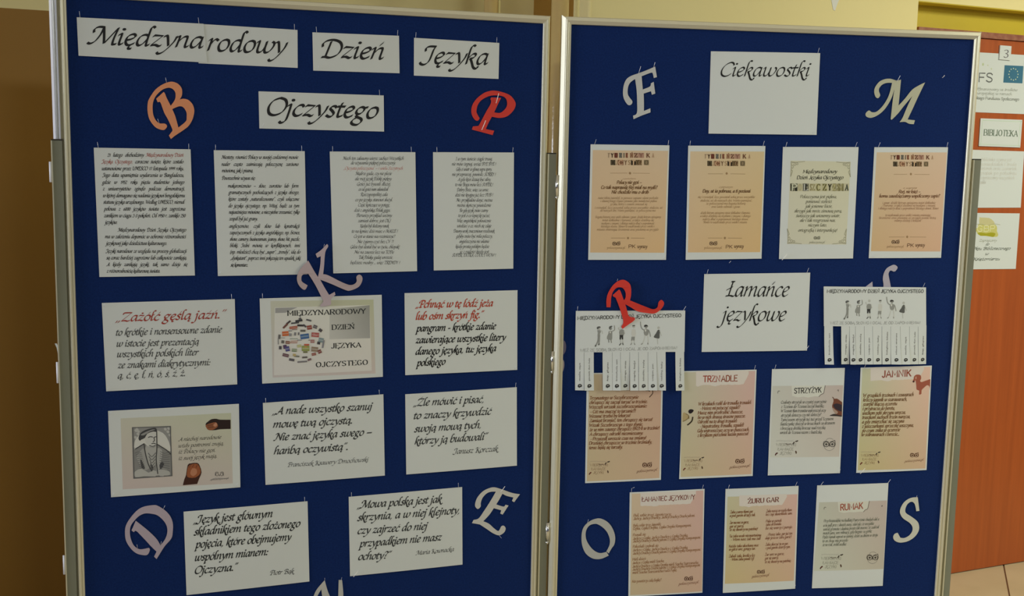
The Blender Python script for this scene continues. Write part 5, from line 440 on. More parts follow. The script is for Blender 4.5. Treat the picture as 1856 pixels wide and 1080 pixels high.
{'key':'R8','board':1,'c':(1076.3,-696.6),'cor':[(-107,146.6),(101.5,150.6),(107,-147),(-101.5,-150.4)],'label':'orange poem page titled JAMNIK with a red-brown dachshund at its top right corner','z':1,'bow':2.5,'pins':'TL,BLb','items':[('G',[(200,204,176),(232,196,180),(215,183,154),(204,193,143)],1,[(-102,143.8),(97.6,147.4),(103.1,-142.4),(-97.5,-143)],'printed_background#14'),('P',(222,214,206),2,[(-78.6,146.3,1),(-73.4,146.4,1),(-68.2,146.5,1),(-63.1,146.6,1),(-57.9,146.7,1),(-52.7,146.8,1),(-47.5,146.9,1),(-42.3,147.1,1),(-37.1,147.2,1),(-31.9,147.3,1),(-26.6,147.4,1),(-21.4,147.5,1),(-16.2,147.6,1),(-11,147.7,1),(-5.8,147.8,1),(-0.6,147.9,1),(4.7,148,1),(9.9,148.1,1),(15.1,148.2,1),(20.4,148.3,1),(25.6,148.4,1),(30.8,148.5,1),(36.1,148.6,1),(41.3,148.8,1),(46.6,148.9,1),(51.8,149,1),(57.1,149.1,1),(62.3,149.2,1),(67.6,149.3,1),(72.8,149.4,1),(78.1,149.5,1),(78.8,139.7,1),(74.1,130.9,1),(69.5,122.2,1),(64.9,113.3,1),(59.6,113,1),(54.4,112.3,1),(49.1,113,1),(43.8,113,1),(38.6,112.3,1),(33.3,112.8,1),(28.1,111.9,1),(22.8,112.6,1),(17.7,111.1,1),(12.4,111.7,1),(7.2,110.9,1),(2,110.9,1),(-3.3,111.9,1),(-8.5,111.2,1),(-13.8,111.8,1),(-18.9,109.5,1),(-24,107.8,1),(-29.2,108,1),(-34.5,108.8,1),(-39.8,110,1),(-45.1,111.1,1),(-50.3,110.8,1),(-55.5,110.5,1),(-60.7,110.4,1),(-65.9,110.1,1),(-71,109.3,1),(-76.2,108.6,1)],'printed_title_patch',0),('T','s',(150,75,60),11.78,(2.6,2.6),0,[('JAMNIK',-43.7,119.3,41.6,121.8)],'lettering'),('T','u',(128,92,58),6.34,(2.8,0.9),0,[('W grząskich trzcinach i szuwarach',-94.5,64.2,53.1,65.7),('kroczy jamnik w szarawarach,',-94.1,51.7,33.4,52.7),('szarpie kłącza oczeretu',-94.1,39.6,5.3,40.5),('i przytracza do beretu,',-94.1,27.2,-0.8,27.8),('ważkom pęki skrzypu wręcza,',-93.8,14.6,32,15.8),('traszkom suchych trzcin naręcza,',-93.8,2.5,46.4,3.4)],'lettering'),('T','u',(128,92,58),6.38,(2.8,0.9),0,[('a gdy zmierzchać się zaczyna',-93.3,-10,29.7,-8.9),('z jaszczurkami sprzeczkę wszczyna,',-93,-22.6,58.4,-21.3),('po czym znika w oczerecie',-93.3,-35.2,19.2,-33.3),('w szarawarach i berecie…',-93.1,-45.8,16.7,-46)],'lettering'),('P',(165,92,72),3,[(47.1,106.3),(49.7,113.8),(50.1,119.9),(55.3,125.1),(63.9,125.8),(70.5,122.7),(71.9,113.6),(69.1,108.4),(73.4,104.5),(85.8,108.2),(99.8,112.6,1),(100.5,81.5,1),(98.1,92.1),(90.7,95.3),(83.2,89.3),(75.8,81.8),(75.8,71.2),(68.7,69.7),(68.7,80.3),(60.6,83.5),(59,94.1),(56.7,104.7),(54.7,110.8),(52.7,104.8),(48.9,103.3)],'printed_dachshund',1),('P',(65,40,38),4,[(46.6,106),(49.2,109.3),(52.9,106.6),(51.2,103.6)],'printed_dachshund',1),('P',(205,160,140),4,[(54.2,118.3),(57.2,120.6),(58.3,115.3),(55.7,112.3)],'printed_dachshund',1),('T','s',(140,105,70),4.75,(1.2,1.2),0,[('WIERSZYKI',-90.5,-104.1,-39.9,-105.2),('ŁAMIĄCE',-86,-114.9,-45.3,-115.8),('JĘZYKI',-80,-125.4,-50.8,-126.1)],'printed_logo'),('T','s',(180,162,145),1.63,(1,1),0,[('polszczyzna.pl',-90.5,-91.5,-46.8,-92.4)],'printed_logo'),('P',(110,50,40),3,[(-92.5,-126.4),(-90.1,-121.9),(-86.1,-119.8),(-85,-122.8),(-88.4,-125),(-89.8,-127.9)],'printed_logo',1),('P',(70,60,50),3,[(-48.7,-99.1),(-45.2,-93.9),(-43.3,-95.5),(-46.3,-100.6)],'printed_logo',1),('P',(70,60,50),3,[(-42.2,-92.5),(-34.7,-90.4),(-35.3,-93.4),(-40.6,-94.8)],'printed_logo',1),('P',(90,65,50),3,[(-40.6,-117.8),(-38.4,-116.4),(-35.7,-121.6),(-37.8,-124.6),(-39.6,-121.5)],'printed_logo',1),('I',(95,75,60),1.34,2,[[(-65.6,-98),(-63.2,-100.2),(-52.5,-99.7)]],'printed_logo'),('I',(90,55,35),1.34,2,[[(65.7,-103.5),(65.4,-105.6),(64.1,-107.2),(62.2,-108.1),(60,-108),(57.9,-107.1),(56.4,-105.4),(55.8,-103.3),(56.1,-101.2),(57.4,-99.6),(59.3,-98.7),(61.5,-98.8),(63.6,-99.7),(65.1,-101.4),(65.7,-103.5)],[(78.1,-103.8),(77.8,-105.8),(76.5,-107.5),(74.6,-108.3),(72.4,-108.3),(70.3,-107.3),(68.8,-105.6),(68.2,-103.6),(68.5,-101.5),(69.8,-99.9),(71.7,-99),(73.9,-99),(76,-100),(77.5,-101.7),(78.1,-103.8)]],'printed_owl'),('P',(90,55,35),3,[(63.2,-103.5),(62.6,-105.1),(60.9,-105.8),(59.1,-105.1),(58.3,-103.4),(58.9,-101.7),(60.6,-101),(62.4,-101.7)],'printed_owl',1),('P',(90,55,35),3,[(75.6,-103.7),(75,-105.4),(73.3,-106),(71.5,-105.3),(70.7,-103.6),(71.3,-101.9),(73,-101.3),(74.8,-102)],'printed_owl',1),('P',(90,55,35),3,[(65.4,-104,1),(68.6,-104,1),(67.4,-109.3,1)],'printed_owl',1),('I',(90,55,35),1.19,2,[[(66.4,-99.7),(67.1,-105)],[(64.6,-98.7),(59.6,-97.4),(55.7,-98.1)],[(68.6,-98.8),(73.5,-97.5),(77.8,-96.1)],[(55.7,-98.1),(54.5,-103.3),(56.8,-107.6)],[(77.8,-96.1),(79.4,-103.8),(77.7,-108)]],'printed_owl'),('T','c',(135,95,70),3.7,(2.1,0.7),0,[('polszczyzna.pl',37.6,-122.9,97.4,-119.1)],'lettering')]},
{'key':'R9','board':1,'c':(438.4,-1031.5),'cor':[(-107.5,145),(101.5,149.5),(107.6,-145.6),(-101.8,-148.7)],'label':'pinkish page titled ŁAMANIEC JĘZYKOWY, beside the letter O','z':1,'bow':2.5,'pins':'TL,TR','items':[('G',[(216,196,168),(215,179,173),(210,177,156),(206,187,154)],1,[(-102.1,141.3),(98.3,145.1),(106.2,-142),(-96.7,-145)],'printed_background#15'),('P',(222,214,206),2,[(-78,142.4,1),(-72.9,142.5,1),(-67.8,142.6,1),(-62.6,142.7,1),(-57.5,142.8,1),(-52.3,142.9,1),(-47.2,143,1),(-42,143.1,1),(-36.9,143.2,1),(-31.7,143.3,1),(-26.5,143.4,1),(-21.4,143.5,1),(-16.2,143.6,1),(-11,143.7,1),(-5.9,143.8,1),(-0.7,144,1),(4.5,144.1,1),(9.7,144.2,1),(14.8,144.3,1),(20,144.4,1),(25.2,144.5,1),(30.4,144.6,1),(35.6,144.7,1),(40.8,144.8,1),(46,144.9,1),(51.2,145,1),(56.4,145.1,1),(61.6,145.2,1),(66.8,145.3,1),(72,145.4,1),(77.2,145.5,1),(77.7,134.9,1),(72.8,126,1),(67.9,118,1),(63.1,109.3,1),(57.9,109,1),(52.7,108.1,1),(47.5,108.4,1),(42.2,109,1),(37,108.4,1),(31.9,107.9,1),(26.6,108.5,1),(21.4,108.2,1),(16.2,108.4,1),(11.1,107.8,1),(5.8,108.6,1),(0.7,107.5,1),(-4.5,107.3,1),(-9.7,107.9,1),(-14.8,107.2,1),(-20,107.4,1),(-25.2,107.7,1),(-30.3,105.1,1),(-35.4,104.7,1),(-40.6,104.6,1),(-45.8,105.9,1),(-51,106.1,1),(-56.1,106,1),(-61.3,106.6,1),(-66.5,106.8,1),(-71.6,106,1),(-76.8,107.2,1)],'printed_title_patch',0),('T','s',(135,72,65),8.33,(2.3,2.3),0,[('ŁAMANIEC JĘZYKOWY',-73.9,118.9,75.3,121.7)],'lettering'),('T','u',(165,122,88),4.92,(2.3,0.8),0,[('Byli sobie trzej Japończycy:',-95,77.2,9.7,78.4),('Jachcy, Jachcy Drachcy, Jachcy Drachcy Drachcydroni.',-94.7,67.9,77,72.3),('Były sobie trzy Japonki:',-95,48.7,-17.3,51.1),('Cepka, Cepka Drepka, Cepka Drepka Rompomponi.',-94.6,39.8,67.8,45.2),('Poznali się:',-94.5,22,-58.3,23.7),('Jachcy z Cepką, Jachcy Drachcy z Cepką Drepką,',-94.2,12.1,59.1,17.2),('Jachcy Drachcy Drachcydroni z Cepką Drepką Rompomponi.',-93.9,4.6,96.2,9.8),('Pokochali i pobrali się:',-93.9,-10.4,-22.1,-9),('Jachcy z Cepką, Jachcy Drachcy z Cepką Drepką,',-93.5,-20.3,60.5,-17.4),('Jachcy Drachcy Drachcydroni z Cepką Drepką Rompomponi.',-93.2,-29.7,97.7,-24.8),('Mieli dzieci:',-93.6,-46.7,-55.8,-45.2),('Jachcy z Cepką mieli Szacha,',-93.2,-56.6,-5.4,-53.1),('Jachcy Drachcy z Cepką Drepką mieli Szacha Szarszaracha,',-92.9,-66.5,93.1,-61.8),('Jachcy Drachcy Drachcydroni z Cepką Drepką Rompomponi',-92.6,-75.1,98.1,-69.1),('mieli Szacha Szarszaracha Fudżi Fajkę.',-92.3,-84.1,32.3,-80.6),('Kto powtórzy całą bajkę?',-92.4,-109.2,-10.4,-107)],'lettering'),('I',(90,55,40),1.34,2,[[(65.2,-104.2),(64.8,-106.2),(63.6,-107.9),(61.7,-108.7),(59.6,-108.6),(57.7,-107.6),(56.3,-105.9),(55.7,-103.8),(56.1,-101.8),(57.4,-100.2),(59.2,-99.3),(61.3,-99.4),(63.3,-100.4),(64.7,-102.1),(65.2,-104.2)],[(77.1,-104.6),(76.7,-106.7),(75.4,-108.3),(73.6,-109.2),(71.5,-109.1),(69.5,-108.1),(68.1,-106.4),(67.6,-104.3),(68,-102.2),(69.2,-100.6),(71.1,-99.7),(73.2,-99.8),(75.1,-100.8),(76.5,-102.5),(77.1,-104.6)]],'printed_owl'),('P',(90,55,40),3,[(62.8,-104.1),(62.2,-105.8),(60.6,-106.4),(58.9,-105.6),(58.1,-103.9),(58.7,-102.3),(60.4,-101.6),(62.1,-102.4)],'printed_owl',1),('P',(90,55,40),3,[(74.7,-104.5),(74.1,-106.2),(72.4,-106.8),(70.7,-106.1),(70,-104.4),(70.6,-102.7),(72.2,-102.1),(73.9,-102.8)],'printed_owl',1),('P',(90,55,40),3,[(64.9,-104.7,1),(67.9,-104.8,1),(66.6,-110,1)],'printed_owl',1),('I',(90,55,40),1.19,2,[[(66,-100.4),(66.5,-105.7)],[(64.3,-99.4),(59.5,-98),(55.8,-98.6)],[(68.1,-99.5),(72.8,-98.3),(77,-97)],[(55.8,-98.6),(54.5,-103.8),(56.6,-108.2)],[(77,-97),(78.3,-104.7),(76.5,-108.9)]],'printed_owl'),('T','c',(140,95,75),4.3,(2.2,0.7),0,[('polszczyzna.pl',37.3,-120.8,96.8,-117.3)],'lettering')]},
{'key':'R10','board':1,'c':(706.9,-1030.2),'cor':[(-107.4,146.3),(101.7,150),(107.9,-145.9),(-102.1,-150.2)],'label':'orange page titled ŻURU GAR with two columns of verse, in the bottom row','z':1,'bow':2.5,'pins':'TL,TR,br','items':[('G',[(202,199,165),(219,183,176),(215,183,154),(210,191,143)],1,[(-100.9,124.3),(99.7,126.4),(102.6,-122.6),(-97.5,-123.9)],'printed_background#16'),('P',(222,214,206),2,[(-68,127.4,1),(-63.4,127.4,1),(-58.9,127.4,1),(-54.3,127.4,1),(-49.8,127.4,1),(-45.3,127.4,1),(-40.7,127.5,1),(-36.2,127.5,1),(-31.6,127.5,1),(-27.1,127.5,1),(-22.5,127.5,1),(-18,127.5,1),(-13.4,127.6,1),(-8.8,127.6,1),(-4.3,127.6,1),(0.3,127.6,1),(4.8,127.6,1),(9.4,127.6,1),(14,127.7,1),(18.6,127.7,1),(23.1,127.7,1),(27.7,127.7,1),(32.3,127.7,1),(36.9,127.8,1),(41.4,127.8,1),(46,127.8,1),(50.6,127.8,1),(55.2,127.8,1),(59.8,127.8,1),(64.4,127.9,1),(69,127.9,1),(69.4,119.5,1),(65.2,112.3,1),(61,104.3,1),(56.8,97.8,1),(52.2,97,1),(47.6,97.9,1),(43,97.8,1),(38.5,96.5,1),(33.9,96.7,1),(29.3,96.4,1),(24.7,97.3,1),(20.2,96.3,1),(15.5,97.9,1),(11,97.3,1),(6.4,98,1),(1.8,96.9,1),(-2.7,96.7,1),(-7.3,96.2,1),(-11.8,96.4,1),(-16.5,97.6,1),(-21,96.5,1),(-25.6,97.1,1),(-30.1,96.3,1),(-34.6,95.2,1),(-39,93,1),(-43.7,95,1),(-48.3,95.8,1),(-52.9,96.6,1),(-57.4,96.1,1),(-62,96.9,1),(-66.5,97.6,1)],'printed_title_patch',0),('T','r',(130,80,70),8.68,(2.8,1),0,[('ŻURU GAR',-42.3,104,47.2,106.9)],'lettering'),('T','u',(142,96,62),4.98,(2.8,0.9),0,[('Żaba czarny tłumi gar',-91.5,77,-26.2,78.1),('a pod garem drżący żuk.',-91.9,67.1,-19.5,68.3),('Żar ma moc w garze,',-91.5,47.2,-37.6,48),('gar aż parzy,',-91.5,36.8,-51.4,37.4),('że się skwarzy na patelnię!',-91,27.3,-10.3,28.4),('Ta żaba wcale niezmartwiona',-90.2,8.8,0.2,9.9),('- Wtem nasz żuk ma żal!',-85.4,-0.9,-0.7,0.2),('Każdy żuka ukochana moc',-90.3,-19.8,-5.5,-18.8),('w garze wre, gorący żur.',-89.9,-28.9,-14.7,-28),('Żabuli żalu, kreślicy łez',-89.5,-48.5,-14.7,-47.7),('- Wtem żaba powie: Ej!',-85.2,-57.7,-17.1,-57)],'lettering'),('T','u',(150,102,78),4.98,(2.6,0.8),0,[('Żuka nasza w rosoły tłum',11.2,77.5,85.8,78.7),('lecz żuje skwierkliwie sam.',10.7,68,87.3,69.2),('Puka w garnek',11.7,48.9,57.4,49.6),('żaba drzewiała.',11.7,39.4,57,40),('bo się warzy i paruje.',12.3,28.9,89.9,30),('- Proszę żabo, gar już ten',17,10.6,90.9,11.6),('daje jeszcze żaru garść!',12.7,0.7,89,1.7),('Żaba skoczyć tu w gar,',13.7,-18,80.4,-17.2),('z pod garem dzierży rym.',14.2,-27.6,86.7,-26.8),('Żur wre w garze,',13.7,-46.7,69.8,-46.2),('gar się warzy,',13.8,-57.3,53.4,-56.9),('że się skwarzy na patelnię.',14.3,-67.9,91.3,-67.2)],'lettering'),('I',(90,55,40),1.22,2,[[(3.4,-93.5),(3.1,-95.4),(1.9,-96.8),(0.2,-97.6),(-1.7,-97.5),(-3.5,-96.6),(-4.8,-95.1),(-5.3,-93.2),(-5,-91.3),(-3.8,-89.8),(-2.1,-89.1),(-0.2,-89.1),(1.6,-90),(2.9,-91.6),(3.4,-93.5)],[(14.3,-93.9),(13.9,-95.8),(12.8,-97.2),(11.1,-98),(9.2,-97.9),(7.4,-97),(6.1,-95.5),(5.6,-93.6),(5.9,-91.7),(7,-90.2),(8.7,-89.5),(10.7,-89.5),(12.5,-90.4),(13.8,-92),(14.3,-93.9)]],'printed_owl'),('P',(90,55,40),3,[(1.2,-93.4),(0.7,-94.9),(-0.9,-95.5),(-2.4,-94.8),(-3.1,-93.3),(-2.6,-91.7),(-1.1,-91.2),(0.5,-91.9)],'printed_owl',1),('P',(90,55,40),3,[(12.1,-93.8),(11.5,-95.3),(10,-95.9),(8.5,-95.2),(7.7,-93.7),(8.3,-92.1),(9.8,-91.6),(11.4,-92.3)],'printed_owl',1),('P',(90,55,40),3,[(3.1,-93.9,1),(5.9,-94,1),(4.7,-98.7,1)],'printed_owl',1),('I',(90,55,40),1.09,2,[[(4.1,-90.1),(4.5,-94.8)],[(2.5,-89.1),(-1.9,-87.9),(-5.3,-88.4)],[(6,-89.3),(10.3,-88.1),(14.1,-87)],[(-5.3,-88.4),(-6.4,-93.1),(-4.5,-97.1)],[(14.1,-87),(15.4,-93.9),(13.8,-97.8)]],'printed_owl'),('T','c',(145,100,75),4.33,(2.2,0.7),0,[('polszczyzna.pl',-21.8,-108.9,30.7,-105.1)],'lettering')]},
{'key':'R11','board':1,'c':(968.5,-1028.5),'cor':[(-105.7,148.1),(103.8,150.1),(106.4,-149.6),(-104.3,-148.7)],'label':'white and grey poem page titled RUMAK, beside the white letter S','z':1,'bow':2.5,'pins':'TLo,TRo','items':[('G',[(198,200,186),(200,184,178),(200,192,178),(208,212,196)],1,[(-97.3,99.7),(102.3,99.7),(105,-99.7),(-102.3,-98.2)],'printed_background#17'),('P',(216,216,204),2,[(-43.4,99.5,1),(49.9,99.9,1),(48.9,92.6,1),(46.1,77.9,1),(40.2,75.1,1),(34.5,69.3,1),(22.4,70,1),(7.3,68.6,1),(-7.8,69.4,1),(-22.7,67.7,1),(-38.7,71.4,1)],'printed_title_patch',0),('I',(130,120,112),1.92,2,[[(50,99.6),(48.3,89.6),(45.8,77.6),(39.4,74.8),(34.5,69.1)]],'printed_ornament'),('T','s',(165,80,60),11.51,(2.4,2.4),0,[('RUMAK',-34,75.4,31.9,79)],'lettering'),('I',(110,105,100),1.61,2,[[(-82,80),(-81.1,85.1),(-77,85)],[(87.4,83.4),(89.5,86.3),(89,82.6)]],'printed_ornament'),('T','u',(126,129,116),5.31,(2.2,0.7),0,[('Przy Krasnodębie na kudłatej Psary rżenie chudych dał a',-80.5,42.5,82.5,43.1),('a tu jadł prze z dwóch owsy, zdarzyło, że wszystkie',-81.3,29.7,68.1,30.9),('wśród grzmota i dudnią prosto tak mocno, że zadrżał',-80.9,18.1,84.7,20.2),('moich jaru, wre mknący, gdy biegnie za górkę',-81,7.1,62.6,9),('Pędzi rumak wprost w ciemny, dzień za dniem w stroju',-81.2,-4.3,81.7,-2.9),('to on chcąc mu przeszło',-81.2,-15.5,-7.1,-15),('że no rżał, zrobił wzdłuż',-80.6,-26.5,-10.9,-26.3)],'lettering'),('T','s',(120,122,108),5.5,(1.2,1.2),0,[('WIERSZYKI',-82.3,-65.9,-25,-67.9),('ŁAMIĄCE',-77.3,-78.4,-31.2,-80),('JĘZYKI',-70.5,-90.6,-37.4,-91.8)],'printed_logo'),('T','s',(170,171,164),1.89,(1,1),0,[('polszczyzna.pl',-82.3,-51.4,-32.8,-53.1)],'printed_logo'),('P',(95,55,50),3,[(-84.6,-91.4),(-82,-86.4),(-77.5,-84),(-76.2,-87.5),(-80.1,-89.9),(-81.6,-93.3)],'printed_logo',1),('P',(70,60,50),3,[(-35,-60.7),(-31,-54.8),(-28.8,-56.6),(-32.2,-62.5)],'printed_logo',1),('P',(70,60,50),3,[(-27.6,-53.2),(-19,-51),(-19.7,-54.4),(-25.7,-55.9)],'printed_logo',1),('P',(90,65,50),3,[(-25.8,-82.4),(-23.3,-80.8),(-20.3,-86.9),(-22.7,-90.3),(-24.7,-86.7)],'printed_logo',1),('I',(95,75,60),1.55,2,[[(-54.1,-59.2),(-51.4,-61.8),(-39.3,-61.4)]],'printed_logo'),('I',(88,82,75),1.89,2,[[(68.2,-65.2),(67.7,-68.1),(65.9,-70.3),(63.3,-71.5),(60.2,-71.4),(57.3,-70),(55.3,-67.6),(54.4,-64.7),(54.9,-61.8),(56.7,-59.5),(59.3,-58.3),(62.4,-58.4),(65.2,-59.8),(67.3,-62.2),(68.2,-65.2)],[(85.4,-65.7),(84.9,-68.7),(83.1,-70.9),(80.5,-72.1),(77.4,-72),(74.5,-70.6),(72.5,-68.2),(71.6,-65.3),(72.1,-62.4),(73.9,-60.1),(76.5,-58.9),(79.6,-59),(82.4,-60.4),(84.5,-62.8),(85.4,-65.7)]],'printed_owl'),('P',(88,82,75),3,[(64.7,-65),(63.9,-67.4),(61.5,-68.3),(59,-67.2),(57.9,-64.8),(58.7,-62.4),(61.1,-61.5),(63.6,-62.6)],'printed_owl',1),('P',(88,82,75),3,[(81.9,-65.6),(81.1,-68),(78.7,-68.9),(76.2,-67.8),(75.1,-65.4),(75.9,-63),(78.3,-62.1),(80.8,-63.2)],'printed_owl',1),('P',(88,82,75),3,[(67.7,-65.8,1),(72.1,-66,1),(70.4,-73.3,1)],'printed_owl',1),('I',(88,82,75),1.69,2,[[(69.2,-59.8),(70,-67.2)],[(66.7,-58.4),(59.7,-56.5),(54.3,-57.3)],[(72.2,-58.6),(79,-56.8),(85,-55)],[(54.3,-57.3),(52.7,-64.6),(55.8,-70.8)],[(85,-55),(87.1,-65.8),(84.8,-71.8)]],'printed_owl'),('I',(138,132,125),1.08,2,[[(55.1,-70.1),(59.7,-77.6),(71,-82.8),(81.7,-78.4),(85.4,-71.1)],[(59.7,-55.4),(62.7,-50.2),(71.5,-48.5),(80,-52.1)]],'printed_owl')]},
{'key':'FA','board':1,'c':(318.4,-498),'cor':[(-149.6,106.1),(146.2,107.1),(150.8,-107.6),(-147.4,-105.6)],'label':'white tear-off flyer at the left of the right board, two of its strips torn away','z':3.6,'bow':1.5,'pins':'TL,TRo','items':[('T','s',(75,78,78),5.84,(2.7,2.7),0,[('MIĘDZYNARODOWY DZIEŃ JĘZYKA OJCZYSTEGO',-144.7,82.7,135.6,89.8)],'lettering'),('T','s',(140,142,140),5.01,(1.5,1.5),0,[('WEŹ ZE SOBĄ SŁOWO I OCAL JE OD ZAPOMNIENIA!',-135.1,-2.3,127.3,3.3)],'lettering'),('P',(190,192,186),2,[(-82.9,58.5),(-83.9,55.5),(-86.7,54.2),(-89.5,55.4),(-90.7,58.4),(-89.7,61.5),(-86.9,62.8),(-84.1,61.6)],'printed_child#1',1),('P',(95,97,95),3,[(-92.6,61.6),(-89.8,64.5),(-84.4,65),(-81.7,61.8),(-85.4,61.1),(-89.6,57.3),(-91.8,58.4)],'printed_child#1',1),('P',(150,152,148),2,[(-90.7,55.1),(-82.3,54.6),(-80.7,50.9),(-83.4,45.5),(-82.7,37.8),(-89.7,37.7),(-89.3,47.5)],'printed_child#1',1),('I',(150,152,148),3.73,2,[[(-87.5,38.8),(-88.1,27.9),(-90.7,20.2),(-94.2,12.5)],[(-84.9,38.9),(-85,28),(-85.6,16.6)]],'printed_child#1'),('I',(95,97,95),3.07,3,[[(-94.3,14.7),(-95.1,12.1)],[(-84.7,18.1),(-86.4,16.1)]],'printed_child#1'),('I',(190,192,186),1.52,2,[[(-82.2,52.4),(-79.2,53.8),(-77.3,49.9),(-76.8,45.6)]],'printed_child#1'),('P',(150,152,148),2,[(-51.3,59.5),(-52.4,56.4),(-55.1,55.1),(-58,56.3),(-59.2,59.4),(-58.2,62.4),(-55.4,63.7),(-52.6,62.5)],'printed_child#2',1),('P',(95,97,95),3,[(-59.6,58.9),(-59.1,64.4),(-52.6,66.7),(-50.4,64.5),(-54.7,61.6),(-56.7,56.8)],'printed_child#2',1),('I',(150,152,148),2.18,2,[[(-52.2,51.4),(-45.6,54.4),(-44.3,59.2),(-45.6,66.8)]],'printed_child#2'),('P',(150,152,148),2,[(-59.9,52.4),(-51.1,52.1),(-50.3,41.6),(-50.4,30.2),(-54.7,28.9),(-64,30.9),(-63.9,39.2),(-60.8,45.8)],'printed_child#2',1),('I',(150,152,148),2.85,2,[[(-60.1,30.5),(-59,22.9)],[(-53.7,30.2),(-51.9,21.9)]],'printed_child#2'),('P',(225,226,220),3,[(-58.1,50.7),(-54.3,51.2),(-55.3,45.9)],'printed_child#2',1),('P',(190,192,186),2,[(-20.9,65),(-21.9,62.1),(-24.5,60.9),(-27.2,62),(-28.4,64.9),(-27.4,67.8),(-24.8,69),(-22.1,67.9)],'printed_child#3',1),('P',(150,152,148),2,[(-30.9,55.5),(-18.6,55.2),(-19,41),(-30.5,40.8)],'printed_child#3',1),('I',(190,192,186),1.96,2,[[(-30.2,54),(-34.3,58.3),(-33.8,61.5)],[(-19.2,54.1),(-16.7,45.4)]],'printed_child#3'),('P',(58,58,58),3,[(-30.5,41.9,1),(-20.8,42.1,1),(-20.4,29.8,1),(-23.9,29.8,1),(-25.5,36.5,1),(-26.6,29.3,1),(-30.1,29.2,1)],'printed_child#3',1),('I',(190,192,186),1.74,2,[[(-27.9,29.3),(-27.1,19)],[(-22.2,29.4),(-21,20.2)]],'printed_child#3'),('I',(95,97,95),2.63,3,[[(-26.2,19),(-30.1,15)],[(-21.4,20.2),(-20.2,15.8)]],'printed_child#3'),('P',(190,192,186),2,[(10.7,64),(9.7,61.1),(7.1,59.9),(4.4,61),(3.2,63.9),(4.2,66.8),(6.8,68.1),(9.5,66.9)],'printed_child#4',1),('P',(95,97,95),3,[(3.5,67.6),(10.1,68.2),(10.2,65.6),(4,64.8)],'printed_child#4',1),('P',(208,209,203),2,[(1.7,56),(12.3,55.7),(12.1,37.1),(2.8,37)],'printed_child#4',1),('P',(150,152,148),3,[(1.7,36.9,1),(11.2,37.1,1),(10.6,26.8,1),(6.7,26.7,1),(5.8,31.5,1),(4.5,26.2,1),(0.9,26.6,1)],'printed_child#4',1),('I',(190,192,186),1.75,2,[[(2.7,26.7),(2.5,18.3)],[(8.9,26.8),(10,18.9)]],'printed_child#4'),('I',(150,152,148),2.41,3,[[(2.5,18.8),(0.4,16.1)],[(10,18.9),(11.5,16.2)]],'printed_child#4'),('P',(150,152,148),2,[(44.6,63.3),(43.5,60.2),(40.8,58.9),(37.9,60.1),(36.6,63.1),(37.7,66.2),(40.4,67.6),(43.3,66.3)],'printed_child#5',1),('P',(58,58,58),3,[(35,63.8),(35.6,67.5),(39.9,69.3),(44.4,67.7),(46.1,64),(42.3,65),(39,63.8)],'printed_child#5',1),('I',(150,152,148),2.4,2,[[(35.4,54.4),(29.2,59.3),(26,68),(24.8,76.7)],[(47.8,54.6),(51.2,47.6),(53.3,37.7)]],'printed_child#5'),('P',(150,152,148),2,[(35.3,56.6),(47.7,55.9),(46.9,41.4),(36.8,40.8)],'printed_child#5',1),('P',(222,223,217),3,[(37.1,55.7),(41.5,55.8),(40,49.6)],'printed_child#5',1),('I',(205,206,200),1.97,2,[[(38.7,40.8),(34.9,25.4),(30.7,17.6)],[(45.4,40.9),(47.5,25.6),(46.9,19)]],'printed_child#5'),('I',(150,152,148),2.43,3,[[(32.2,18.7),(29.2,16.5)],[(46.8,20.1),(47.4,16.8)]],'printed_child#5'),('P',(190,192,186),2,[(78.2,60.8),(77.3,58),(74.8,56.9),(72.3,57.9),(71.1,60.7),(72.1,63.4),(74.5,64.6),(77.1,63.5)],'printed_child#6',1),('P',(95,97,95),2,[(73.1,55),(78.5,53.8),(78.5,41.4),(78,32.2),(69,32.9),(62.2,36.3),(68.1,45.7)],'printed_child#6',1),('I',(190,192,186),1.54,2,[[(72.2,32.1),(74.1,17.2)],[(78.3,52.4),(83.3,39.3)]],'printed_child#6')],'tabs':[[(-148.9,-3.8),(-124.8,-3.9),(-121.9,-105.8),(-146.2,-105.5)],[(-124.8,-3.9),(-98.4,-4.1),(-95.4,-106.1),(-121.9,-105.8)],[(-75.2,-4.3),(-48.7,-4.4),(-45.5,-106.7),(-72.1,-106.4)],[(-48.7,-4.4),(-26.5,-4.6),(-23.2,-106.9),(-45.5,-106.7)],[(-26.5,-4.6),(-1.7,-4.7),(1.8,-107.2),(-23.2,-106.9)],[(-1.7,-4.7),(22.4,-4.9),(25.9,-107.5),(1.8,-107.2)],[(22.4,-4.9),(48,-5.1),(51.7,-107.8),(25.9,-107.5)],[(48,-5.1),(72.6,-5.2),(76.5,-108.1),(51.7,-107.8)],[(72.6,-5.2),(96.9,-5.4),(100.8,-108.4),(76.5,-108.1)],[(123.2,-5.5),(148,-5.7),(152.2,-109),(127.2,-108.7)]],'tabseed':1},
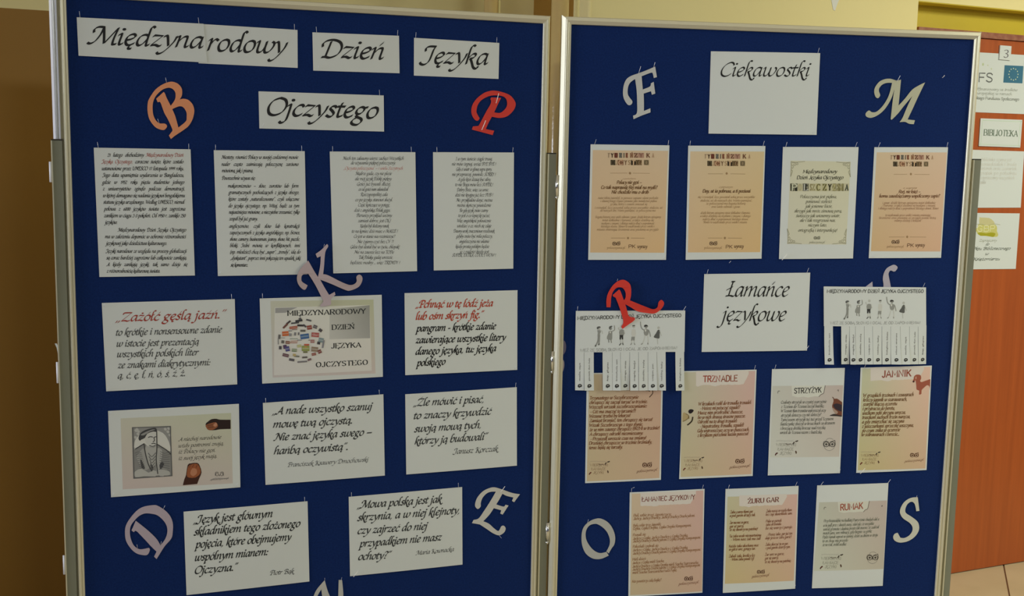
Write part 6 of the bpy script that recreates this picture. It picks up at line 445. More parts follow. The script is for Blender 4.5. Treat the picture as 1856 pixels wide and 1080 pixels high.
{'key':'FB','board':1,'c':(1003.2,-433.8),'cor':[(-155.1,107.8),(140.1,105.9),(156.7,-107.9),(-141.5,-106)],'label':'white tear-off flyer at the right of the right board, one strip torn away','z':3.6,'bow':1.5,'pins':'TR','items':[('T','s',(75,78,78),5.64,(2.7,2.7),0,[('MIĘDZYNARODOWY DZIEŃ JĘZYKA OJCZYSTEGO',-144.9,91,133.6,91.4)],'lettering'),('T','s',(140,142,140),4.86,(1.5,1.5),0,[('WEŹ ZE SOBĄ SŁOWO I OCAL JE OD ZAPOMNIENIA!',-131,4.6,129.6,5)],'lettering'),('P',(190,192,186),2,[(-81,63.4),(-81.9,60.5),(-84.7,59.2),(-87.5,60.4),(-88.9,63.4),(-87.9,66.3),(-85.2,67.5),(-82.3,66.3)],'printed_child#1',1),('P',(95,97,95),3,[(-90.8,66.5),(-88.1,69.3),(-82.7,69.7),(-79.8,66.5),(-83.5,65.9),(-87.7,62.3),(-90,63.4)],'printed_child#1',1),('P',(150,152,148),2,[(-88.7,60.2),(-80.3,59.6),(-78.5,56),(-81.1,50.8),(-80.2,43.4),(-87.2,43.4),(-87.1,52.9)],'printed_child#1',1),('I',(150,152,148),3.57,2,[[(-85.1,44.5),(-85.3,34),(-87.7,26.6),(-91,19.3)],[(-82.4,44.5),(-82.2,34),(-82.4,23)]],'printed_child#1'),('I',(95,97,95),2.94,3,[[(-91.1,21.4),(-91.9,18.8)],[(-81.6,24.5),(-83.3,22.6)]],'printed_child#1'),('I',(190,192,186),1.47,2,[[(-80.2,57.5),(-77.1,58.8),(-75.2,55),(-74.4,50.8)]],'printed_child#1'),('P',(150,152,148),2,[(-49.2,63.8),(-50.2,60.9),(-53,59.7),(-55.8,60.9),(-57.2,63.8),(-56.2,66.8),(-53.5,68),(-50.6,66.8)],'printed_child#2',1),('P',(95,97,95),3,[(-57.6,63.4),(-57.3,68.6),(-50.8,70.8),(-48.5,68.7),(-52.7,65.9),(-54.6,61.3)],'printed_child#2',1),('I',(150,152,148),2.11,2,[[(-49.9,56),(-43.4,58.8),(-42.2,63.4),(-43.7,70.8)]],'printed_child#2'),('P',(150,152,148),2,[(-57.7,57.1),(-48.8,56.7),(-47.7,46.6),(-47.5,35.6),(-51.8,34.4),(-61.2,36.5),(-61.3,44.5),(-58.4,50.8)],'printed_child#2',1),('I',(150,152,148),2.75,2,[[(-57.2,36),(-55.9,28.7)],[(-50.8,35.6),(-48.7,27.6)]],'printed_child#2'),('P',(225,226,220),3,[(-55.8,55.4),(-52.1,55.8),(-52.8,50.8)],'printed_child#2',1),('P',(190,192,186),2,[(-18.8,68.7),(-19.8,65.9),(-22.3,64.7),(-25.1,65.9),(-26.4,68.7),(-25.4,71.4),(-22.9,72.6),(-20.1,71.5)],'printed_child#3',1),('P',(150,152,148),2,[(-28.7,59.6),(-16.2,59.2),(-16.2,45.5),(-27.8,45.5)],'printed_child#3',1),('I',(190,192,186),1.9,2,[[(-27.9,58.1),(-32.1,62.3),(-31.7,65.5)],[(-16.8,58.1),(-14.1,49.7)]],'printed_child#3'),('P',(58,58,58),3,[(-27.8,46.6,1),(-18.1,46.5,1),(-17.3,34.7,1),(-20.9,34.7,1),(-22.6,41.3,1),(-23.5,34.3,1),(-27,34.3,1)],'printed_child#3',1),('I',(190,192,186),1.69,2,[[(-24.8,34.3),(-23.7,24.4)],[(-19.1,34.3),(-17.6,25.4)]],'printed_child#3'),('I',(95,97,95),2.54,3,[[(-22.9,24.4),(-26.6,20.6)],[(-18,25.4),(-16.7,21.2)]],'printed_child#3'),('P',(190,192,186),2,[(12.9,67.2),(12,64.4),(9.4,63.3),(6.7,64.4),(5.4,67.2),(6.3,70),(8.9,71.1),(11.7,70)],'printed_child#4',1),('P',(95,97,95),3,[(5.6,70.8),(12.2,71.2),(12.4,68.7),(6.2,68)],'printed_child#4',1),('P',(208,209,203),2,[(4.1,59.6),(14.8,59.2),(15.1,41.2),(5.8,41.3)],'printed_child#4',1),('P',(150,152,148),3,[(4.7,41.3,1),(14.2,41.2,1),(14,31.3,1),(10,31.3,1),(9,36,1),(7.8,30.9,1),(4.2,31.3,1)],'printed_child#4',1),('I',(190,192,186),1.69,2,[[(6,31.3),(6.1,23.3)],[(12.2,31.3),(13.6,23.7)]],'printed_child#4'),('I',(150,152,148),2.33,3,[[(6,23.7),(4,21.2)],[(13.6,23.7),(15.1,21.2)]],'printed_child#4'),('P',(150,152,148),2,[(47.1,65.9),(46.1,63),(43.3,61.8),(40.4,63),(39,65.9),(40,68.9),(42.8,70.1),(45.7,68.9)],'printed_child#5',1),('P',(58,58,58),3,[(37.4,66.6),(37.9,70.2),(42.2,71.9),(46.8,70.2),(48.6,66.6),(44.7,67.6),(41.4,66.6)],'printed_child#5',1),('I',(150,152,148),2.33,2,[[(38,57.5),(31.7,62.4),(28.3,70.8),(26.8,79.2)],[(50.5,57.5),(54.1,50.7),(56.5,41.2)]],'printed_child#5'),('P',(150,152,148),2,[(37.9,59.6),(50.4,58.8),(50,44.8),(39.8,44.4)],'printed_child#5',1),('P',(222,223,217),3,[(39.7,58.8),(44.2,58.8),(42.8,52.9)],'printed_child#5',1),('I',(205,206,200),1.9,2,[[(41.8,44.4),(38.4,29.6),(34.4,22.2)],[(48.5,44.4),(51.1,29.6),(50.6,23.2)]],'printed_child#5'),('I',(150,152,148),2.34,3,[[(35.9,23.2),(32.9,21.1)],[(50.5,24.3),(51.2,21.1)]],'printed_child#5'),('P',(190,192,186),2,[(80.9,63),(80.1,60.4),(77.6,59.3),(75,60.4),(73.8,63),(74.7,65.6),(77.1,66.7),(79.7,65.6)],'printed_child#6',1),('P',(95,97,95),2,[(76,57.5),(81.4,56.2),(81.8,44.4),(81.5,35.5),(72.5,36.3),(65.6,39.7),(71.2,48.6)],'printed_child#6',1),('I',(190,192,186),1.48,2,[[(75.7,35.5),(78,21)],[(81.3,55),(86.6,42.2)]],'printed_child#6')],'tabs':[[(-147.6,-0.2),(-122.4,-0.3),(-116.1,-105.5),(-141.5,-105.3)],[(-99.3,-0.3),(-75,-0.4),(-68.5,-105.8),(-92.9,-105.6)],[(-75,-0.4),(-58.5,-0.4),(-51.9,-106),(-68.5,-105.8)],[(-58.5,-0.4),(-33,-0.5),(-26.3,-106.2),(-51.9,-106)],[(-33,-0.5),(-8.6,-0.6),(-1.7,-106.4),(-26.3,-106.2)],[(-8.6,-0.6),(18.1,-0.7),(25.1,-106.6),(-1.7,-106.4)],[(18.1,-0.7),(43.7,-0.7),(50.9,-106.8),(25.1,-106.6)],[(43.7,-0.7),(71.7,-0.8),(79,-107),(50.9,-106.8)],[(71.7,-0.8),(98.6,-0.9),(106,-107.2),(79,-107)],[(98.6,-0.9),(124.4,-1),(132,-107.5),(106,-107.2)],[(124.4,-1),(149.2,-1),(156.9,-107.6),(132,-107.5)]],'tabseed':2},
{'key':'EFS','board':2,'c':(28.7,1914.5),'cor':[(-226.9,107.2),(205,111.9),(229,-108.7),(-207,-110.6)],'label':'white notice with a blue flag of yellow stars near the top of the door','z':1,'bow':0.5,'pins':'','items':[('T','s',(110,112,112),20.84,(1.7,1.7),0,[('EFS',-108.1,1,-2,4.2)],'lettering'),('G',[(62,112,140),(66,118,146),(66,118,146),(62,112,140)],2,[(52.8,68.5),(148.5,70.3),(150.2,5.5),(52.7,4.3)],'printed_flag#18'),('P',(215,225,190),3,[(123.9,41.7,1),(125,39.5,1),(127.6,39.5,1),(125.8,37.9,1),(126.7,35.6,1),(124.4,36.8,1),(122.4,35.4,1),(122.8,37.7,1),(120.7,39.2,1),(123.2,39.5,1)],'printed_stars',0),('P',(215,225,190),3,[(119.6,52.3,1),(120.8,50.2,1),(123.3,50.1,1),(121.5,48.5,1),(122.4,46.3,1),(120.1,47.4,1),(118.1,46.1,1),(118.6,48.4,1),(116.4,49.8,1),(118.9,50.1,1)],'printed_stars',0),('P',(215,225,190),3,[(110.3,59.8,1),(111.4,57.6,1),(114,57.6,1),(112.2,56,1),(113.1,53.7,1),(110.8,54.9,1),(108.8,53.5,1),(109.2,55.8,1),(107.1,57.3,1),(109.6,57.6,1)],'printed_stars',0),('P',(215,225,190),3,[(98.4,62.1,1),(99.5,60,1),(102,59.9,1),(100.2,58.3,1),(101.1,56.1,1),(98.9,57.2,1),(96.9,55.8,1),(97.3,58.2,1),(95.2,59.6,1),(97.7,59.9,1)],'printed_stars',0),('P',(215,225,190),3,[(87.1,58.6,1),(88.2,56.5,1),(90.7,56.5,1),(88.9,54.9,1),(89.8,52.6,1),(87.6,53.7,1),(85.6,52.4,1),(86,54.7,1),(83.9,56.1,1),(86.4,56.4,1)],'printed_stars',0),('P',(215,225,190),3,[(79.4,50.4,1),(80.5,48.3,1),(83.1,48.2,1),(81.3,46.6,1),(82.2,44.3,1),(79.9,45.5,1),(77.9,44.1,1),(78.4,46.5,1),(76.2,47.9,1),(78.7,48.2,1)],'printed_stars',0),('P',(215,225,190),3,[(77.4,39.5,1),(78.6,37.4,1),(81.1,37.3,1),(79.3,35.7,1),(80.2,33.5,1),(77.9,34.6,1),(75.9,33.3,1),(76.4,35.6,1),(74.3,37,1),(76.7,37.3,1)],'printed_stars',0),('P',(215,225,190),3,[(81.6,28.9,1),(82.8,26.8,1),(85.3,26.7,1),(83.5,25.1,1),(84.4,22.9,1),(82.1,24,1),(80.2,22.7,1),(80.6,25,1),(78.5,26.4,1),(81,26.7,1)],'printed_stars',0),('P',(215,225,190),3,[(90.9,21.4,1),(92.1,19.3,1),(94.6,19.2,1),(92.8,17.6,1),(93.7,15.4,1),(91.5,16.5,1),(89.5,15.2,1),(89.9,17.5,1),(87.8,18.9,1),(90.3,19.2,1)],'printed_stars',0),('P',(215,225,190),3,[(102.9,19,1),(104,16.9,1),(106.5,16.9,1),(104.7,15.2,1),(105.6,13,1),(103.4,14.1,1),(101.4,12.8,1),(101.8,15.1,1),(99.7,16.5,1),(102.2,16.8,1)],'printed_stars',0),('P',(215,225,190),3,[(114.2,22.5,1),(115.3,20.3,1),(117.9,20.3,1),(116.1,18.7,1),(117,16.4,1),(114.7,17.5,1),(112.7,16.2,1),(113.1,18.5,1),(111,20,1),(113.5,20.2,1)],'printed_stars',0),('P',(215,225,190),3,[(121.9,30.8,1),(123,28.6,1),(125.6,28.6,1),(123.8,26.9,1),(124.7,24.7,1),(122.4,25.8,1),(120.4,24.5,1),(120.8,26.8,1),(118.7,28.2,1),(121.2,28.5,1)],'printed_stars',0),('T','s',(165,168,160),5.93,(1.7,1.7),0,[('Projekt współfinansowany ze środków',-170.6,-30.7,127.2,-24.5),('Unii Europejskiej w ramach',-124.7,-44.9,101.3,-40.8)],'lettering'),('T','s',(135,138,130),6.33,(2.2,2.2),0,[('Europejskiego Funduszu Społecznego',-137.9,-62.9,139.7,-59.2)],'lettering'),('P',(190,200,160),2,[(-58.1,69.3),(-50.7,70.8),(-50.9,62.2),(-56.9,61.9)],'printed_stars',1),('P',(200,205,180),2,[(-35,64.9),(-27.5,66),(-28,60.8)],'printed_stars',1),('P',(200,208,180),2,[(-16,52.7),(-8.7,55),(-8.9,47.4)],'printed_stars',1)]},
{'key':'N3','board':2,'c':(76.6,2028),'cor':[(-28.4,26.1),(28,25.9),(28.2,-26.4),(-27.8,-25.6)],'label':'small white plate with a grey number 3 at the top edge of the door notice','z':6,'bow':0,'pins':'','items':[('T','r',(110,105,110),21.45,(1.6,0.5),0,[('3',-8.7,-17.1,13.4,-17.4)],'lettering')],'thick':5},
{'key':'BIB','board':2,'c':(85.4,1731.2),'cor':[(-105.4,51.5),(104.9,52.4),(104.9,-52.5),(-104.5,-51.3)],'label':'white framed sign reading BIBLIOTEKA on the door','z':4,'bow':0,'pins':'','items':[('I',(195,215,190),1.71,2,[[(-89.5,44.1),(88.4,45),(95.2,39.4),(94.2,-40.5),(88.4,-45.3),(-90,-44.1),(-95.8,-39.1),(-95.2,40.5),(-89.5,44.1)]],'printed_picture'),('T','r',(110,125,110),14.86,(2.5,0.7),0,[('BIBLIOTEKA',-87.1,-11,88,-11.1)],'lettering')],'thick':3},
{'key':'BLK','board':2,'c':(73.8,1557),'cor':[(-150.5,108.6),(141.8,107.7),(146.4,-107.8),(-137.5,-108.5)],'label':'nearly blank white sheet on the door below the BIBLIOTEKA sign','z':1,'bow':1,'pins':'','items':[('T','s',(214,214,208),7.47,(2,2),0,[('Biblioteka czynna jest',-74.6,67.8,80.3,69.3),('poniedziałek i środa',-76.7,50.6,108,52.2),('wtorek oraz czwartek',-75.1,34.5,109.8,35.9),('piątek po południu',-73.5,17.3,111.6,18.4),('zapraszamy wszystkich',-71.8,0.1,103.2,0.7),('czytelników',-73.9,-17.2,-43.2,-17.5)],'lettering')]},
{'key':'GBP','board':2,'c':(104.4,1320.4),'cor':[(-114.4,108.8),(113.4,106.6),(114.7,-109.3),(-113.7,-106.1)],'label':'white sheet with an olive library logo, lowest of the papers on the door','z':1,'bow':1,'pins':'','items':[('P',(205,198,150),2,[(-91.3,92.9,1),(-80.4,91),(-43,89.3),(-20.1,77.5),(-12.6,65.7),(-37.5,64.7),(-49.5,60.5),(-68.4,63.7),(-90.3,66.8)],'printed_logo',1),('P',(205,200,120),2,[(-94.8,65),(-74.7,64.4),(-49.5,60.1),(-31.3,64.6),(-7.7,63.3),(1.4,50.4),(1.1,38.6),(9.5,26.7),(4.8,17.3),(-14,17.5),(-51.7,20.2),(-92.6,26.5),(-99.8,37),(-112.5,41.8),(-112.6,48.8),(-98.2,52.2)],'printed_logo',1),('P',(170,165,40),3,[(-94.6,31.2),(-77.9,34.5),(-52.8,30.8),(-28.2,34.1),(-5.9,30.4),(-8.3,22.2),(-17.1,16.4),(-48.7,21.4),(-79.8,21.7)],'printed_logo',1),('I',(175,175,145),1.63,3,[[(-114.8,65.6),(-93.4,66.2),(-71.6,64.9),(-52.6,60.6),(-34.3,64.2),(-12.7,66.4),(15.8,63.2)]],'printed_logo'),('T','s',(228,226,180),14.53,(1.6,1.6),0,[('GBP',-99.9,38.2,-9.9,38.7)],'lettering'),('T','c',(150,150,125),5.65,(2,0.5),0,[('Zapraszamy',-85.3,-0.5,6.6,-0.9)],'lettering'),('T','c',(105,110,100),6.15,(2.6,0.8),0,[('do',-50.7,-15,-33.3,-15),('Pktu Bibliotecznego',-114.7,-31.7,79.5,-32.9),('w',-49.3,-52.2,-30.6,-51.8),('Księżomierzu',-109.3,-71.6,28.1,-73)],'lettering')]}
]
LETTERS = [
{'key':'B','board':0,'c':(-838,101.1),'pts':[(-6.7,55.1),(8.2,59.5),(21.6,55.4),(29.6,46),(31,35.5),(29.5,27.1),(25,19.3,1),(33.2,21.6),(44.1,19.2),(53.4,9.7),(57.1,-2.8),(55.7,-15.5),(51.4,-28.3),(43,-41.3),(30.5,-51.5),(18.1,-60.2),(11.2,-65.3),(4,-71.5,1),(-0.3,-63.5,1),(6.6,-54.2,1),(7.4,-48.5),(-1.6,-27),(-9.4,-11.9),(-16.4,8.8),(-19,12.9,1),(-23.5,11.7,1),(-26.5,19.6,1),(-9.8,35.5,1),(-6.9,31.7),(-3.3,21.8),(5.1,4.6,1),(12.7,15.4),(15.9,23.8),(15.8,35),(10.6,42.5),(2.5,45.4),(-7,43.2),(-16.5,37.3),(-27.5,25.2),(-33.1,12.5),(-34.8,-1.5),(-33.7,-16.8),(-28.6,-29.2),(-20.7,-36),(-8.6,-36.6),(-4,-42.5),(-10.2,-50.7),(-21,-49.7),(-31.6,-43.3),(-42,-28.2),(-45.9,-10.2),(-45.3,7.9),(-41.7,19.1),(-29.9,37.6),(-19,47.7)],'holes':[[(8.3,-2.9,1),(23.4,3.8),(32.8,2),(39.5,-9),(39.9,-20.2),(37.7,-30.1),(21.1,-44.7,1),(14.8,-19.6)]],'label':'orange cut-out paper letter B','color':(236,158,114),'z':1.2,'bend':0},
{'key':'P','board':0,'c':(-66.1,121.5),'pts':[(8.6,46.4),(29.3,43.4),(49.6,36.5),(61.9,24.2),(65.5,12.9),(59.7,-1.3),(43.9,-15.8),(23.8,-20.8),(3.7,-18.3,1),(-4.1,-32.4),(-11.1,-47.9,1),(-9.1,-49.7),(10.3,-53,1),(6.5,-63.9,1),(-47.5,-51.6,1),(-45,-43.7,1),(-30.5,-42,1),(-22.7,-27.9),(-11.2,-6),(-0.8,12),(1,20.9),(-1,25.3),(1.5,29.5,1),(26.9,29.1,1),(19.2,13.9),(9.5,-7.3,1),(24.9,-8.1),(36.8,0.5),(42.7,10.9),(41.7,23.5),(34.9,31.5),(21.5,34.7),(2.8,34.1),(-10.4,30),(-24.9,21.3),(-33.3,9.7),(-36.4,-3),(-35.6,-10.6),(-28.1,-23,1),(-32,-28.8),(-38.6,-28.3),(-46.7,-18.5),(-49.8,-5.9),(-47.1,9.2),(-36.8,24.7),(-19.8,38.5),(-5.4,44.4)],'holes':[],'label':'red cut-out paper letter P','color':(222,66,56),'z':1.2,'bend':0},
{'key':'F','board':1,'c':(323,177),'pts':[(-7.1,45.9),(13.6,53.9),(36.5,64.2,1),(42.2,37.7,1),(34.2,35.2,1),(31,46.3,1),(26.2,48.3),(1.7,38.7,1),(4.3,18.7),(6,5.4,1),(24.4,13.4),(26.9,21.6,1),(34.1,25.5,1),(39.4,-4.1,1),(30.6,-7.3,1),(27.9,1.6,1),(8.7,-4.9,1),(10.2,-25.8),(11,-48.9,1),(27.9,-41.7,1),(28.6,-52.2,1),(5.2,-61),(-15.5,-70.5,1),(-17.3,-61.5,1),(-7.4,-54.6),(-7.7,-26.2),(-10.2,3.5),(-15.1,31.3,1),(-27.1,22.3),(-32.9,10.3),(-33.2,-6.1),(-28.2,-15.6),(-20.4,-25.1),(-22.9,-33.3),(-31.4,-34.6),(-41.1,-22.6),(-45.5,-7.9),(-44.6,12.9),(-38.2,29.4),(-26.2,38.6)],'holes':[],'label':'pale grey cut-out paper letter F','color':(205,206,204),'z':1.2,'bend':0},
{'key':'M','board':1,'c':(1013.5,170),'pts':[(6.8,55.3),(19.6,57.6,1),(18.5,22.2),(17.4,-10.5,1),(34.4,8.5),(52.6,31.6),(71.6,44.1),(88.6,52.3,1),(70.8,12.3),(57.7,-19.1),(45.8,-46.3,1),(67.1,-47.9,1),(64.3,-58.3,1),(51.2,-57.5),(38.6,-52.8),(23.7,-53.9,1),(31.7,-41),(42,-13.8),(54.5,15.4,1),(32.7,-11.2),(17.3,-31.4),(0.9,-48.1,1),(-2.2,-46.7,1),(-1,-20.6),(0.7,10.5),(3,33.3,1),(-5,6.1),(-20,-19.6),(-37.2,-35.6),(-56.3,-44.2),(-70.1,-42),(-73.7,-33.7),(-65.1,-25.3),(-55.8,-29.7),(-42.3,-27.2),(-25.2,-9.9),(-11.8,15.8),(-4.9,48.5,1),(-20,47.8),(-31.8,43.3),(-39.5,34.6),(-40.5,26.2),(-36.3,15.1),(-41.5,7.7),(-48.5,10.6),(-53.4,23),(-51.7,35.7),(-41.3,50),(-26.7,57.4),(-10.1,59)],'holes':[],'label':'greyish cut-out paper letter M','color':(196,196,172),'z':1.2,'bend':0},
{'key':'K','board':0,'c':(-480,-297.8),'pts':[(4.9,82),(7.2,76),(0.2,62),(-3,29.1),(-5.4,8.7,1),(6.3,6.2),(37.5,-10),(58,-18.3),(70.6,-16.9),(76.9,-9.8),(76.1,1.3),(83.2,6.8),(90.3,1.1),(90.4,-10),(81.7,-24.2),(61.1,-32.6),(48.5,-30.8),(14,-15.2),(-12.4,-4.6,1),(-1.6,-24.5),(9.3,-42.8,1),(22.6,-35.2,1),(24.6,-42.3,1),(14,-53.2),(12.4,-67.5),(-12.6,-70.1),(-4.8,-59.2),(-8.6,-49.6),(-23.3,-19.4),(-40.5,9.4,1),(-47.1,9.9),(-55.6,6.9),(-57.9,-1.7),(-55.6,-9.5),(-42.6,-18.3,1),(-48,-28.5),(-55.7,-26.8),(-64.9,-15.7),(-68.6,-1.5),(-65.5,12.5),(-55.4,28),(-40.8,42.3,1),(-27.8,18.3),(-17.8,1.7,1),(-12.3,29.2),(-10.6,52.7,1),(-19.2,48.8,1),(-23,58.2,1),(-9.1,68.3),(0.3,78.4)],'holes':[],'label':'lilac cut-out paper letter K overlapping the pages around it','color':(196,178,184),'z':6.5,'bend':1},
{'key':'R','board':1,'c':(308.6,-368.9),'pts':[(-23.2,58.7),(-12.6,58.8),(-0.3,51.1),(4.7,39.2),(5.3,19.8),(2.8,5.6,1),(19.7,-1.1),(42.9,-10.1),(66.1,-17.9),(78.2,-13.1),(80.8,0.4),(88.2,6.7),(95.3,0.4),(94.9,-8.6),(86.2,-20.6),(71.1,-29.3),(51.2,-28.1),(25.1,-23.6),(6.5,-13.1),(-9,-4.8,1),(-2.3,-25),(2.7,-37),(17.3,-40,1),(19,-44.5,1),(13.8,-50.5),(-1.1,-61),(-13.7,-70.7,1),(-17.2,-64.7,1),(-12,-52),(-18.9,-28),(-25.5,-10.1),(-35.3,12.3,1),(-42.3,16,1),(-43.1,19.7,1),(-27,33.9,1),(-23.1,30.2),(-14.8,9.3),(-12.4,5.6,1),(-8.9,13.8),(-9.3,25.7),(-14.9,36.2),(-24.1,39.9),(-34.6,37.3),(-43.4,27.2),(-47.4,12.3),(-47.8,-1.1),(-48.2,-13,1),(-58.8,-12.7,1),(-60.1,4.8),(-56.8,22.7),(-46.8,40.5),(-35.1,52.5)],'holes':[],'label':'red cut-out paper letter R hanging over the left tear-off flyer','color':(222,62,50),'z':8.5,'bend':1},
{'key':'D','board':0,'c':(-906.3,-911),'pts':[(14.8,68),(24.9,65.4),(40.8,53.2),(52.7,37.6),(58.4,19.5),(58,-1.2),(54.3,-18.6),(39,-36.5),(26.4,-56.1),(19.1,-67.6,1),(13.7,-60.9,1),(19.5,-48.9,1),(6.6,-33.7),(-6.5,-16.4),(-23.5,4.9,1),(-28.1,7.4),(-30.8,4,1),(-36.4,8.9,1),(-26.2,32.1,1),(-15,21.7),(3.3,3.4),(20.4,-17.2),(28.8,-34.2,1),(39.3,-20.3),(45,-4.5),(44.7,11.7),(37.6,27),(24.3,41.3),(11,46.7),(-5.1,48.7),(-18.6,43.2),(-29.5,32.4),(-37.8,19.9),(-40.2,4.1),(-37.9,-13.7),(-31,-30.4),(-17.8,-39.7),(2.4,-37.8,1),(4.3,-43.8),(-2,-55.1),(-15.4,-53.9),(-28.7,-47.5),(-40.4,-34),(-49.3,-15.7),(-51.2,3.5),(-49.1,20.8),(-40,37.6),(-23.6,56.7),(-7.3,65.7)],'holes':[],'label':'lilac cut-out paper letter D','color':(190,176,190),'z':1.2,'bend':0},
{'key':'O','board':1,'c':(249.3,-1014.2),'pts':[(-4.1,57.8),(9.2,55),(25.1,44.8),(37.7,27.4),(45,5.3),(43.8,-15.4),(35.8,-28.6),(29,-41.6,1),(22.1,-35.8,1),(29.5,-19.9),(30.9,-5.3),(26.8,9.5),(19.8,21.9),(8.7,33.2),(-4.8,41.5),(-14.4,42.6),(-26.2,39.1),(-34.3,28.4),(-36.8,13.9),(-33.4,-3.2),(-22.1,-21.8),(-8.5,-34.5),(6.1,-39.9),(22.1,-37,1),(29.2,-47.4,1),(12.5,-54.8),(-1.8,-56.7),(-17.6,-53.1),(-34.7,-39.7),(-44.9,-17.4),(-47.8,7),(-45,28.8),(-35.9,43),(-20.7,53.5)],'holes':[],'label':'grey cut-out paper ring-shaped letter O','color':(190,190,184),'z':1.2,'bend':0},
{'key':'E','board':0,'c':(-40.1,-918.9),'pts':[(-0.4,60.1),(20.3,53.6),(50.1,41.2),(72.2,35.9,1),(56.6,15.3,1),(50.5,19.2,1),(54.1,28.4,1),(35.4,34.2),(23.5,40.9,1),(14.9,25.5),(7.1,12.9,1),(27.1,5.5),(32.9,10.2,1),(41.1,7.4,1),(25.3,-16.4,1),(18.6,-12.9,1),(21.4,-4.3,1),(0.6,3.1,1),(-10.9,-13.6),(-27.4,-30.5,1),(-11.9,-38.4),(3.1,-52.8),(15,-60.4),(22.2,-48.5),(29.6,-47.6),(34.5,-55.4),(29.9,-66.1),(16.7,-72.4),(0.4,-65.9),(-17.5,-52.6),(-36.8,-38.6,1),(-48.6,-35.4),(-58.1,-33.2,1),(-53.8,-24.8,1),(-40,-21.5),(-25.7,-2.2),(-10,21.5),(5.7,48,1),(-9,48.4),(-20.6,44.1),(-30.7,33.2),(-35.1,20.4),(-35.4,10.2),(-42.6,4.2),(-49.2,9.8),(-50.5,18.7),(-45.3,34.3),(-32.4,49.3),(-17.9,57)],'holes':[],'label':'white cut-out paper letter E','color':(212,210,204),'z':1.2,'bend':0},
{'key':'S','board':1,'c':(1137.9,-987.9),'pts':[(24.3,66.2,1),(32.2,26.5,1),(22.8,25.7,1),(17.8,44.5),(10.7,52.5),(2,52.7),(-6.2,45.2),(-10.4,32.6),(-7.5,21.2),(10.8,9.4),(27.8,-3.8),(34.3,-16.8),(34.2,-32.4),(23.7,-49.1),(4.1,-61.3),(-19,-64.8),(-35.4,-58.6),(-40.8,-47.8),(-36.8,-38.7),(-28.2,-36.1,1),(-19.2,-50.6,1),(-6.8,-51.7),(7.3,-44.3),(15.2,-31.8),(14.3,-19),(4.7,-7.4),(-15.1,5.9),(-24.8,20.3),(-25.1,34.4),(-16.8,51.1),(-4.4,61.3),(9.8,65.9)],'holes':[],'label':'white cut-out paper letter S','color':(214,214,200),'z':1.2,'bend':0},
{'key':'N','board':0,'c':(-482.3,-1123.2),'pts':[(-28.8,12.5),(-22.2,27.2),(-13.2,38.9),(-0.6,52.5,1),(3,37.3),(7.2,22.4),(13.2,6),(31.2,-38.5,1),(33.4,2.6),(34.7,49.4,1),(43.3,48.6,1),(45.9,20.4),(46.4,1.3),(45.8,-65.6,1),(33.6,-64.3,1),(13.7,-33.5),(-4.3,0.1),(-9.3,29.1,1),(-19.3,11.5),(-29.5,-16.2),(-40.4,-37.2),(-51.2,-39.2),(-52.3,-29.6),(-43.9,-26.1),(-36.7,-9.2)],'holes':[],'label':'whitish cut-out paper letter N of which only the tips show at the bottom','color':(200,200,196),'z':1.2,'bend':0},
{'key':'Y','board':1,'c':(1026.4,-309.5),'pts':[(-5.9,-17.8),(-8.9,4.6),(-6.9,19.9),(-0.4,32.5),(10.2,39.6),(20.3,43.1),(28.7,39.7),(31.3,34.1),(25.9,26),(20.1,24.6),(14.7,27),(9.6,26.6,1),(6.4,18.6),(8.6,8.1),(15.5,-17.1),(24,-55),(17.5,-69.1,1),(-23.2,-69,1),(-37.8,-37.5),(-56.8,-17.2,1),(-38.6,-3.2,1),(-36.6,-17.2,1),(-17.7,-41,1)],'holes':[],'label':'lilac cut-out paper letter mostly hidden behind the right tear-off flyer','color':(190,184,198),'z':0.9,'bend':0}
]
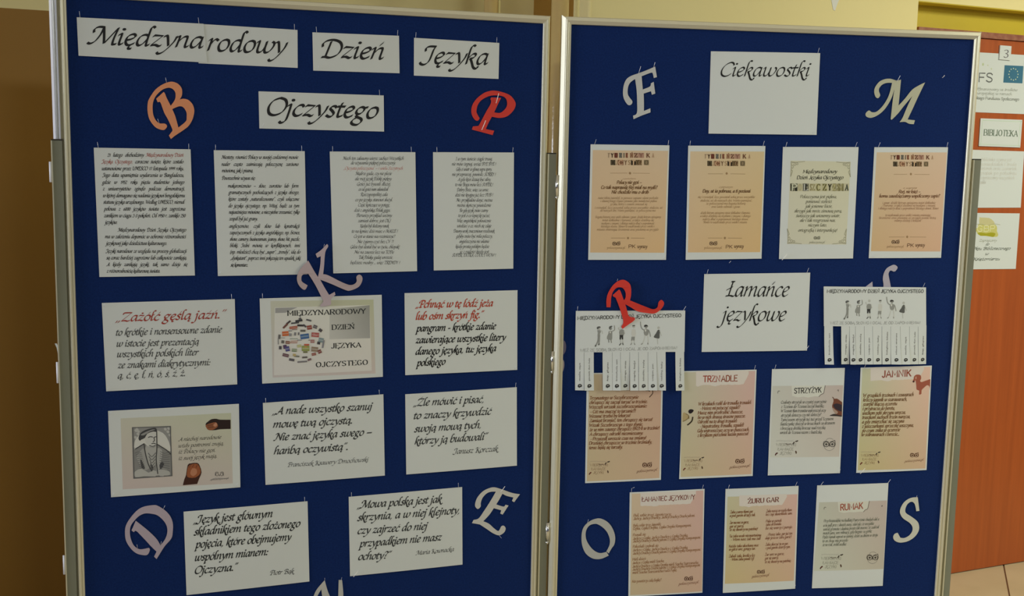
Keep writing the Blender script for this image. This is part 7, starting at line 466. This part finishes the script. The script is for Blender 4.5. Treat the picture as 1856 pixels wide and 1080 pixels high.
STRAY_PINS = [
{'board':0,'a':[-841.3,158.4],'b':[-842.9,168],'label':'thin pin at the top of the orange letter B','z':2,'r':0.35},
{'board':0,'a':[-859.4,65.8],'b':[-861.9,74.1],'label':'thin pin at the lower left hook of the orange letter B','z':2,'r':0.35},
{'board':0,'a':[-52.3,137.8],'b':[-47.7,160.1],'label':'bright pin across the top of the red letter P','z':4,'r':0.9},
{'board':0,'a':[-88.2,70.6],'b':[-80.5,92.3],'label':'bright pin across the foot of the red letter P','z':4,'r':1.0},
{'board':1,'a':[316,220.9],'b':[320,239.3],'label':'pin at the top of the stem of the grey letter F','z':3,'r':0.6},
{'board':1,'a':[355.7,240.4],'b':[357.2,250.3],'label':'pin at the upper right tip of the grey letter F','z':3,'r':0.5},
{'board':1,'a':[1022.3,222.8],'b':[1026.8,236.3],'label':'pin at the peak of the greyish letter M','z':3,'r':0.7},
{'board':0,'a':[-483.6,-220.9],'b':[-482.8,-215.8],'label':'tiny pin at the top of the lilac letter K','z':8,'r':0.35},
{'board':1,'a':[276.4,-312],'b':[275.9,-307.2],'label':'tiny pin at the top of the red letter R','z':9,'r':0.35},
{'board':0,'a':[-868.8,-853.8],'b':[-865.2,-845.3],'label':'thin pin at the top right of the lilac letter D','z':2,'r':0.35},
{'board':0,'a':[-930,-946.5],'b':[-930.8,-937.6],'label':'thin pin at the lower left of the lilac letter D','z':2,'r':0.35},
{'board':0,'a':[-877,-943.7],'b':[-875.2,-934.3],'label':'thin pin inside the right curve of the lilac letter D','z':2,'r':0.35},
{'board':1,'a':[216.9,-967.6],'b':[218.1,-958.2],'label':'thin pin at the upper left of the grey ring letter O','z':2,'r':0.35},
{'board':0,'a':[-21.1,-872.1],'b':[-12.3,-857.5],'label':'bright pin at the top of the white letter E','z':3.5,'r':0.8},
{'board':0,'a':[-23.4,-991.3],'b':[-18.8,-997.1],'label':'thin pin under the lower hook of the white letter E','z':2,'r':0.35},
{'board':1,'a':[1156.7,-926.5],'b':[1157.2,-916.4],'label':'thin pin at the top of the white letter S','z':2,'r':0.35},
{'board':0,'a':[-482.9,-1071.6],'b':[-483.3,-1064.3],'label':'tiny pin at the left tip of the letter N at the bottom','z':2,'r':0.35},
{'board':0,'a':[-442.5,-1078.1],'b':[-440.4,-1066.9],'label':'tiny pin at the right tip of the letter N at the bottom','z':2,'r':0.35},
{'board':1,'a':[1151.2,236.7],'b':[1153.3,241.1],'label':'lone pin in the bare blue felt right of the letter M','z':2,'r':0.8},
{'board':1,'a':[581.1,-263.5],'b':[583.2,-259],'label':'lone pin in the bare felt below the second orange page','z':2,'r':0.6},
{'board':1,'a':[339,-874.5],'b':[341.2,-871.6],'label':'lone pin in the felt below the poem about a beetle','z':2,'r':0.5}
]

SHORT = dict(H1='Międzyna strip', H2='rodowy strip', H3='Dzień strip', H4='Języka strip', H5='Ojczystego strip', L1='page with red first lines', L2='grey script page', L3='poem page with one red line', L4='narrow poem page by the frame',
 L5='Zażółć sheet', L6='globe sheet', L7='łódź jeża sheet', L8='portrait sheet', L9='A nade wszystko sheet', L10='Źle mówić sheet', L11='Język jest sheet', L12='Mowa polska sheet', R1='leftmost orange page', R2='second orange page', R3='green ornamented page',
 R4='rightmost pinkish page', CI='Ciekawostki sheet', LA='Łamańce sheet', R5='beetle poem page', R6='TRZNADLE page', R7='STRZYŻYK page', R8='JAMNIK page', R9='ŁAMANIEC JĘZYKOWY page', R10='ŻURU GAR page', R11='RUMAK page', FA='left tear-off flyer', FB='right tear-off flyer')
KIND = {'H': ('headline_strip', 'headline strip', 'white headline strips on the left board'), 'L': ('printed_page', 'page', 'papers pinned on the left board'), 'R': ('printed_page', 'page', 'papers pinned on the right board'), 'C': ('heading_sheet', 'page', 'papers pinned on the right board'), 'F': ('tear_off_flyer', 'flyer', 'tear-off flyers')}
def affine_st(cor):
    # approximate sheet coordinates: s across, t up
    tl, tr, br_, bl_ = [Vector(c) for c in cor]
    ex = ((tr - tl) + (br_ - bl_)) / 2; ey = ((tl - bl_) + (tr - br_)) / 2; c = (tl + tr + br_ + bl_) / 4
    det = ex.x * ey.y - ex.y * ey.x
    return lambda x, y: (.5 + ((x - c.x) * ey.y - (y - c.y) * ey.x) / det, .5 + (ex.x * (y - c.y) - ex.y * (x - c.x)) / det)
def solid_grid(mb, cor, wfun, th, nx=14, ny=14):
    k = len(mb.v); vs = []
    for lay in (0, 1):
        for j in range(ny + 1):
            for i in range(nx + 1):
                s, t = i / nx, j / ny; w4 = ((1 - s) * (1 - t), s * (1 - t), s * t, (1 - s) * t)
                x = sum(w_ * c[0] for w_, c in zip(w4, cor)); y = sum(w_ * c[1] for w_, c in zip(w4, cor)); vs.append((x, y, wfun(x, y) - lay * th))
    N = (nx + 1) * (ny + 1); I = lambda i, j, l=0: k + l * N + j * (nx + 1) + i
    fs = []
    for j in range(ny):
        for i in range(nx): fs += [(I(i, j), I(i, j + 1), I(i + 1, j + 1), I(i + 1, j)), (I(i, j, 1), I(i + 1, j, 1), I(i + 1, j + 1, 1), I(i, j + 1, 1))]
    for i in range(nx): fs += [(I(i, 0), I(i + 1, 0), I(i + 1, 0, 1), I(i, 0, 1)), (I(i + 1, ny), I(i, ny), I(i, ny, 1), I(i + 1, ny, 1))]
    for j in range(ny): fs += [(I(0, j + 1), I(0, j), I(0, j, 1), I(0, j + 1, 1)), (I(nx, j), I(nx, j + 1), I(nx, j + 1, 1), I(nx, j, 1))]
    mb.v += vs; mb.f += fs
def finish(name, mb, m, parent, smooth=False):
    return mb.build(name, m, parent, None, smooth)
def make_pin(idx, a, b, w0, w1, r, label, bright=False):
    # a: where it enters the board, b: free end (mm on the board); w: heights over the felt
    o = bpy.data.objects.new('pin', None)
    p = MB(); va, vb = Vector((0, 0, 0)), Vector((b[0] - a[0], b[1] - a[1], w1 - w0)); d = (vb - va).normalized(); inn = va - Vector((d.x * .3, d.y * .3, w0 + 1.5))
    p.cyl(va, vb, r, r * .9, 6); p.cyl(inn, va, r * .7, r, 6); p.cyl(vb, vb + d * .9, r * 1.5, r * 1.2, 6)
    o = p.build('pin', M['pinw' if bright else 'pin'], None, BM[idx] @ Matrix.Translation((a[0] / 1000, a[1] / 1000, w0 / 1000)) @ MM, True)
    tag(o, label, 'pin', 'pins holding the papers and letters'); return o
CN = {'TL': (0, 1, -1, 'top left'), 'TR': (1, -1, -1, 'top right'), 'BR': (2, -1, 1, 'bottom right'), 'BL': (3, 1, 1, 'bottom left')}
def portrait(sheet_o, A, wf):
    T = lambda p: (p[0] * A[0][0] + p[1] * A[1][0] + A[2][0], p[0] * A[0][1] + p[1] * A[1][1] + A[2][1]) + ((1,) if len(p) > 2 else ())
    m = MB()
    def PO(pts, c, l=2, sm=1): add_poly(m, [T(p) for p in pts], wf, l, srgb(c), sm)
    def IN(ls, w_, c, l=6):
        for q in ls: ribbon(m, smooth_line([T(p)[:2] + (False,) for p in q], 4), lambda p: p, wf, l, (1, 0), 0, w_ * .19, srgb(c))
    D1, D2, D3, LT = (70, 70, 72), (105, 105, 106), (150, 150, 148), (205, 205, 200)
    PO([(290, 258, 1), (745, 238, 1), (764, 832, 1), (303, 862, 1)], D2, 2, 0)
    PO([(300, 262, 1), (738, 246, 1), (755, 826, 1), (312, 850, 1)], D3, 3, 0)
    PO([(325, 520), (318, 440), (345, 380), (420, 310), (540, 285), (650, 320), (705, 390), (735, 470), (738, 540), (640, 500), (430, 480)], (214, 214, 208), 4)
    PO([(312, 850, 1), (303, 560), (330, 510), (430, 445), (470, 480), (540, 490), (580, 450), (690, 520), (740, 570), (755, 826, 1)], (140, 140, 138), 5)
    PO([(440, 400), (455, 440), (500, 485), (545, 485), (575, 450), (580, 380), (572, 310), (520, 300), (460, 330)], LT, 6)
    PO([(365, 385), (385, 330), (440, 290), (540, 262), (575, 270), (580, 310), (540, 305), (470, 330), (440, 380), (400, 400), (380, 415)], D1, 7)
    PO([(390, 345), (450, 310), (530, 280), (560, 285), (500, 305), (430, 350)], D3, 8)
    PO([(455, 470), (500, 490), (545, 495), (575, 465), (580, 560), (560, 700), (520, 760), (480, 680), (440, 560)], (178, 178, 174), 7)
    PO([(340, 620), (370, 560), (420, 500), (440, 560), (470, 660), (500, 720), (450, 760), (400, 720)], (165, 165, 162), 7)
    PO([(580, 500), (640, 520), (640, 600), (620, 680), (600, 820), (570, 800), (575, 640)], (175, 175, 172), 7)
    PO([(320, 780), (400, 740), (480, 790), (540, 760), (590, 790), (560, 835), (430, 830), (330, 845)], (185, 185, 180), 8)
    PO([(600, 760), (660, 740), (720, 770), (735, 815), (650, 832), (600, 820)], (180, 180, 176), 8)
    PO([(385, 640), (400, 640), (440, 740), (400, 730)], D1, 8); PO([(610, 700), (640, 660), (665, 690), (625, 750)], D1, 8); PO([(500, 700), (520, 760), (540, 740), (520, 690)], D1, 9)
    for k in range(5): IN([[(480 + k * 8, 560 + 38 * k), (520, 600 + 38 * k), (565 - k * 3, 555 + 38 * k)]], 9, D2, 10)
    IN([[(480, 375), (505, 365), (530, 370)], [(548, 372), (570, 366)], [(545, 375), (552, 410), (535, 425)], [(520, 448), (545, 442), (565, 450)], [(495, 470), (530, 480), (560, 468)]], 10, D1, 10)
    IN([[(430, 450), (445, 560), (480, 690), (520, 770)], [(578, 300), (580, 500), (572, 640), (590, 800)], [(330, 510), (430, 448)], [(580, 452), (690, 520), (742, 570)]], 12, D1, 10)
    IN([[(300, 262), (312, 850)], [(312, 850), (755, 826)], [(755, 826), (738, 246)], [(738, 246), (300, 262)]], 12, D2, 10)
    for k in range(9):
        IN([[(325 + k * 7, 560 + k * 22), (360 + k * 6, 545 + k * 24), (400 + k * 5, 560 + k * 20)]], 6, D2, 10); IN([[(620 - k * 2, 540 + k * 26), (670, 560 + k * 24), (730, 545 + k * 28)]], 6, D2, 10)
    for x, y in ((318, 290), (340, 330), (312, 370), (660, 270), (690, 300), (715, 340), (700, 262), (330, 275), (345, 300)): PO([(x, y), (x + 22, y - 10), (x + 38, y + 8), (x + 20, y + 25)], (190, 190, 186), 5)
    m.build('printed_portrait', M['ink'], sheet_o)
    m = MB()
    PO([(1158, 215), (1185, 185), (1230, 155), (1290, 150), (1330, 160), (1460, 160, 1), (1462, 270, 1), (1330, 275), (1280, 285), (1200, 285), (1170, 260)], (48, 34, 32), 3)
    PO([(1160, 225), (1230, 200), (1280, 190), (1305, 220), (1300, 250), (1240, 285), (1190, 282), (1168, 255)], (150, 92, 62), 4); PO([(1250, 225), (1285, 195), (1298, 225), (1275, 245)], (196, 140, 112), 5)
    IN([[(1180, 230), (1240, 222)], [(1190, 250), (1250, 248)]], 7, (90, 55, 40), 6)
    m.build('printed_fist', M['ink'], sheet_o); m = MB()
    PO([(925, 820), (945, 700), (985, 680), (1060, 675), (1090, 710), (1112, 790), (1085, 860), (1060, 928, 1), (888, 942, 1), (905, 870)], (70, 40, 32), 3)
    PO([(935, 820), (950, 720), (1000, 690), (1065, 690), (1095, 750), (1098, 800), (1040, 850), (960, 850)], (158, 92, 58), 4); PO([(975, 800), (1000, 740), (1050, 750), (1055, 800), (1010, 835)], (190, 130, 98), 5)
    IN([[(960, 730), (985, 700)], [(1000, 725), (1020, 695)], [(1045, 730), (1060, 700)]], 7, (105, 60, 42), 6)
    m.build('printed_fist', M['ink'], sheet_o)
    m = MB(); cx, cy = 1328, 815
    for s in (-1, 1): IN([[(cx + s * 28 + 16 * cos(a), cy + 18 * sin(a)) for a in [i * pi / 4 for i in range(9)]], [(cx + s * 12, cy - 22), (cx + s * 30, cy - 30), (cx + s * 48, cy - 22), (cx + s * 50, cy + 15)]], 5, D1)
    PO([(cx - 8, cy + 5, 1), (cx + 8, cy + 5, 1), (cx, cy + 24, 1)], D1, 4); IN([[(1215, 885), (1280, 862), (1440, 866)]], 6, D3)
    text_line(m, 'polszczyzna.pl', *T((1225, 885)), *T((1445, 868)), 2.2, 's', (2, 2), 0, srgb(D2), wf, 4)
    m.build('printed_logo', M['ink'], sheet_o)
FLAGS = [(483,325,80,22,-8,(62,62,66)),(440,350,90,16,-6,(80,80,84)),(595,318,60,18,14,(95,95,98)),(365,345,60,20,-40,(80,70,70)),(330,385,70,22,-45,(120,80,72)),(500,378,70,22,2,(66,60,60)),(548,382,44,20,40,(84,80,84)),(420,402,88,30,-8,(176,96,72)),(435,425,60,8,-4,(150,120,110)),(602,400,56,46,-10,(150,72,62)),(668,392,46,36,20,(100,92,96)),(528,438,58,24,0,(110,108,104)),(330,472,72,52,-5,(206,104,56)),(385,485,32,32,5,(150,150,152)),(440,475,22,36,4,(130,130,134)),(480,472,16,30,4,(110,110,116)),(548,502,98,56,-8,(66,104,158)),(545,500,40,30,10,(100,130,120)),(668,484,86,50,4,(178,92,88)),(668,484,48,24,4,(215,170,165)),(728,432,40,34,35,(86,80,84)),(262,508,26,50,6,(110,108,108)),(300,565,32,34,8,(110,108,104)),(355,572,46,34,4,(140,100,84)),(425,530,90,8,0,(150,165,150)),(430,556,84,8,-2,(190,140,120)),(410,575,110,8,0,(176,110,90)),(636,558,46,36,0,(170,120,116)),(735,545,56,50,10,(130,150,155)),(708,578,34,32,10,(72,70,74)),(760,590,20,90,10,(140,140,146)),(272,632,30,38,0,(84,82,88)),(325,622,40,44,-10,(92,70,100)),(352,645,48,56,-12,(84,84,140)),(430,660,56,34,4,(150,160,130)),(430,672,56,8,4,(110,130,100)),(485,612,46,30,-8,(190,190,130)),(570,598,58,18,0,(200,96,70)),(558,640,86,60,0,(150,160,90)),(560,634,34,28,0,(200,150,70)),(555,682,50,18,0,(120,120,80)),(662,650,76,54,6,(150,130,110)),(660,645,50,16,6,(110,100,90)),(718,676,42,42,-25,(130,70,66)),(652,706,50,30,-12,(150,84,74)),(332,718,70,34,14,(104,72,80)),(430,715,34,28,4,(190,170,120)),(458,730,58,16,4,(120,120,110)),(400,770,60,26,10,(70,66,74)),(548,742,60,20,-4,(110,104,100)),(520,792,110,18,-4,(130,126,130)),(602,768,44,24,-20,(130,104,110)),(497,305,30,30,50,(96,96,98)),(250,560,10,70,0,(140,140,140)),(295,520,60,6,0,(150,150,150)),(600,545,20,8,0,(120,110,110)),(490,545,50,8,0,(140,140,150)),(385,440,40,8,0,(120,120,120))]
def globe(sheet_o, A, wf):
    T = lambda p: (p[0] * A[0][0] + p[1] * A[1][0] + A[2][0], p[0] * A[0][1] + p[1] * A[1][1] + A[2][1])
    m = MB(); rnd = random.Random(3)
    for x, y, w_, h_, a, c in FLAGS:
        a = math.radians(a); r = [(-.5, -.5), (.5, -.5), (.5, .5), (-.5, .5)]
        q = [T((x + (u * w_) * cos(a) - (v * h_) * sin(a), y + (u * w_) * sin(a) + (v * h_) * cos(a))) for u, v in r]
        m.add([(X_, Y_, wf(X_, Y_) + .7 + rnd.random() * .05) for X_, Y_ in q], [(0, 1, 2, 3)], srgb(c))
        if w_ > 40 and h_ > 25:
            q = [T((x + (u * w_ * .9) * cos(a) - (v * h_ * .3) * sin(a), y + (u * w_ * .9) * sin(a) + (v * h_ * .3) * cos(a))) for u, v in r]
            m.add([(X_, Y_, wf(X_, Y_) + .85) for X_, Y_ in q], [(0, 1, 2, 3)], srgb(tuple(min(255, int(k * .6 + 85)) for k in c)))
    m.build('printed_flag_globe', M['ink'], sheet_o)['kind'] = 'stuff'
TABWORDS = ['nadobny, ładny', 'białogłowa, kobieta', 'inkaust, atrament', 'azaliż, czyż', 'gawiedź, tłum ludzi', 'kiep, głupiec', 'krotochwila, żart', 'mitręga, strata', 'onegdaj, kiedyś', 'ździebko, trochę', 'waćpan, pan']
for si, S_ in enumerate(SHEETS):
    idx = S_['board']; cor = S_['cor']; st = affine_st(cor); z, bow = S_['z'], S_['bow']; ph = (si * 37 % 10) / 10.
    def wf(x, y, st=st, z=z, bow=bow, ph=ph):
        s, t = st(x, y); s = min(max(s, 0), 1); t = min(max(t, 0), 1)
        return z + bow * (.75 * sin(pi * s) * (.55 + .45 * cos(pi * (t - .4 - .2 * ph))) + .35 * (1 - t) * (1 - t) * (ph + .3))
    flat_th = S_.get('thick', .22)
    mtx = BM[idx] @ Matrix.Translation((S_['c'][0] / 1000, S_['c'][1] / 1000, 0)) @ MM
    body = MB(); tabs = S_.get('tabs')
    if tabs:
        tl, tr, br_, bl_ = [Vector(c) for c in cor]; k0 = (tabs[0][0][1] - tl.y) / (tabs[0][3][1] - tl.y)
        lc = tl.lerp(bl_, k0); rc = tr.lerp(br_, k0); solid_grid(body, [tl, tr, rc, lc], wf, flat_th, 12, 8)
    else: solid_grid(body, cor, wf, flat_th)
    key = S_['key']
    if idx == 2: nm, cat, grp = {'EFS': ('door_notice', 'notice'), 'N3': ('number_plate', 'number plate'), 'BIB': ('door_sign', 'sign'), 'BLK': ('door_notice', 'notice'), 'GBP': ('door_notice', 'notice')}[key] + ('papers and signs on the door',)
    else: nm, cat, grp = KIND[key[0]]
    so = body.build(nm, M['paper'], None, mtx, flat_th < 1 and False)
    tag(so, S_['label'], cat, grp)
    groups = {}
    for it in S_['items']:
        if it[0] == 'T':
            _, style, col, xh, wt, just, lines, name = it; mb = groups.setdefault(name, MB()); c_ = srgb(col)

            for ln in lines:
                text_line(mb, ln[0], ln[1], ln[2], ln[3], ln[4], xh, style, wt, just, c_, wf, 6)
        elif it[0] == 'P': _, col, layer, pts, name, sm = it; add_poly(groups.setdefault(name, MB()), pts, wf, layer, srgb(col), sm)
        elif it[0] == 'G': _, cols, layer, pts, name = it; add_grid(groups.setdefault(name, MB()), pts, wf, layer, cols)
        elif it[0] == 'I':
            _, col, w_, layer, ls, name = it; mb = groups.setdefault(name, MB())
            for q in ls: ribbon(mb, smooth_line([(p[0], p[1], False) for p in q], 3), lambda p: p, wf, layer + 2, (1, 0), 0, w_, srgb(col))
    for name, mb in groups.items():
        o = mb.build(name.split('#')[0], M['ink'], so)
        if 'letter' in name or 'ornament' in name or 'logo' in name or 'stars' in name: o['kind'] = 'stuff'
        if name == 'red_lettering': o['label'] = 'red lettering'
    if 'globe' in S_: globe(so, S_['globe'], wf)
    if 'portrait' in S_: portrait(so, S_['portrait'], wf)
    if tabs:
        rnd = random.Random(S_['tabseed'])
        for ti, q in enumerate(tabs):
            lift = rnd.uniform(.5, 5); tw = rnd.uniform(-2.2, 2.2); yt, yb = q[0][1], q[2][1]; xa, xb = q[0][0], q[1][0]
            def twf(x, y, lift=lift, tw=tw, yt=yt, yb=yb, xa=xa, xb=xb):
                t = min(max((yt - y) / (yt - yb), 0), 1); s = (x - xa) / (xb - xa) - .5
                return wf(x, max(y, yt)) - .06 + lift * t * t + tw * s * t * 1.4
            tb = MB(); g_ = .35; solid_grid(tb, [(q[0][0] + g_, q[0][1] + 2), (q[1][0] - g_, q[1][1] + 2), (q[2][0] - g_, q[2][1]), (q[3][0] + g_, q[3][1])], twf, flat_th, 3, 8)
            to = tb.build('tear_off_strip', M['paper'], so)
            pm_ = MB(); xm = (q[2][0] + q[3][0]) / 2; hgt = yt - yb; cx, cy = xm + 1, yb + hgt * .115
            word = TABWORDS[(ti + 3 * S_['tabseed']) % 11]
            text_line(pm_, word, xm + .8, yb + hgt * .25, xm + .8 + (q[0][0] - q[3][0]) * .3, yb + hgt * (.5 + .03 * len(word) * .62), 2.0, 's', (2.3, 2.3), 0, srgb((135, 135, 134)), twf, 3)
            B_ = 1.4; bub = [(-3.9, 1.5), (-2, 3.6), (1.8, 3.8), (4.1, 1.2), (3, -1.8), (.5, -2.4), (-1, -4.2), (-1.4, -2.6), (-3.6, -2.4)]; cx -= .6
            add_poly(pm_, [(cx + a * B_, cy + b * B_) for a, b in bub], twf, 2, srgb((58, 58, 58)))
            add_poly(pm_, [(cx + a * B_, cy + b * B_) for a, b in ((-1.6, 1.4), (1.4, 1.8), (1.2, .6), (-1.4, .4))], twf, 3, srgb((190, 190, 186)))
            pm_.build('printed_mark', M['ink'], to)
    for tok in [t for t in S_['pins'].split(',') if t]:
        ck = tok[:2].upper(); up = tok[:2].isupper(); ci, sx_, sy_, where = CN[ck]; ext = tok[2:]
        cx = S_['c'][0] + cor[ci][0] + sx_ * (4 + 3 * ((si * 7 + ci) % 3)); cy = S_['c'][1] + cor[ci][1] + sy_ * (1.2 if up else 6)
        w0 = z + .5; lb = 'pin at the %s corner of the %s' % (where, SHORT[key])
        if ext == 'b': make_pin(idx, (cx + 2, cy - 3), (cx + 12, cy + 12), w0 + 1.5, w0 + 5, .75, 'bright ' + lb, True)
        elif ext == 'o': make_pin(idx, (cx - sx_ * 1, cy), (cx - sx_ * 1 + (5 if sx_ < 0 else 5), cy + 12), w0, w0 + 5, .55, 'slanting ' + lb)
        elif up: make_pin(idx, (cx, cy), (cx + (1.5 if idx else -.8) * ((si + ci) % 3), cy + 13), w0 + .3, w0 + 4, .42, 'thin ' + lb)
        else: make_pin(idx, (cx, cy - 3), (cx + 2.5, cy + 5), w0 + .6, w0 + 3.5, .4, 'small ' + lb)
# ------------------------------------------------------------ cut-out paper letters
for L_ in LETTERS:
    idx = L_['board']; loops = [smooth_loop(L_['pts'], 5)] + [smooth_loop(h, 5) for h in L_['holes']]
    v, tris = fill(loops); z = L_['z']; bend = L_['bend']; n = len(v)
    xs = [p[0] for p in v]; ys = [p[1] for p in v]
    wz = lambda x, y: z + (.35 * sin(x * .03 + 1) + .3 * sin(y * .03) if not bend else 1.8 * sin(x * .045) + 1.5 * sin(y * .05 + 1)) 
    wz2 = (lambda x, y: max(wz(x, y), .5 if not bend else z - 2.2))
    th = .45
    ar = sum(loops[0][i][0] * loops[0][(i + 1) % len(loops[0])][1] - loops[0][(i + 1) % len(loops[0])][0] * loops[0][i][1] for i in range(len(loops[0])))
    vs = [(x, y, wz2(x, y) + .2) for x, y in v] + [(x, y, wz2(x, y) + .2 - th) for x, y in v]
    fs = [tuple(t) for t in tris] + [tuple(i + n for i in t[::-1]) for t in tris]; k = 0
    for lp in loops:
        m_ = len(lp); fs += [(k + i, k + (i + 1) % m_, n + k + (i + 1) % m_, n + k + i) for i in range(m_)]; k += m_
    ck = L_['color']
    if ck not in M['let']: M['let'][ck] = mat('coloured card %d' % len(M['let']), ck, .7, noise=(30, tuple(max(0, int(c * .93)) for c in ck), (1, 1, 1)), spec=.3)
    o = mesh_obj('paper_letter', vs, fs, M['let'][ck], None, None, BM[idx] @ Matrix.Translation((L_['c'][0] / 1000, L_['c'][1] / 1000, 0)) @ MM)
    tag(o, L_['label'], 'letter', 'cut-out paper letters')
for p in STRAY_PINS: make_pin(p['board'], p['a'], p['b'], p['z'], p['z'] + 4, p['r'], p['label'], p['r'] > .7)
# edge of a lilac paper scrap caught under the left side of the right board's frame
def scrap(pts, label, col):
    lp = smooth_loop(pts, 4); v, t = fill([lp]); n = len(v)
    fs = [tuple(a) for a in t] + [tuple(i + n for i in a[::-1]) for a in t] + [(i, (i + 1) % n, n + (i + 1) % n, n + i) for i in range(n)]
    if col not in M['let']: M['let'][col] = mat('scrap card', col, .7)
    o = mesh_obj('paper_scrap', [(x, y, .9) for x, y in v] + [(x, y, .5) for x, y in v], fs, M['let'][col], None, None, BM[1] @ MM); tag(o, label, 'scrap', 'paper scraps by the frame')
scrap([(138.2, -470, 1), (143, -474), (146, -486), (145, -498), (141, -506), (138.2, -509, 1)], 'upper lilac paper scrap caught beside the frame of the right board', (98, 92, 118))
scrap([(138.2, -521, 1), (141.5, -527), (142.3, -538), (140.5, -549), (138.2, -555, 1)], 'lower lilac paper scrap caught beside the frame of the right board', (150, 142, 150))
